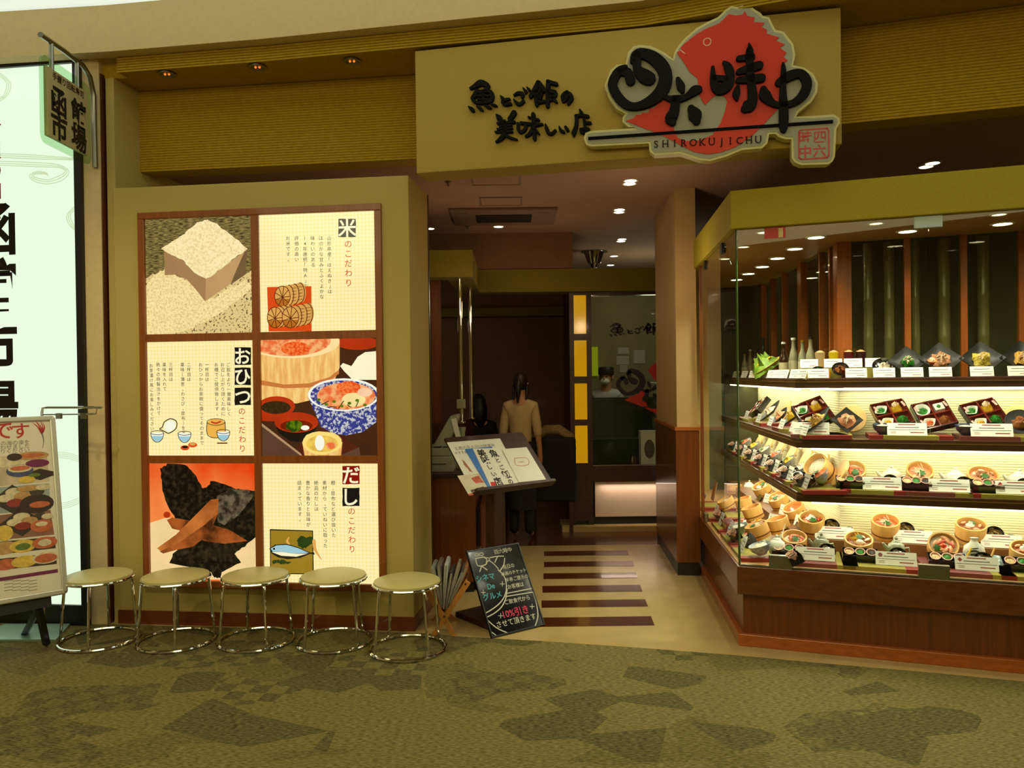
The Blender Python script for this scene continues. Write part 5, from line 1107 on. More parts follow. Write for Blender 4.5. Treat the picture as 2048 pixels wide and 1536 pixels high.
def sx_(px, e): return lineX(px, G + mC * e, vC)
t = thing('display_case', 'large angled glass showcase of plastic sample dishes with wood base and yellow-green fascia', 'display case', (0, 0, 0))
b = MB(); b.slab(ring(-.012, -.012), .30, ZD - .004); bev(b.build('counter_body', m_warmwoodx, t, smooth=0), .004)
b = MB(); b.slab(ring(.06, .03), .0, .30); b.build('recessed_base', m_warmwood, t, smooth=0)
b = MB(); b.slab(ring(.03, .0), 0, .066); bev(b.build('plinth', wood('plinth_wood', (170, 88, 30), .3, .2, 'x', .4), t, smooth=0), .004)
b = MB(); b.slab(ring(.004, .004), ZD - .004, ZD); b.build('deck', mat('deck_tan', (196, 150, 96), .35, var=.06), t, smooth=0)
b = MB(); b.slab(ring(-.03, -.03, DB + .06, EB + .06), ZF0, ZF1); bev(b.build('fascia', mat('fascia_olive_plaster', (170, 154, 32), .85, var=.06, scale=120, bump=.15, bscale=240), t, smooth=0), .004)
b = MB(); b.slab(ring(.012, .012), ZF0 - .004, ZF0); b.build('case_ceiling', mat('case_ceiling_tan', (176, 140, 80), .5, var=.04), t, smooth=0)
m_shelfw = wood('shelf_dark_wood', (70, 36, 18), .35, .25, 'x', .3)
SHD = .30; SHE = .37
shelves = []
for z in (ZS1, ZS2, ZS3):
    b = MB(); b.slab(ring(SHD, SHE), z - .055, z); sh = bev(b.build('shelf', m_shelfw, t, smooth=0), .003); shelves.append(sh)
    b = MB(); b.slab(ring(SHD - .004, SHE - .004, SHD, SHE), z - .022, z - .018); b.build('shelf_edge_line', mat('edge_line_olive', (120, 86, 34), .4), sh, smooth=0)
b = MB(); b.slab(ring(.405, .42), ZD, ZD + .085); b.build('deck_riser', mat('riser_brown', (130, 84, 44), .4, var=.08), t, smooth=0)
# grooved, lit back wall in three tiers
m_slat = mat('cream_grooved_board', (244, 238, 196), .6, var=.03)
def grooves(pa, pb, z0, z1, n, name):
    mb = MB(); inn = (pb - pa).normalized(); nrm = Vector((inn.y, -inn.x, 0))
    prof = []; q = (z1 - z0) / n
    for i in range(n): prof += [(0, z0 + q * (i + .05)), (0, z0 + q * (i + .72)), (-.006, z0 + q * (i + .80)), (-.006, z0 + q * (i + .97))]
    for d, z in prof: mb.v += [tuple(pa + nrm * d + Vector((0, 0, z))), tuple(pb + nrm * d + Vector((0, 0, z)))]
    mb.f = [(2 * i, 2 * i + 1, 2 * i + 3, 2 * i + 2) for i in range(len(prof) - 1)]; mb.mi = [0] * len(mb.f); return mb.build(name, m_slat, t, smooth=0)
B_ = cor(DB, EB); Bf = fr_end(DB); Bs = sd_end(EB)
for z0, z1 in ((ZD + .085, ZS3 - .055), (ZS3, ZS2 - .055), (ZS2, ZS1 - .055)):
    n = int((z1 - z0) / .0145)
    grooves(B_, Bf, z0, z1, n, 'back_panel'); grooves(Bs, B_, z0, z1, n, 'back_panel')
b = MB(); b.slab([P2(sd_end(EB + .008)), P2(cor(DB + .008, EB + .008)), P2(fr_end(DB + .008)), P2(Bf + nC * .04), P2(cor(DB + .04, EB + .04)), P2(Bs + mC * .04)], 0, ZS1 - .01); b.build('back_carcass', m_warmwood, t, smooth=0)
# fluorescent tubes under each shelf, close to the back wall
m_tube = lit('tube_light', (255, 246, 205), 3, 0)
cc = 1.0
for z, e in ((ZS1, 9.0), (ZS2, 8.0), (ZS3, 8.0)):
    for (pa, pb, dirv, inw, a0, a1) in ((cor(DB - .05, EB - .05), fr_end(DB - .05), uC, nC, .06, None), (cor(DB - .05, EB - .05), sd_end(EB - .05), vC, mC, .10, 2.65)):
        ln = (pb - pa).length; a1_ = ln if a1 is None else a1
        p, q = pa + dirv * a0, pa + dirv * a1_; zz = z - .055 - .012
        b = MB(); b.tube([(p.x, p.y, zz), (q.x, q.y, zz)], .009, 8); b.build('tube_lamp', m_tube, t)
        c = (p + q) / 2 - inw * .06; a_ = math.atan2(dirv.y, dirv.x)
        tilt = R(24) if dirv is uC else R(-24)
        l = lamp('AREA', 'shelf_tube_light', (c.x, c.y, z - .062), e * (a1_ - a0) * .24, (1, .94, .66), rot=(0, 0, 0), size=a1_ - a0, size_y=.05)
        l.rotation_euler = (Matrix.Rotation(a_, 3, 'Z') @ Matrix.Rotation(tilt, 3, 'X')).to_euler()
for z in (ZS1, ZS2, ZS3):  # added tubes and fill lights under the shelf fronts, to brighten the dishes
    for (pa, dirv, inw, a0, a1_, d_) in ((cor(SHD + .05, SHE + .05), uC, nC, .04, 1.25, SHD), (cor(SHD + .05, SHE + .05), vC, mC, .06, 2.4, SHE)):
        p, q = pa + dirv * a0, pa + dirv * a1_; zz = z - .055 - .009
        b = MB(); b.tube([(p.x, p.y, zz), (q.x, q.y, zz)], .006, 8); b.build('tube_lamp', m_tube, t)
        c = (p + q) / 2; l = lamp('AREA', 'shelf_front_fill', (c.x, c.y, z - .074), 2.0 * (a1_ - a0), (1, .95, .72), size=a1_ - a0, size_y=.03)
        l.rotation_euler = (0, 0, math.atan2(dirv.y, dirv.x))
# upper back screen: wood posts, dark glass, bamboo-like poles
zt0 = ZS1; zt1 = ZF0 - .004
m_postw = wood('orange_brown_post', (158, 82, 24), .35, .2, 'z', .3)
b = MB(); c0 = cor(DB - .01, EB - .01); b.slab([P2(c0), P2(c0 + uC * .08), P2(c0 + uC * .08 + nC * .06), P2(cor(DB + .05, EB + .05)), P2(c0 + vC * .08 + mC * .06), P2(c0 + vC * .08)], zt0, zt1); b.build('corner_post', m_postw, t, smooth=0)
b = MB()
for px in (1817, 1930, 2046): p = fx(px, DB); b.slab([P2(p - uC * .017), P2(p + uC * .017), P2(p + uC * .017 + nC * .05), P2(p - uC * .017 + nC * .05)], zt0, zt1)
p = fr_end(DB); 
post_mb = b
for px in (1817, 1930, 2046):
    p = fx(px, DB); b = MB(); b.slab([P2(p - uC * .017), P2(p + uC * .017), P2(p + uC * .017 + nC * .05), P2(p - uC * .017 + nC * .05)], zt0, zt1); b.build('screen_post', m_postw, t, smooth=0)
for px, hw in ((1660, .014), (1640, .012), (1600, .05), (1566, .014), (1543, .02), (1522, .045)):
    p = sx_(px, EB); b = MB(); b.slab([P2(p - vC * hw), P2(p + vC * hw), P2(p + vC * hw + mC * .05), P2(p - vC * hw + mC * .05)], zt0, zt1); b.build('screen_post', m_postw, t, smooth=0)
b = MB(); b.slab([P2(B_ + uC * .08 + nC * .02), P2(Bf + nC * .02), P2(Bf + nC * .028), P2(B_ + uC * .08 + nC * .028)], zt0, zt1); b.build('rear_glass', m_glass, t, smooth=0)
b = MB(); b.slab([P2(B_ + vC * .08 + mC * .02), P2(Bs + mC * .02), P2(Bs + mC * .028), P2(B_ + vC * .08 + mC * .028)], zt0, zt1); b.build('rear_glass', m_glass, t, smooth=0)
b = MB(); b.slab([P2(B_ + nC * .3), P2(fr_end(DB + .3)), P2(fr_end(DB + .34)), P2(B_ + nC * .34)], 0, 2.6); o = struct(b.build('wall_back', mat('dark_olive_wall', (62, 66, 36), .6, var=.15, scale=4), smooth=0))
m_bam = mat('bamboo_green', (112, 112, 70), .3, var=.15, scale=3, stretch=(8, 8, .6), coat=.3)
for k, px in enumerate((1738, 1780, 1832, 1890, 1968)):
    p = fx(px, DB + .14); tt = thing('bamboo_pole', ('first', 'second', 'third', 'fourth', 'fifth')[k] + ' green bamboo pole from the corner post behind the showcase glass', 'pole', (p.x, p.y, zt0), group='bamboo poles behind the showcase')
    b = MB(); r = (.028, .03, .026, .034, .032)[k]; prof = [(r, 0)]
    for q in range(1, 4): z = q * .24; prof += [(r, z - .012), (r * 1.08, z), (r, z + .012)]
    prof.append((r, zt1 - zt0)); b.lathe(prof, 18); b.build('cane', m_bam, tt)
    bp = MB(); bp.slab([P2(p - uC * .05 - nC * .04), P2(p + uC * .05 - nC * .04), P2(p + uC * .05 + nC * .04), P2(p - uC * .05 + nC * .04)], zt0 - .03, zt0)
    bp.v = [(v[0] - p.x, v[1] - p.y, v[2] - zt0) for v in bp.v]; bp.build('cane_foot', m_darkwood, tt, smooth=0)
# glass front and side, clamps
jx = [fx(1859, 0), fr_end(0)]
b = MB(); b.slab([P2(G), P2(jx[0] - uC * .002), P2(jx[0] - uC * .002 + nC * .008), P2(G + nC * .008)], ZD, ZF0); b.build('front_glass', m_glass, t, smooth=0)
b = MB(); b.slab([P2(jx[0] + uC * .002), P2(fr_end(0)), P2(fr_end(.008)), P2(jx[0] + uC * .002 + nC * .008)], ZD, ZF0); b.build('front_glass', m_glass, t, smooth=0)
b = MB(); b.slab([P2(G + mC * .008), P2(G), P2(sd_end(0)), P2(sd_end(.008))], ZD, ZF0); b.build('side_glass', glass_mat('side_glass', (250, 253, 248), .1, .99, 1.25), t, smooth=0)
b = MB(); b.slab([P2(G - uC * .003 - nC * .003), P2(G + uC * .004), P2(G + nC * .009 + mC * .009), P2(G + vC * .004)], ZD, ZF0); b.build('glass_corner_joint', mat('green_glass_edge', (70, 90, 48), .2, var=.05), t, smooth=0)
b = MB(); e0, e1 = sd_end(.26) - vC * .02, sd_end(.40) - vC * .02; b.slab([P2(e0), P2(e1), P2(e1 + vC * .01), P2(e0 + vC * .01)], ZD, ZF0); b.build('end_glass', mat('teal_panel', (56, 92, 74), .15, var=.05, coat=.5), t, smooth=0)
b = MB(); e0, e1 = sd_end(.0) - vC * .03, sd_end(.26) - vC * .03; b.slab([P2(e0), P2(e1), P2(e1 + vC * .01), P2(e0 + vC * .01)], ZD, ZF0); b.build('end_panel', m_plaster, t, smooth=0)
b = MB(); e0, e1 = sd_end(.40) - vC * .03, sd_end(EB + .1) - vC * .03; b.slab([P2(e0), P2(e1), P2(e1 + vC * .01), P2(e0 + vC * .01)], ZD, ZF0); b.build('end_panel', mat('olive_tile', (70, 70, 36), .3, var=.1, scale=6), t, smooth=0)
b = MB(); e0, e1 = sd_end(.0) + vC * .05, sd_end(EB + .1) + vC * .05; b.slab([P2(e0), P2(e1), P2(e1 + vC * .03), P2(e0 + vC * .03)], 0, ZF1); b.build('end_wall', m_darkwoodz, t, smooth=0)
b = MB(); q_ = G + vC * 1.42; b.slab([P2(q_ - mC * .008), P2(q_ + mC * .012), P2(q_ + mC * .012 + vC * .03), P2(q_ - mC * .008 + vC * .03)], ZD, ZF0); b.build('end_post', m_warmwood, t, smooth=0)
def clampf(p, dirv, inw, z0, z1, w, m=m_steel):
    b = MB(); b.slab([P2(p - dirv * w - inw * .008), P2(p + dirv * w - inw * .008), P2(p + dirv * w + inw * .018), P2(p - dirv * w + inw * .018)], z0, z1); bev(b.build('glass_clamp', m, t, smooth=0), .002)
for px, hw in ((1558, .060), (1865, .072)):
    p = fx(px, 0); clampf(p, uC, nC, ZD - .01, ZD + .068, hw)
for px in (1845, 1873): p = fx(px, 0); clampf(p, uC, nC, ZF0 - .062, ZF0, .033, mat('pale_clamp', (188, 206, 206), .4, var=.02))
for px in (1447, 1413): p = sx_(px, 0); clampf(p, vC, mC, ZF0 - .06, ZF0, .035, m_black)
p = sx_(1408, 0); clampf(p, vC, mC, ZD, ZD + .06, .04)
p = fx(1553, -.004); b = MB(); b.slab([P2(p - uC * .055), P2(p + uC * .055), P2(p + uC * .055 + nC * .002), P2(p - uC * .055 + nC * .002)], ZF0 - .062, ZF0 - .004); st_ = b.build('red_sticker', mat('sticker_red', (190, 40, 22), .5, var=.03), t, smooth=0)
p2 = p + uC * .03; b = MB(); b.slab([P2(p2 - uC * .012 - nC * .001), P2(p2 + uC * .012 - nC * .001), P2(p2 + uC * .012), P2(p2 - uC * .012)], ZF0 - .06, ZF0 - .01); b.build('sticker_figure', mat('sticker_cream', (216, 190, 130), .5), st_, smooth=0)
b = MB(); b.slab([P2(G - nC * .004 + uC * .01), P2(fr_end(-.004)), P2(fr_end(.010)), P2(G + nC * .010 + uC * .01)], ZD - .001, ZD + .006); b.build('glass_channel', m_steel, t, smooth=0)
# case downlights
dl = [(1632, 474), (1590, 497), (1555, 516), (1525, 533), (1497, 547), (1473, 559), (1815, 462), (2005, 447), (1527, 464), (1487, 493), (1450, 517), (1752, 446), (1998, 428)]
for k, (x, y) in enumerate(dl):
    p = gnd(x, y, ZF0 - .004); big = k < 8
    lb = ('downlight of the inner row in the showcase ceiling, number %s from the corner' % ('one', 'two', 'three', 'four', 'five', 'six')[k]) if k < 6 else ('first', 'second')[k - 6] + ' large downlight of the showcase front run ceiling' if k < 8 else ('dim outer row downlight of the showcase side run, number %s from corner' % ('one', 'two', 'three')[k - 8]) if k < 11 else ('left', 'right')[k - 11] + ' dim downlight close to the showcase front glass'
    tt = thing('case_downlight', lb, 'downlight', (p.x, p.y, ZF0 - .004), group='showcase downlights'); r = .047 if big else .034
    b = MB(); b.lathe([(r * 1.3, 0), (r * 1.25, -.005), (r, -.006), (r * .96, 0)], 20); b.build('trim_ring', m_white, tt); b = MB(); b.lathe([(0, -.003), (r * .96, -.003)], 20); b.build('lamp_disc', m_bright if big else lit('dim_lamp_disc', (255, 230, 180), 1.6, 0), tt)
    if k >= 8: lamp('SPOT', 'case_outer_lamp', (p.x, p.y, ZF0 - .03), 30, (1, .95, .74), spot=125, blend=.8, rad=.04)
    if k in (0, 2, 4, 6, 7): lamp('SPOT', 'case_downlight_lamp', (p.x, p.y, ZF0 - .03), 5.5, (1, .84, .52), spot=110, rad=.04)

# ------------------------------------------------------------------ food materials
m_hinoki = mat('cypress_wood', (224, 174, 98), .45, var=.16, scale=3, stretch=(9, 9, .8)); m_hinoki2 = mat('cypress_wood_inner', (232, 190, 120), .5, var=.1, scale=3, stretch=(9, 9, .8)); m_hoop = mat('dark_hoop', (110, 58, 24), .5)
m_rice_ = mat('cooked_rice', (236, 228, 204), .6, var=.08, scale=120, bump=.6, bscale=180); m_salmon = mat('salmon', (226, 112, 66), .3, var=.2, scale=40, coat=.3); m_tuna = mat('tuna', (200, 84, 66), .3, var=.2, scale=30, coat=.3)
m_pinkf = mat('pink_sashimi', (232, 160, 116), .3, var=.18, scale=40, coat=.3); m_ikura = mat('salmon_roe', (222, 70, 20), .15, var=.2, scale=90, coat=.6); m_leaf = mat('green_leaf', (46, 104, 30), .5, var=.25, scale=40)
m_crab = mat('white_crab', (240, 216, 184), .5, var=.12, scale=60); m_egg = mat('soft_egg', (244, 226, 200), .2, var=.08, scale=10, coat=.5); m_yegg = mat('egg_shreds', (226, 182, 40), .5, var=.15, scale=60)
m_brown = mat('simmered_brown', (150, 88, 42), .4, var=.3, scale=50); m_radish = mat('grated_radish', (234, 236, 226), .5, var=.06, scale=80, bump=.4, bscale=120); m_blackl = mat('black_lacquer', (16, 15, 14), .16, var=.1, coat=.6)
m_redl = mat('red_lacquer', (112, 26, 16), .25, var=.1, coat=.4); m_soup = mat('miso_soup', (84, 62, 26), .15, var=.35, scale=60, coat=.6); m_porc = mat('white_porcelain', (232, 234, 222), .18, var=.02, coat=.5)
m_bluep = mat('blue_porcelain', (56, 70, 96), .25, var=.1, coat=.5); m_pinkc = mat('pink_rim_cup', (206, 158, 140), .3, var=.05); m_greens = mat('green_garnish', (40, 128, 36), .5, var=.2, scale=60)
m_matred = mat('red_mat', (140, 34, 30), .5, var=.06); m_matolive = mat('olive_mat', (150, 140, 50), .6, var=.06); m_matplum = mat('plum_mat', (120, 56, 50), .55, var=.06)
m_card = mat('price_card', (242, 243, 234), .5, var=.02); m_cardred = mat('card_heading', (160, 44, 54), .6); m_cardink = mat('card_print', (70, 72, 76), .6); m_cardblock = mat('card_block', (148, 84, 96), .6)
m_slate = mat('dark_slate_plate', (20, 22, 20), .5, var=.15, scale=30); m_fry = mat('fried_batter', (206, 156, 66), .6, var=.2, scale=60, bump=.6, bscale=90)
m_bento_in = mat('bento_red_inside', (124, 36, 22), .3, var=.06, coat=.3)
m_orange = mat('orange_juice', (238, 146, 8), .2, var=.04); m_pinkbg = mat('photo_card', (196, 164, 140), .5, var=.2, scale=5)
MC = {}
def shared(key, fn):
    if key not in MC: MC[key] = fn()
    return MC[key]
def part(name, key, fn, mats_, parent, smooth=35):
    """mesh data are shared by every repeat of the same part"""
    if key not in MC:
        b = fn(); o = b.build(name, mats_, parent, smooth); MC[key] = o.data; return o
    return link(name, MC[key], parent)
def leafm():
    b = MB(); pts = [(0, -.02), (.008, -.012), (.02, -.014), (.014, -.002), (.022, .008), (.010, .010), (0, .024), (-.010, .010), (-.022, .008), (-.014, -.002), (-.02, -.014), (-.008, -.012)]
    vs = [(0, 0, .006)] + [(x, y, .0 + .002 * (i % 2)) for i, (x, y) in enumerate(pts)]; n = len(pts)
    vs += [(x, y, z - .0015) for x, y, z in vs]
    fs = [(0, 1 + i, 1 + (i + 1) % n) for i in range(n)] + [(n + 1, n + 2 + (i + 1) % n, n + 2 + i) for i in range(n)] + [(1 + i, n + 2 + i, n + 2 + (i + 1) % n, 1 + (i + 1) % n) for i in range(n)]
    return b.add(vs, fs)
def heap(r, h, seed, n=14, rough=.25):
    rnd = random.Random(seed); b = MB(); rings = 5; vs = [(0, 0, h)]; fs = []
    for k in range(1, rings + 1):
        q = k / rings
        for i in range(n):
            a = 2 * pi * i / n; rr = r * q * (1 + rnd.uniform(-rough, rough) * .5); z = h * (1 - q ** 1.8) * (1 + rnd.uniform(-rough, rough)) if k < rings else 0
            vs.append((rr * cos(a), rr * sin(a), z))
    for i in range(n): fs.append((0, 1 + i, 1 + (i + 1) % n))
    for k in range(rings - 1):
        for i in range(n): a = 1 + k * n + i; c = 1 + k * n + (i + 1) % n; fs.append((a, a + n, c + n, c))
    fs.append(tuple(1 + (rings - 1) * n + i for i in range(n - 1, -1, -1))); return b.add(vs, fs)
def slices(r, n, seed, sz=.022):
    rnd = random.Random(seed); b = MB()
    for i in range(n):
        a = 2 * pi * i / n + rnd.uniform(-.3, .3); q = r * rnd.uniform(.35, .8)
        b.M = Matrix.Translation((q * cos(a), q * sin(a), rnd.uniform(0, .006))) @ Matrix.Rotation(a + rnd.uniform(.8, 2.2), 4, 'Z') @ Matrix.Rotation(rnd.uniform(-.3, .3), 4, 'X')
        b.ball((0, 0, .004), sz, sz * .5, .006, 10, 6)
    b.M = ID; return b
def shreds(r, n, seed, ln=.05, th=.0022):
    rnd = random.Random(seed); b = MB()
    for i in range(n):
        a = rnd.uniform(0, 2 * pi); q = r * rnd.uniform(0, .6); c = Vector((q * cos(a), q * sin(a), rnd.uniform(.0, .018))); d = Vector((rnd.uniform(-1, 1), rnd.uniform(-1, 1), rnd.uniform(-.2, .4))).normalized() * ln / 2
        b.tube([tuple(c - d), tuple(c + Vector((0, 0, .004))), tuple(c + d)], th, 4)
    return b
def root(name, label, cat, pos, z, ang, tilt=0, group=None, lift=0.0):
    return thing(name, label, cat, (pos.x, pos.y, z + lift), ang, group, tilt=R(tilt))
# ---- builders (base on local z = 0, front towards local -y)
TOP = {'salmon': (m_rice_, [(m_salmon, 'sl', 7, .020)], 1), 'pink': (m_rice_, [(m_pinkf, 'sl', 12, .022)], 1), 'tuna': (m_rice_, [(m_tuna, 'sl', 5, .022), (m_pinkf, 'sl', 9, .024), (m_ikura, 'roe', 1, .018)], 1), 'crab': (m_pinkf, [(m_crab, 'sh', 26, .05)], 1), 'crabred': (m_salmon, [(m_crab, 'sh', 26, .05)], 1),
       'egg': (m_brown, [(m_yegg, 'sh', 22, .03), (m_egg, 'ball', 1, .022), (m_crab, 'sl', 4, .02)], 1), 'radish': (m_brown, [(m_radish, 'heap', 1, .034), (m_ikura, 'sl', 3, .02)], 1), 'meat': (m_brown, [(m_radish, 'heap', 1, .026), (m_pinkf, 'sl', 5, .018)], 1), 'octopus': (m_pinkf, [(m_brown, 'sl', 8, .016), (m_crab, 'sl', 4, .016)], 1), 'rice': (m_rice_, [], 0), 'plain': (m_salmon, [], 0)}
def tub(pos, z, ang, label, top='salmon', r=.070, h=.085, tilt=14, group='wooden rice tubs in the showcase'):
    t = root('rice_tub', label, 'rice tub', pos, z, ang, tilt, group, lift=r * sin(R(tilt)) * .9); k = (round(r, 3), round(h, 3))
    part('tub_wall', ('tw',) + k, lambda: MB().lathe([(r * .94, 0), (r, h), (r * .99, h + .002), (r * .88, h + .002), (r * .87, h), (r * .84, h * .45), (0, h * .44)], 28), m_hinoki, t)
    part('hoop', ('th',) + k, lambda: MB().lathe([(r * .955, h * .22), (r * .975, h * .22), (r * .98, h * .30), (r * .96, h * .30)], 28), m_hoop, t)
    base, tops, lf = TOP[top]; zf = h * .70
    o = part('filling', ('tf', top) + k, lambda: heap(r * .855, .016, 3, 16, .12), base, t, 60); o.location.z = zf
    for i, (m, kind, n, sz) in enumerate(tops):
        fn = {'sl': lambda: slices(r * .8, n, i + 5, sz), 'sh': lambda: shreds(r * .7, n, i + 9, sz), 'heap': lambda: heap(sz, .028, 4, 12, .3), 'ball': lambda: MB().ball((0, 0, .01), sz, sz * .9, sz * .8, 14, 8), 'roe': lambda: heap(sz, .014, 6, 12, .3)}[kind]
        o = part('topping', ('tt', top, i) + k, fn, m, t, 60); o.location = {'heap': (.0, .012, zf + .008), 'ball': (.004, -.026, zf + .01), 'roe': (0, -.006, zf + .018), 'sh': (-.014 if top == 'egg' else 0, .016 if top == 'egg' else 0, zf + .010), 'sl': (.02 if top == 'egg' else 0, .012 if top == 'egg' else 0, zf + .010)}[kind]
    if lf: o = part('leaf', 'leaf', leafm, m_leaf, t); o.location = (.006 if top != 'tuna' else -.032, -.022 if top not in ('egg', 'meat') else .02, zf + .026); o.rotation_euler = (R(14), 0, R(20))
    return t
def soupbowl(pos, z, ang, label, r=.045, tilt=58):
    t = root('soup_bowl', label, 'soup bowl', pos, z, ang, tilt, 'black soup bowls in the showcase', lift=r * .55)
    part('bowl', ('sb', r), lambda: MB().lathe([(r * .42, 0), (r * .45, .006), (r * .8, .016), (r, .042), (r * .96, .042), (r * .76, .019), (0, .012)], 22), m_blackl, t)
    o = part('soup', ('ss', r), lambda: heap(r * .88, .007, 2, 14, .5), m_soup, t, 60); o.location.z = .031
    o = part('garnish', ('sg', r), lambda: slices(r * .5, 4, 3, .012), mat('soup_garnish', (122, 104, 44), .4, var=.4, scale=60), t, 60); o.location.z = .036; return t
def teapot(pos, z, ang, label, r=.056, m=None, tag_='p'):
    m = m or m_porc; t = root('teapot', label, 'teapot', pos, z, ang, 0, 'small teapots in the showcase')
    part('pot_body', ('tp', r, tag_), lambda: MB().lathe([(r * .55, 0), (r * .9, .016), (r, .048), (r * .88, .078), (r * .45, .092), (0, .093)], 22), m, t, 60)
    part('spout', ('ts', r, tag_), lambda: MB().tube([(-r * .8, -.01, .045), (-r * 1.25, -.015, .066), (-r * 1.5, -.018, .086)], [.015, .011, .006], 8), m, t, 60)
    part('handle', ('ha', r, tag_), lambda: MB().tube([(r * .85, 0, .056), (r * 1.35, 0, .062), (r * 1.42, 0, .042), (r * 1.2, 0, .022), (r * .9, 0, .020)], .006, 6), m, t, 60)
    l = part('lid', ('tl', r, tag_), lambda: MB().lathe([(r * .5, .090), (r * .45, .098), (.006, .104), (.010, .111), (.006, .118), (0, .119)], 16), m, t, 60); return t
def cupw(pos, z, ang, label, r=.030):
    t = root('lidded_cup', label, 'cup', pos, z, ang, 0, 'white lidded cups in the showcase')
    part('cup', ('cp', r), lambda: MB().lathe([(r * 1.15, 0), (r * 1.1, .006), (r * .62, .026), (r * .5, .028)], 18), m_porc, t, 60)
    part('foot_ring', ('cf', r), lambda: MB().lathe([(r * .5, .028), (r * .52, .033), (r * .44, .034), (0, .030)], 18), m_bluep, t, 60); return t
def condiments(pos, z, ang, label, w=.17):
    t = root('condiment_tray', label, 'condiment tray', pos, z, ang, 26, 'black condiment trays in the showcase', lift=.016)
    def tr():
        b = MB(); b.box(-w / 2, w / 2, -.036, .036, 0, .006); b.box(-w / 2, w / 2, -.036, -.033, .006, .042); b.box(-w / 2, w / 2, .033, .036, .006, .042); b.box(-w / 2, -w / 2 + .003, -.033, .033, .006, .042); b.box(w / 2 - .003, w / 2, -.033, .033, .006, .042); return b
    part('tray', ('ct', w), tr, m_blackl, t, 0)
    for i, (x, m) in enumerate(((-w * .31, mat('pickle_white', (226, 206, 150), .5, var=.2, scale=60)), (0, m_greens), (w * .31, mat('nori_dark', (46, 40, 36), .5, var=.3, scale=60)))):
        c = part('condiment_cup', 'cc', lambda: MB().lathe([(.014, .006), (.024, .050), (.0265, .053), (.0225, .053), (.018, .036), (0, .034)], 18), m_pinkc, t, 60); c.location = (x, 0, 0); c.rotation_euler = (R(8), 0, 0)
        f = part('filling', ('cfil', i), lambda: heap(.0205, .008, 5 + i, 12, .4), m, c, 60); f.location.z = .043
    return t
def placemat(pos, z, ang, label, w=.40, d=.20, kind=0):
    t = root('display_mat', label, 'display mat', pos, z, ang, 0, 'coloured display mats in the showcase')
    segs = ((m_matred, .17, 0), (m_matolive, .66, 1), (m_matred, .17, 0)) if kind == 0 else ((m_matplum, .74, 0), (m_matolive, .26, 0))
    x = -w / 2
    for i, (m, q, _) in enumerate(segs):
        b = MB(); b.box(x, x + w * q, -d / 2, d / 2, 0, .022); b.build('mat_section', m, t, smooth=0); x += w * q
    return t
CARDN = [0]
def card(pos, z, ang, label, w=.105, h=.062, wide=False, tilt=-20, mark=None, group='price cards in the showcase'):
    if wide: w, h = .20, .072
    t = root('price_card', label, 'price card', pos, z, ang, tilt, group, lift=.003)
    part('card', ('kc', w, h), lambda: MB().box(-w / 2, w / 2, 0, .002, 0, h), m_card, t, 0)
    part('stand', ('ks', w, h), lambda: MB().box(-w * .2, w * .2, .002, .026, 0, .004).box(-w * .2, w * .2, .002, .004, 0, h * .6), m_porc, t, 0)
    def pr():
        b = MB(); b.flat([(-w * .46, h * .44), (w * .46, h * .44), (w * .46, h * .47), (-w * .46, h * .47)], .0006, 0)
        y = h * .62
        if wide:
            b.flat([(-w * .22, h * .84), (w * .22, h * .84), (w * .22, h * .91), (-w * .22, h * .91)], .0006, 1); b.flat([(-w * .30, y), (w * .30, y), (w * .30, y + h * .05), (-w * .30, y + h * .05)], .0006, 0)
            b.flat([(-w * .42, h * .14), (-w * .26, h * .14), (-w * .26, h * .32), (-w * .42, h * .32)], .0006, 2) if False else None
            for q in (.17, .28): b.flat([(-w * .42, h * q), (-w * .28, h * q), (-w * .28, h * (q + .03)), (-w * .42, h * (q + .03))], .0006, 2)
            b.flat([(w * .08, h * .20), (w * .42, h * .20), (w * .42, h * .27), (w * .08, h * .27)], .0006, 1)
        else:
            b.flat([(-w * .34, y + h * .08), (w * .34, y + h * .08), (w * .34, y + h * .13), (-w * .34, y + h * .13)], .0006, 0); b.flat([(w * .0, h * .2), (w * .4, h * .2), (w * .4, h * .25), (w * .0, h * .25)], .0006, 1)
        if mark: b.flat(ell(-w * .38, h * .74, .011, .011, 4 if mark == 'd' else 14), .0008, 1 if mark == 'd' else 2)
        return b
    part('print', ('kp', w, h, mark), pr, [m_cardink, m_cardred, m_cardblock], t, 0); return t
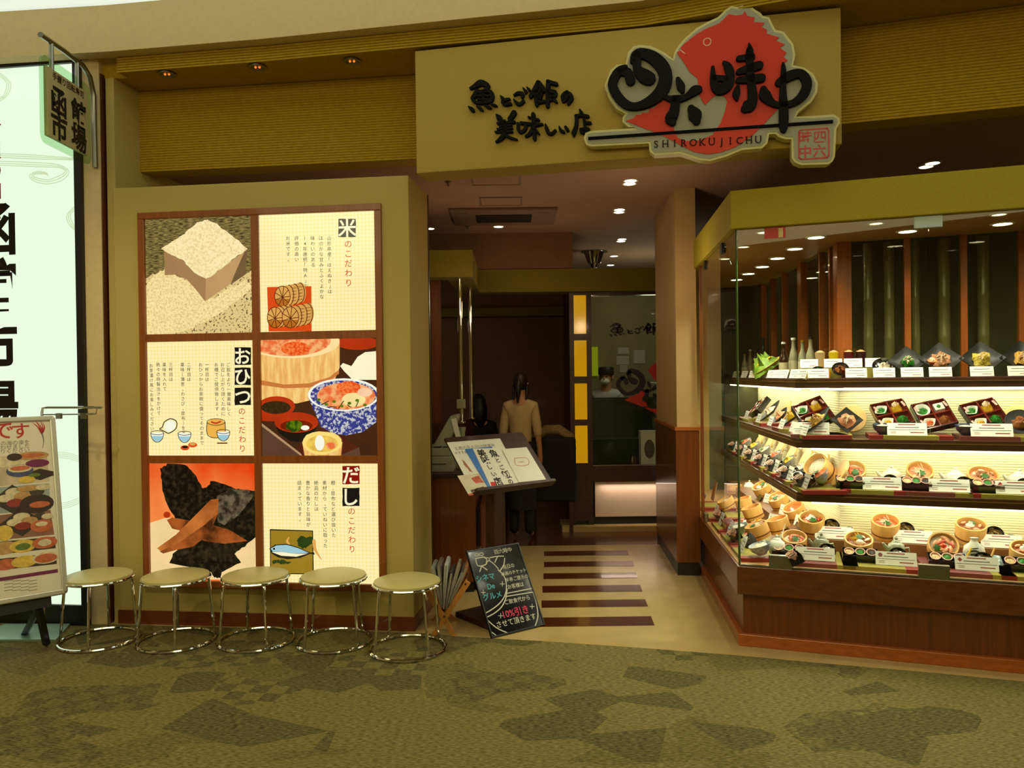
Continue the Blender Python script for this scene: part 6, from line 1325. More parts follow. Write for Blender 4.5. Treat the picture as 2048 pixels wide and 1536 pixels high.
def bento(pos, z, ang, label, w=.205, tilt=52, yaw=0, variant=0):
    t = root('bento_box', label, 'bento box', pos, z, ang, 0, 'open compartment lunch boxes on the middle shelf')
    t.rotation_mode = 'QUATERNION'; t.rotation_quaternion = (Matrix.Rotation(ang, 3, 'Z') @ Matrix.Rotation(R(tilt), 3, 'X') @ Matrix.Rotation(R(yaw), 3, 'Z')).to_quaternion()
    h = .045; a = w / 2; q = abs(cos(R(yaw))) + abs(sin(R(yaw))); t.location.z = z + a * q * sin(R(tilt)) + .002
    b = MB(); b.box(-a, a, -a, a, 0, .004)
    for s_ in (-1, 1): b.box(min(s_ * a, s_ * (a - .004)), max(s_ * a, s_ * (a - .004)), -a, a, .004, h); b.box(-a + .004, a - .004, min(s_ * a, s_ * (a - .004)), max(s_ * a, s_ * (a - .004)), .004, h)
    b.build('outer_box', m_blackl, t, smooth=0)
    b = MB(); e = a - .0042; b.box(-e, e, -e, e, .0041, .007)
    for s_ in (-1, 1): b.box(min(s_ * e, s_ * (e - .002)), max(s_ * e, s_ * (e - .002)), -e, e, .007, h + .001); b.box(-e, e, min(s_ * e, s_ * (e - .002)), max(s_ * e, s_ * (e - .002)), .007, h + .001)
    b.box(-.003, .003, -e, e, .007, h - .002); b.box(-e, e, -.003, .003, .007, h - .002); b.build('red_lining', m_bento_in, t, smooth=0)
    c = a * .5
    spec = ((-c, c, 'leafdish', m_greens), (c, c, 'heap', m_yegg), (-c, -c, 'leafdish', m_yegg), (c, -c, 'heap', m_greens)) if variant == 0 else ((-c, c, 'round', m_greens), (c, c, 'tofu', None), (-c, -c, 'leafdish', m_salmon), (c, -c, 'heap', m_brown))
    for i, (x, y, kd, m) in enumerate(spec):
        if kd in ('leafdish', 'round'):
            def ld():
                bb = MB(); n = 20; prof = []
                for j in range(n):
                    aa = 2 * pi * j / n; rr = 1.0 if kd == 'round' else 1 / (abs(cos(aa)) ** 1.2 + abs(sin(aa)) ** 1.2 * 1.5) ** .75
                    prof.append((c * .92 * rr * cos(aa), c * .92 * rr * sin(aa)))
                vs = [(px_, py_, .038) for px_, py_ in prof] + [(px_ * .85, py_ * .85, .036) for px_, py_ in prof] + [(px_ * .5, py_ * .5, .016) for px_, py_ in prof] + [(px_ * .5, py_ * .5, .009) for px_, py_ in prof]
                fs = []
                for j in range(n):
                    k = (j + 1) % n
                    fs += [(j, k, n + k, n + j), (n + j, n + k, 2 * n + k, 2 * n + j), (k, j, 3 * n + j, 3 * n + k)]
                fs.append(tuple(range(2 * n, 3 * n))); fs.append(tuple(range(4 * n - 1, 3 * n - 1, -1))); return bb.add(vs, fs)
            d = part('small_dish', ('ld', kd, c), ld, m_porc, t, 50); d.location = (x, y, 0); d.rotation_euler = (0, 0, R(20))
            f = part('food', ('lf', i, variant, c), lambda: heap(c * .55, .018, i, 12, .5), m, d, 60); f.location = (.006, -.006, .02)
        elif kd == 'tofu':
            d = part('tofu_block', ('tofu', c), lambda: MB().box(-.026, .026, -.022, .022, .008, .036), m_porc, t, 0); d.location = (x, y, 0)
            f = part('food', ('tofug', c), lambda: heap(.012, .008, 4, 10, .4), m_greens, d, 60); f.location = (0, 0, .036)
        else:
            f = part('food', ('bf', i, variant, c), lambda: heap(c * .78, .036, i + 3, 12, .5), m, t, 60); f.location = (x, y, .007)
            if m is m_yegg: g2_ = part('food', ('bf2', c), lambda: heap(c * .42, .02, i + 8, 12, .5), m_crab, t, 60); g2_.location = (x - .004, y + .014, .034)
    for sx, sy in ((-.8, .55), (.85, .5), (-.9, -.5)):
        k = part('name_strip', ('ns',), lambda: MB().box(-.006, .006, -.018, .018, 0, .001), mat('name_strip', (220, 170, 160), .5), t, 0); k.location = (a * sx, a * sy, h + .003); k.rotation_euler = (0, 0, R(12))
    return t
def slateplate(pos, z, ang, label, food=m_crab, w=.10, tilt=55, yaw=45, rnd=False, h=.03, fm=None, r2=.042):
    t = root('serving_plate', label, 'plate', pos, z, ang, 0, 'tilted serving plates in the showcase')
    t.rotation_mode = 'QUATERNION'; t.rotation_quaternion = (Matrix.Rotation(ang, 3, 'Z') @ Matrix.Rotation(R(tilt), 3, 'X') @ Matrix.Rotation(R(yaw), 3, 'Z')).to_quaternion()
    q = 1.0 if rnd else 1.38 if yaw % 90 else 1.0; t.location.z = z + w * q * sin(R(tilt))
    if rnd: part('dish', ('pr', w), lambda: MB().lathe([(w * .5, 0), (w * .6, .003), (w, .026), (w * .97, .027), (w * .58, .009), (0, .008)], 26), m_slate if not fm else fm, t)
    else:
        def sq():
            b = MB(); n = 9; vs = []; fs = []
            for i in range(n):
                for j in range(n): x, y = -1 + 2 * i / (n - 1), -1 + 2 * j / (n - 1); vs.append((x * w, y * w, .022 * max(abs(x), abs(y)) ** 3))
            m_ = n * n; vs += [(x, y, z_ - .006) for x, y, z_ in vs]
            for i in range(n - 1):
                for j in range(n - 1): a = i * n + j; fs += [(a, a + n, a + n + 1, a + 1), (m_ + a, m_ + a + 1, m_ + a + n + 1, m_ + a + n)]
            for i in range(n - 1): 
                for a, c in ((i * n, (i + 1) * n), ((i + 1) * n + n - 1, i * n + n - 1), (i + 1, i), ((n - 1) * n + i, (n - 1) * n + i + 1)): fs.append((a, c, c + m_, a + m_))
            return b.add(vs, fs)
        part('dish', ('ps', w), sq, m_slate, t, 40)
    f = part('food', ('pf', label[:14], food.name, r2), lambda: heap(r2, h, sum(map(ord, label)) % 97, 16, .55), food, t, 60); f.location = (0, 0, .008)
    if rnd is False or food is m_fry: s_ = part('garnish', ('pg', r2), lambda: shreds(r2 * .6, 14, 3, .04), m_crab if food is not m_crab else m_pinkf, t, 60); s_.location = (0, 0, h * .75)
    return t
def wlid(pos, z, ang, label, r=.09, tilt=72):
    t = root('wooden_disc', label, 'wooden lid', pos, z, ang, tilt, 'round wooden lids in the showcase', lift=r * sin(R(tilt)))
    part('disc', ('wl', r), lambda: MB().lathe([(r, 0), (r, .012), (r * .97, .014), (0, .014)], 30), m_hinoki2, t); part('batten', ('wb', r), lambda: MB().box(-r * .8, r * .8, -.009, .009, -.012, 0), m_hinoki, t, 0); return t
def bottle(pos, z, label, m, h=.24, r=.028, cap=None, lab=None):
    t = root('bottle', label, 'bottle', pos, z, AS, 0, 'bottles on the top shelf'); k = (h, r)
    part('glass_body', ('bo', m.name) + k, lambda: MB().lathe([(r * .9, 0), (r, .006), (r, h * .52), (r * .85, h * .62), (r * .42, h * .78), (r * .38, h * .95), (r * .45, h * .96), (r * .45, h)], 18), m, t, 50)
    part('cap', ('bc',) + k, lambda: MB().lathe([(r * .5, h * .965), (r * .5, h * 1.02), (0, h * 1.025)], 12), cap or m_black, t, 50)
    if lab: part('label_band', ('bl', lab.name) + k, lambda: MB().lathe([(r * 1.02, h * .14), (r * 1.02, h * .44)], 18), lab, t, 50)
    return t
def drink(pos, z, ang, label, m, r=.032, h=.115, lift=0, group='sample drinks on the top shelf'):
    t = root('drink_glass', label, 'drink', pos, z, ang, 0, group, lift=lift)
    part('tumbler', ('dg', r, h), lambda: MB().lathe([(r * .78, 0), (r, h), (r * .95, h), (r * .74, .006), (0, .006)], 18), m_glass, t, 50)
    part('drink', ('dd', m.name, r, h), lambda: MB().lathe([(r * .73, .008), (r * .91, h * .82), (0, h * .83)], 18), m, t, 50)
    part('ice', ('di', r, h), lambda: heap(r * .8, .01, 2, 10, .5), m, t, 50).location.z = h * .82; return t
# ================================================================== sample dishes, front run
zd, zr = ZD, ZD + .085; zm = ZD + .022
W1 = 'on the deck of the showcase'
# --- deck, front row: mats with a tub, condiments, soup, teapot, cup, card
sets = [('A', 1630, 1, (1586, 'salmon', .070, .080, 24, 'wooden tub of rice, red salmon cubes and leaf'), 1575, 1628, 1651, 1640, 1620, 1634, None, 'salmon cube'),
        ('B', 1752, 0, (1714, 'egg', .076, .085, 24, 'wooden tub with soft egg, yellow shreds and leaf'), 1717, 1790, 1792, 1790, 1760, 1775, 'o', 'soft egg'),
        ('C', 1925, 1, (1880, 'tuna', .076, .085, 52, 'steeply tipped wooden tub of pink sashimi, roe and leaf'), 1890, 1952, 1962, None, None, None, 'd', 'tipped sashimi'),
        ('D', 2075, 0, (2047, 'meat', .076, .085, 22, 'wooden tub with radish and meat at the right picture edge'), 2040, 2105, 2110, None, None, None, None, 'right edge')]
for (nm, xm, kind, (xt, top, r, h, tl, lb), xc, xk, xs, xp, xsp, xcup, mark, who) in sets:
    placemat(fx(xm, .225), zd, AF, 'long %s display mat under the %s tub set on the deck' % (('red and olive', 'plum and olive')[kind], who), w=.41 if nm != 'B' else .37, d=.34, kind=kind)
    tub(fx(xt, .305), zm, AF, lb + ', front of the showcase deck', top, r, h, tl)
    condiments(fx(xc, .188), zm, AF, 'black tray of three small cups in front of the %s tub' % who, w=.18)
    if nm != 'D': soupbowl(fx(xs, .205), zm, AF, 'black soup bowl behind the card of the %s set' % who, .046)
    if nm != 'D': card(fx(xk, .118), zm, AF, 'wide price card in front of the %s tub set on the deck' % who, wide=True, mark=mark)
    if xp: teapot(fx(xp, .315), zm, AF, 'grey-green teapot beside the %s tub on the deck' % who, .046, mat('celadon', (150, 156, 130), .2, var=.04, coat=.5), 'c')
    if xsp:
        t = root('wooden_spoon', 'flat wooden spoon between the %s tub and its teapot' % who, 'spoon', fx(xsp, .225), zm + .046, AF, 0, 'wooden spoons in the showcase')
        part('blade', 'spb', lambda: MB().slab([(-.045, -.004), (-.03, -.011), (-.005, -.012), (.045, -.005), (.045, .005), (-.005, .012), (-.03, .011), (-.045, .004)], 0, .004), m_hinoki2, t, 0)
        part('rest', 'spr', lambda: MB().box(.0, .02, -.01, .01, -.046, 0), m_porc, t, 0)
    if xcup: cupw(fx(xcup, .20), zm, AF, 'white blue-ringed cup behind the card of the %s set' % who)
# set C extras
for px, lb in ((1921, 'blue-rimmed oval dish left of the black soup bowl'), (1987, 'blue-rimmed oval dish right of the black soup bowl')):
    t = root('oval_dish', lb + ', tipped sashimi set', 'dish', fx(px, .27), zm, AF, 24, 'blue-rimmed dishes of the sashimi set', lift=.02); part('dish', 'od', lambda: MB().lathe([(.02, 0), (.046, .012), (.044, .014), (.02, .005), (0, .004)], 24, sx=1.15), mat('pale_blue_dish', (140, 162, 160), .25, var=.05, coat=.4), t, 50); part('rim', 'odr', lambda: MB().tube([(.0525 * cos(R(15 * k)), .0455 * sin(R(15 * k)), .013) for k in range(24)], .0018, 5, True), m_bluep, t, 50)
t = root('sake_flask', 'round white sake flask with dark brush marks and red print on the deck', 'flask', fx(1946, .32), zm, AF)
part('flask_body', 'fl', lambda: MB().lathe([(.035, 0), (.05, .012), (.056, .055), (.048, .09), (.022, .11), (.016, .128), (.022, .136), (.017, .136), (0, .120)], 24, sy=.6), m_porc, t, 60)
b = MB(); b.M = Matrix.Translation((0, -.0345, 0)); b.strip([(-.026, .066, .008), (0, .07, .012), (.024, .06, .006)], 0); b.strip([(-.02, .05, .01), (.01, .052, .014), (.028, .044, .006)], 0); b.strip([(-.012, .082, .006), (.012, .086, .006)], 0); b.build('brush_mark', mat('flask_ink', (70, 80, 76), .5), t, smooth=0)
b = MB(); b.M = Matrix.Translation((0, -.0338, 0)); b.flat(ell(0, .022, .026, .009, 16), 0); b.flat(ell(-.032, .062, .006, .006, 10), -.004); b.build('red_print', mat('flask_red', (170, 60, 50), .5), t, smooth=0)
for k, (px, d, rz) in enumerate(((1927, .235, 62), (1976, .25, 66))):
    t = root('wooden_ladle', ('short yellow wooden ladle left of the white sake flask', 'brown wooden stick right of the white sake flask')[k], 'ladle', fx(px, d), zm + .02, AF, 0, 'wooden utensils of the sashimi set'); t.rotation_euler = (R(-20), R(90 - rz), AF); part('handle', ('ldl', k), lambda: MB().tube([(0, 0, 0), (.0, 0, .05), (0, 0, .085)], [.008, .006, .005], 8), (m_yegg, m_hinoki)[k], t, 60)
# clear wedge-like black tray between set A and B
# --- deck, back row on the riser
backs = [(1621, 'radish', .074, .098, 22, 'wooden tub of brown sauce with white radish mound', 1664, 1660, 1697, 'radish mound'), (1768, 'crabred', .078, .098, 22, 'wooden tub topped with pale crab shreds over red fish', 1824, 1808, 1840, 'crab shred'), (1938, 'meat', .080, .10, 20, 'wooden tub with white radish, leaf and sliced meat', 2002, 1985, 2020, 'sliced meat')]
for xt, top, r, h, tl, lb, xk, xs, xc, who in backs:
    tub(fx(xt, .515), zr, AF, lb + ', back row of the deck', top, r, h, tl)
    soupbowl(fx(xs, .53), zr + .02, AF, 'black soup bowl behind the back row card of the %s tub' % who, .046)
    cupw(fx(xc, .51), zr + .03, AF, 'white cup with blue foot right of the %s tub' % who, .032)
    card(fx(xk, .43), zr, AF, 'wide price card right of the %s tub, deck back row' % who, wide=True)
    t = root('display_block', 'low olive block under the soup and cup of the %s tub' % who, 'display block', fx((xs + xc) / 2, .52), zr, AF, 0, 'display blocks on the deck riser'); part('block', 'dbk', lambda: MB().box(-.085, .085, -.04, .05, 0, .02), m_matolive, t, 0)
# --- lower shelf (third), front run
D3 = SHD + .10
third = [(1705, 'salmon', .066, .085, 42, 'wooden tub tipped forward with salmon cubes', 1783, 1778, 1698, 1763, 'salmon'), (1836, 'crab', .071, .085, 40, 'wooden tub tipped forward with white crab shreds', 1910, 1925, 1830, 1898, 'crab'), (1962, 'octopus', .078, .062, 32, 'shallow wooden tub of pink slices and brown pieces', 2038, 2046, 1972, 2034, 'octopus')]
for i, (xt, top, r, h, tl, lb, xp, xs, xc, xk, who) in enumerate(third):
    z = ZS3 + .022
    placemat(fx((xt + xp) / 2 - 6, SHD + .155), ZS3, AF, '%s display mat under the %s tub set on the lower shelf' % (('red and olive', 'plum and olive')[i % 2], who), w=.33, d=.29, kind=i % 2)
    tub(fx(xt, SHD + .19), z, AF, lb + ', lower shelf front run', top, r, h, tl)
    teapot(fx(xp, SHD + .23), z, AF, 'white porcelain teapot behind the %s card on the lower shelf' % who, .056)
    soupbowl(fx(xs, SHD + .13), z, AF, 'black soup bowl in front of the teapot, %s set of the lower shelf' % who, .042)
    condiments(fx(xc, SHD + .085), z, AF, 'black tray of three cups below the %s tub on the lower shelf' % who, w=.15)
    card(fx(xk, SHD + .03), z, AF, 'wide price card beside the %s condiment tray on the lower shelf' % who, wide=True, mark='d' if who == 'octopus' else None)
# --- middle shelf (second), front run
z = ZS2 + .02
for xm, w_, kind, who in ((1640, .33, 1, 'corner lunch box'), (1815, .42, 0, 'paired lunch boxes'), (1990, .38, 1, 'right lunch box')):
    t = placemat(fx(xm, SHD + .13), ZS2, AF, '%s display mat under the %s on the middle shelf' % (('red and olive', 'plum and olive')[kind], who), w=w_, d=.24, kind=kind)
bento(fx(1626, SHD + .21), z, AF, 'lunch box nearest the showcase corner, with leaf dishes and yellow omelette', .185, 50, 27)
wlid(fx(1703, SHD + .29), z, AF, 'round wooden lid standing behind the corner dark square plate', .082)
slateplate(fx(1693, SHD + .13), z, AF, 'dark square plate of white shreds over pink slices beside the corner lunch box', m_pinkf, .062, 56, 45, h=.034, r2=.046)
bento(fx(1783, SHD + .21), z, AF, 'left lunch box of the overlapping pair on the middle shelf', .185, 50, 17)
bento(fx(1866, SHD + .21), z, AF, 'right lunch box of the pair, holding white tofu and round green salad', .185, 50, 17, 1)
bento(fx(1966, SHD + .21), z, AF, 'lunch box with leaf dishes near the right end of the middle shelf', .185, 50, 20)
for px, d, lb in ((1815, .10, 'black soup bowl before the overlapping lunch boxes'), (1986, .10, 'black soup bowl before the right lunch box'), (1612, .10, 'black soup bowl low before the corner lunch box')): soupbowl(fx(px, SHD + d), z, AF, lb, .040)
for px, lb in ((1765, 'dark blue rice bowl left of the paired lunch boxes card'), (1931, 'dark blue rice bowl left of the right lunch box card')):
    t = root('rice_bowl', lb, 'rice bowl', fx(px, SHD + .095), z, AF, 6, 'blue rice bowls on the middle shelf', lift=.004); part('bowl', 'rb', lambda: MB().lathe([(.022, 0), (.026, .006), (.048, .03), (.055, .055), (.052, .055), (.04, .03), (0, .02)], 24), m_bluep, t, 50); part('rice', 'rbr', lambda: heap(.049, .012, 4, 14, .2), m_rice_, t, 60).location.z = .042
for px, who in ((1621, 'corner lunch box'), (1814, 'paired lunch boxes'), (1984, 'right lunch box')): card(fx(px, SHD + .022), z, AF, 'wide price card in front of the %s' % who, wide=True)
wlid(fx(2036, SHD + .30), z, AF, 'round wooden lid behind the right end dark plate', .082); slateplate(fx(2040, SHD + .12), z, AF, 'dark round dish with brown slices at the right end, middle shelf', m_brown, .078, 56, 0, True, h=.03)
# --- top shelf, front run
z = ZS1
plates = [(1636, 'small black bowl with green garnish', m_greens, .036, 50, .016), (1681, 'black oval dish of brown stir-fry on the top shelf', m_brown, .048, 55, .028), (1769, 'black round dish of pale white food on the top shelf', m_rice_, .066, 48, .038), (1815, 'dark leaf dish of green and yellow vegetables', m_greens, .080, 55, .036), (1882, 'dark leaf dish of fried pieces with orange basket', mat('fried_pork', (176, 122, 84), .6, var=.3, scale=50, bump=.7, bscale=80), .088, 55, .05), (1964, 'dark leaf dish with yellow tempura triangle and green garnish', mat('tempura_yellow', (196, 172, 60), .6, var=.2, scale=60, bump=.6, bscale=90), .088, 55, .05), (2046, 'dark leaf dish of pale fritters at the right end', m_fry, .088, 55, .05)]
for px, lb, m, w_, tl, r2 in plates: slateplate(fx(px, SHD + .18), z, AF, lb + (', front run' if 'shelf' not in lb else ''), m, w_ * (.92 if w_ > .07 else 1), tl, 0 if w_ < .07 else 45, w_ < .07, h=.036, fm=m_blackl if w_ < .07 else m_slate, r2=r2)
t = root('orange_basket', 'small orange cup with potato chunks on the fried pieces dish', 'food cup', fx(1864, SHD + .12), z + .075, AF, 30, lift=0); part('cup', 'ob', lambda: MB().lathe([(.012, 0), (.024, .022), (.022, .022), (0, .006)], 14), mat('orange_cup', (206, 112, 26), .5), t, 50); part('potato', 'op', lambda: heap(.02, .022, 3, 10, .5), m_crab, t, 60).location.z = .016
part('rest', 'obr', lambda: MB().box(-.008, .008, -.004, .02, -.01, .0), m_slate, t, 0)
for k, px in enumerate((1637, 1713, 1769, 1825, 1882, 1965, 2041)):
    card(fx(px, SHD + .02), z, AF, 'price card standing before the %s' % ('small black bowl', 'black oval stir-fry dish', 'black dish of white food', 'green and yellow vegetable dish', 'fried pieces dish', 'yellow tempura dish', 'right end fritter dish')[k] + ' on the top shelf', w=.112, h=.056)
# raised drinks with their cards
t = root('drink_riser', 'low tan wooden block carrying the sample drinks on the top shelf', 'display block', fx(1690, SHD + .265), z, AF); part('block', 'drs', lambda: MB().box(-.24, .20, -.055, .055, 0, .06), m_matolive, t, 0)
dk = [(1641, 'milky white', mat('drink_milk', (196, 158, 116), .3)), (1668, 'yellow', mat('drink_yellow', (226, 186, 10), .3)), (1698, 'dark red', mat('drink_red', (92, 10, 22), .3)), (1722, 'deep purple', mat('drink_purple', (54, 14, 30), .3))]
for px, cn, m in dk: drink(fx(px, SHD + .285), z + .06, AF, '%s sample drink in a tumbler on the top shelf riser' % cn, m)
for k, px in enumerate((1619, 1667, 1707, 1750)): t = card(fx(px, SHD + .215), z + .06, AF, 'raised price card before the %s drink' % ('clear bottles and milky', 'yellow', 'dark red', 'deep purple')[k], w=.10, h=.055, group='raised drink cards on the top shelf')
for k, (px, cn, m) in enumerate(((1655, 'amber', m_orange), (1690, 'plum', mat('drink_red', (92, 10, 22))), (1712, 'brown', m_brown))):
    t = root('small_cup', 'tiny %s drink cup at the riser foot on the top shelf' % cn, 'cup', fx(px, SHD + .17), z, AF, 0, 'tiny drink cups on the top shelf'); part('cup', ('tc', k), lambda: MB().lathe([(.016, 0), (.022, .045), (.020, .045), (0, .040)], 14), m, t, 50)

# ================================================================== sample dishes, side run (positions along the side from the corner)
def sd(tt_, e): p = G + mC * e + vC * tt_; return p
# bottles on the top shelf, side run
m_bb = mat('brown_glass', (52, 26, 12), .12, var=.05, coat=.5); m_gb = mat('dark_green_glass', (26, 40, 18), .12, var=.05, coat=.5); m_cb = mat('clear_bottle', (150, 150, 120), .15, var=.05, coat=.5); m_lab = mat('bottle_label', (200, 192, 150), .6, var=.1)
bts = [(1568, .50, m_bb, .24, .031, m_white, m_lab, 'tall brown beer bottle nearest the corner'), (1511, .48, m_bb, .21, .026, None, m_lab, 'shorter brown beer bottle left of the green basket'), (1527, .60, m_gb, .32, .030, None, None, 'tallest dark green bottle behind the basket'), (1588, .58, m_cb, .27, .032, m_white, m_lab, 'clear sake bottle with white cap'), (1606, .62, m_cb, .25, .030, mat('gold_cap', (190, 160, 40), .3, metal=.8), m_lab, 'clear bottle with golden cap'), (1622, .62, m_cb, .26, .030, m_black, m_lab, 'clear bottle with black cap'), (1501, .58, m_cb, .24, .026, m_white, m_lab, 'pale bottle with silver cap far along the side'), (1517, .66, m_gb, .25, .026, m_black, m_lab, 'dark bottle with black cap far along the side'), (1490, .52, m_cb, .20, .026, mat('gold_cap', (190, 160, 40)), m_lab, 'farthest small bottle of the side run')]
for px, e, m, h, r, cap, lab, lb in bts: bottle(sx_(px, e), ZS1, lb + ', top shelf', m, h, r, cap, lab)
p = sx_(1540, .44); t = root('vegetable_basket', 'green and yellow salad heap in a folded basket on the top shelf', 'food basket', p, ZS1, AS, 34, lift=.055)
part('basket', 'vb', lambda: MB().lathe([(.07, 0), (.115, .04), (.112, .042), (.066, .008), (0, .005)], 18), mat('basket_straw', (176, 150, 70), .7, var=.2), t, 50); part('salad', 'vs', lambda: heap(.108, .10, 21, 16, .6), mat('salad_mix', (120, 156, 40), .5, var=.45, scale=30), t, 60).location.z = .01
part('garnish', 'vg', lambda: slices(.08, 8, 4, .022), m_yegg, t, 60).location.z = .07
for k, px in enumerate((1602, 1586, 1566, 1553, 1540, 1527, 1515, 1503, 1487, 1470)):
    card(sx_(px, SHE + .018), ZS1, AS + R(20), 'small price card number %s from the corner along the top shelf side edge' % ('one', 'two', 'three', 'four', 'five', 'six', 'seven', 'eight', 'nine', 'ten')[k], w=.085, h=.055, group='small cards along the top shelf side edge')
num = ('first', 'second', 'third', 'fourth', 'fifth', 'sixth', 'seventh', 'eighth')
T3 = [.27 + .37 * k for k in range(7)]; T2 = [.24, .58, .95, 1.35, 1.8, 2.3]
# middle shelf side run
z = ZS2 + .02
for k, tt_ in enumerate((.26, .80, 1.4, 2.05)):
    placemat(sd(tt_, SHE + .15), ZS2, AS, num[k] + ' display mat from the corner on the middle shelf side run', w=.26, d=.26, kind=k % 2)
pl2 = [(.22, m_fry, 'fried pieces'), (.50, m_crab, 'pale shreds'), (.78, m_yegg, 'yellow omelette'), (1.1, m_pinkf, 'pink slices'), (1.42, m_egg, 'white egg food')]
for k, (tt_, m, nm) in enumerate(pl2): slateplate(sd(tt_, SHE + .13), z, AS, '%s dark dish from the corner, holding %s, middle shelf side run' % (num[k], nm), m, .072, 48, 0 if k % 2 else 45, bool(k % 2), h=.036, r2=.05)
bento(sd(1.9, SHE + .16), z, AS, 'lunch box with yellow omelette at the far side run, middle shelf', .15, 48, 25)
wlid(sd(1.55, SHE + .27), z, AS, 'round wooden lid far along the middle shelf side run', .08)
for k, tt_ in enumerate((.16, .42, .70, 1.02, 1.4, 1.85)): card(sd(tt_, SHE + .02), z, AS, num[k] + ' price card from the corner, middle shelf side run', w=.12, h=.066, group='cards of the middle shelf side run')
# lower shelf side run
z = ZS3 + .022
tub(sx_(1650, SHE + .21), z, AS + R(35), 'large empty-looking wooden tub of white rice tipped at the shelf corner', 'rice', .075, .12, 52)
t = root('wrapped_pot', 'black pot with cloth band before the tipped tub, lower shelf', 'pot', sx_(1603, SHE + .07), z, AS); part('pot', 'bp', lambda: MB().lathe([(.03, 0), (.055, .02), (.058, .05), (.04, .075), (0, .08)], 18), m_blackl, t, 60); part('band', 'bpb', lambda: MB().tube([(.057 * cos(R(20 * k)), .057 * sin(R(20 * k)), .05 + .01 * sin(R(40 * k))) for k in range(18)], .005, 6, True), m_rice_, t, 60)
t = root('white_plate', 'plain white plate standing behind the black pot, lower shelf', 'plate', sx_(1622, SHE + .25), z, AS, 60, lift=.07); part('dish', 'wp', lambda: MB().lathe([(.04, 0), (.075, .012), (.073, .015), (.04, .004), (0, .004)], 26), m_porc, t, 50)
for k, tt_ in enumerate(T3):
    placemat(sd(tt_, SHE + .13), ZS3, AS, num[k] + ' display mat from the corner on the lower shelf side run', w=.30, d=.24, kind=k % 2)
    wlid(sd(tt_ + .03, SHE + .27), z, AS, num[k] + ' wooden lid from the corner leaning at the side run back, lower shelf', .085, 62)
    t = root('patterned_bowl', num[k] + ' blue and white bowl from the corner, lower shelf side run', 'bowl', sd(tt_ + .02, SHE + .17), z, AS, 35, 'blue and white bowls of the lower shelf side run', lift=.028)
    part('bowl', 'pb', lambda: MB().lathe([(.026, 0), (.03, .006), (.055, .03), (.064, .058), (.06, .058), (.045, .03), (0, .02)], 24), mat('blue_white_pattern', (150, 160, 170), .25, var=.45, scale=40, coat=.5), t, 50); part('food', ('pbf', k % 3), lambda: heap(.056, .026, k, 14, .5), (m_salmon, m_crab, m_yegg)[k % 3], t, 60).location.z = .042
    if k % 2 == 0: o = part('leaf', 'leaf', leafm, m_leaf, t); o.location = (.01, -.01, .074)
    condiments(sd(tt_ + .04, SHE + .055), z, AS, num[k] + ' black condiment tray from the corner, lower shelf side run', w=.11)
    card(sd(tt_ - .055, SHE + .035), z, AS, num[k] + ' price card from the corner, lower shelf side run', w=.115, h=.085, group='cards of the lower shelf side run')
    soupbowl(sd(tt_ - .05, SHE + .10), z, AS, num[k] + ' black soup bowl from the corner, lower shelf side run', .040, 45)
# deck, side run
zs_ = ZD + .022
for k, (tt_, e_) in enumerate(((.24, .16), (.62, .16), (1.02, .16), (1.45, .16), (1.9, .16))):
    placemat(sd(tt_, e_), ZD, AS, num[k] + ' display mat from the corner on the deck side run', w=.34, d=.27, kind=0)
dt = [(1508, .33, 'plain', .070, .085, 20, 'wooden tub of pale fish, side run front'), (1519, .23, 'crab', .070, .085, 22, 'wooden tub of white shreds, second from the glass corner'), (1560, .40, 'plain', .070, .09, 18, 'wooden tub of orange fish, behind the corner tubs'), (1489, .34, 'plain', .064, .085, 16, 'wooden tub of orange fish behind the glass corner joint'), (1456, .22, 'rice', .064, .07, 30, 'shallow wooden tub, far along the side run'), (1467, .42, 'rice', .066, .07, 0, 'closed dark wooden tub, far along the side run'), (1424, .40, 'rice', .062, .06, 0, 'farthest wooden tub beside the end post')]
for px, e, top, r, h, tl, lb in dt: tub(sx_(px, e), zs_, AS, lb + ' on the deck', top, r, h, tl)
for k, (px, e) in enumerate(((1502, .31), (1515, .27))): drink(sx_(px, e), zs_, AS, ('far', 'near')[k] + ' orange juice glass on the deck side run', m_orange, .028, .10, 0, 'orange juice glasses on the deck')
p = sx_(1476, .16); t = root('picture_card', 'tall pinkish photo card leaning inside the side glass', 'photo card', sx_(1422, .17), zs_, AS, -12); part('card', 'pic', lambda: MB().box(-.07, .07, 0, .003, 0, .16), m_pinkbg, t, 0); part('photo', 'picp', lambda: MB().box(-.06, .06, -.001, 0, .03, .12), mat('photo_tan', (200, 150, 96), .5, var=.35, scale=12), t, 0)
t = root('sushi_tray', 'white rectangular dish of rice balls and orange slices, deck side run', 'dish', p, zs_, AS, 24, lift=.03); part('dish', 'st', lambda: MB().box(-.08, .08, -.05, .05, 0, .006).box(-.08, .08, -.05, -.044, .006, .016).box(-.08, .08, .044, .05, .006, .016).box(-.08, -.074, -.044, .044, .006, .016).box(.074, .08, -.044, .044, .006, .016), m_porc, t, 0)
part('rice_food', 'st1', lambda: slices(.06, 5, 8, .024), m_rice_, t, 60).location.z = .014; part('orange_food', 'st2', lambda: slices(.05, 4, 2, .02), m_salmon, t, 60).location.z = .018
t = root('red_box', 'glossy red lacquer box in front of the sushi dish, deck side run', 'lacquer box', sx_(1455, .105), zs_, AS); part('box', 'rbx', lambda: MB().box(-.10, .10, -.035, .035, 0, .045), m_redl, t, 0); part('lid_line', 'rbl', lambda: MB().box(-.101, .101, -.036, .036, .033, .035), m_blackl, t, 0)
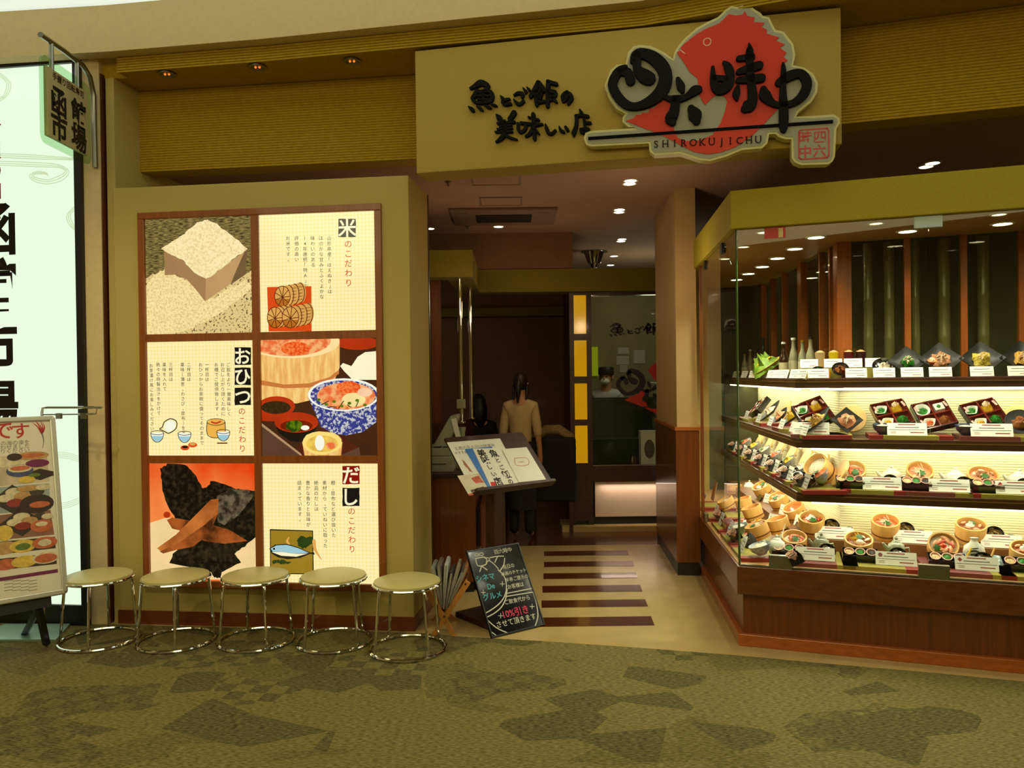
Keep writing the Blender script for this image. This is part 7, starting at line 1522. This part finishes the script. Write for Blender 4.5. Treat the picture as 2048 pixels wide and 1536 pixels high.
t = root('rice_ball_wrap', 'dark folded seaweed cone standing near the glass corner on the deck', 'seaweed cone', sx_(1498, .13), zs_, AS + R(20)); part('wrap', 'rw', lambda: MB().lathe([(.036, 0), (.042, .03), (.024, .07), (.006, .09)], 6), mat('nori_black', (20, 20, 14), .5, var=.2), t, 20); part('rice', 'rwr', lambda: MB().ball((0, -.012, .05), .022, .02, .022), m_rice_, t, 60)
for k, (px, e) in enumerate(((1522, .15), (1478, .13))):
    t = root('blue_bowl', ('blue and white bowl right of the dark seaweed cone', 'blue and white bowl behind the glass corner joint')[k] + ' on the deck', 'bowl', sx_(px, e), zs_, AS, 18, 'blue bowls on the deck side run', lift=.016); o = link('bowl', MC['pb'], t); part('rice', 'pbr', lambda: heap(.056, .02, 3, 14, .3), m_rice_, t, 60).location.z = .042
teapot(fx(1551, .20), zs_, AF, 'white teapot right of the seaweed cone beside the salmon cube tub', .048)
teapot(sx_(1497, .54), zs_, AS, 'white teapot against the side run back wall of the deck', .05)
teapot(sx_(1628, .56), zr, AF, 'white teapot behind the radish mound tub at the back corner', .05)
for k, (px, e) in enumerate(((1602, .50), (1515, .46))):
    t = root('black_plate', ('black pointed plate behind the radish mound tub', 'black pointed plate behind the orange juice glasses')[k], 'plate', sx_(px, e), zs_ if k else zr, AS, 62, 'black plates on the deck side run', lift=.05); part('dish', 'bkp', lambda: MB().slab([(-.05, -.05), (.05, -.05), (.06, .05), (-.04, .06)], 0, .012), m_blackl, t, 0)
for k, (px, e, zz) in enumerate(((1478, .05, zs_), (1452, .05, zs_), (1436, .06, zs_), (1425, .07, zs_), (1402, .06, zs_), (1562, .30, zs_), (1541, .40, zs_), (1550, .36, zs_))):
    card(sx_(px, e), zz, AS if k < 5 else AS + R(30), ('nearest the glass corner', 'second from the glass corner', 'third from the glass corner', 'fourth from the glass corner', 'farthest by the end post', 'beside the white shreds tub', 'lying high behind the juice glasses', 'behind the orange fish tub')[k] + ', white price card on the deck side run', w=.10, h=.085, group='cards of the deck side run')
for k, (px, e) in enumerate(((1470, .08), (1440, .10), (1590, .29))): condiments(sx_(px, e), zs_, AS, ('nearest', 'farther', 'back')[k] + ' black condiment tray on the deck side run', w=.10)

# tubs and menu sheets on the side riser
for k, (tt_, top, lb) in enumerate(((.50, 'salmon', 'wooden tub with salmon cubes on the side riser, nearest the back corner'), (.86, 'plain', 'wooden tub of orange fish on the side riser, second from the back corner'), (1.3, 'pink', 'wooden tub of pink slices on the side riser, third from the back corner'), (1.85, 'egg', 'wooden tub with egg on the side riser, farthest from the back corner'))):
    tub(sd(tt_, .535), zr, AS + R(25), lb, top, .070, .08, 30)
for k, tt_ in enumerate((.68, 1.08, 1.58)):
    card(sd(tt_, .50), zr, AS + R(25), ('near', 'middle', 'far')[k] + ' price card standing between the tubs on the side riser', w=.12, h=.07, group='cards of the side riser')
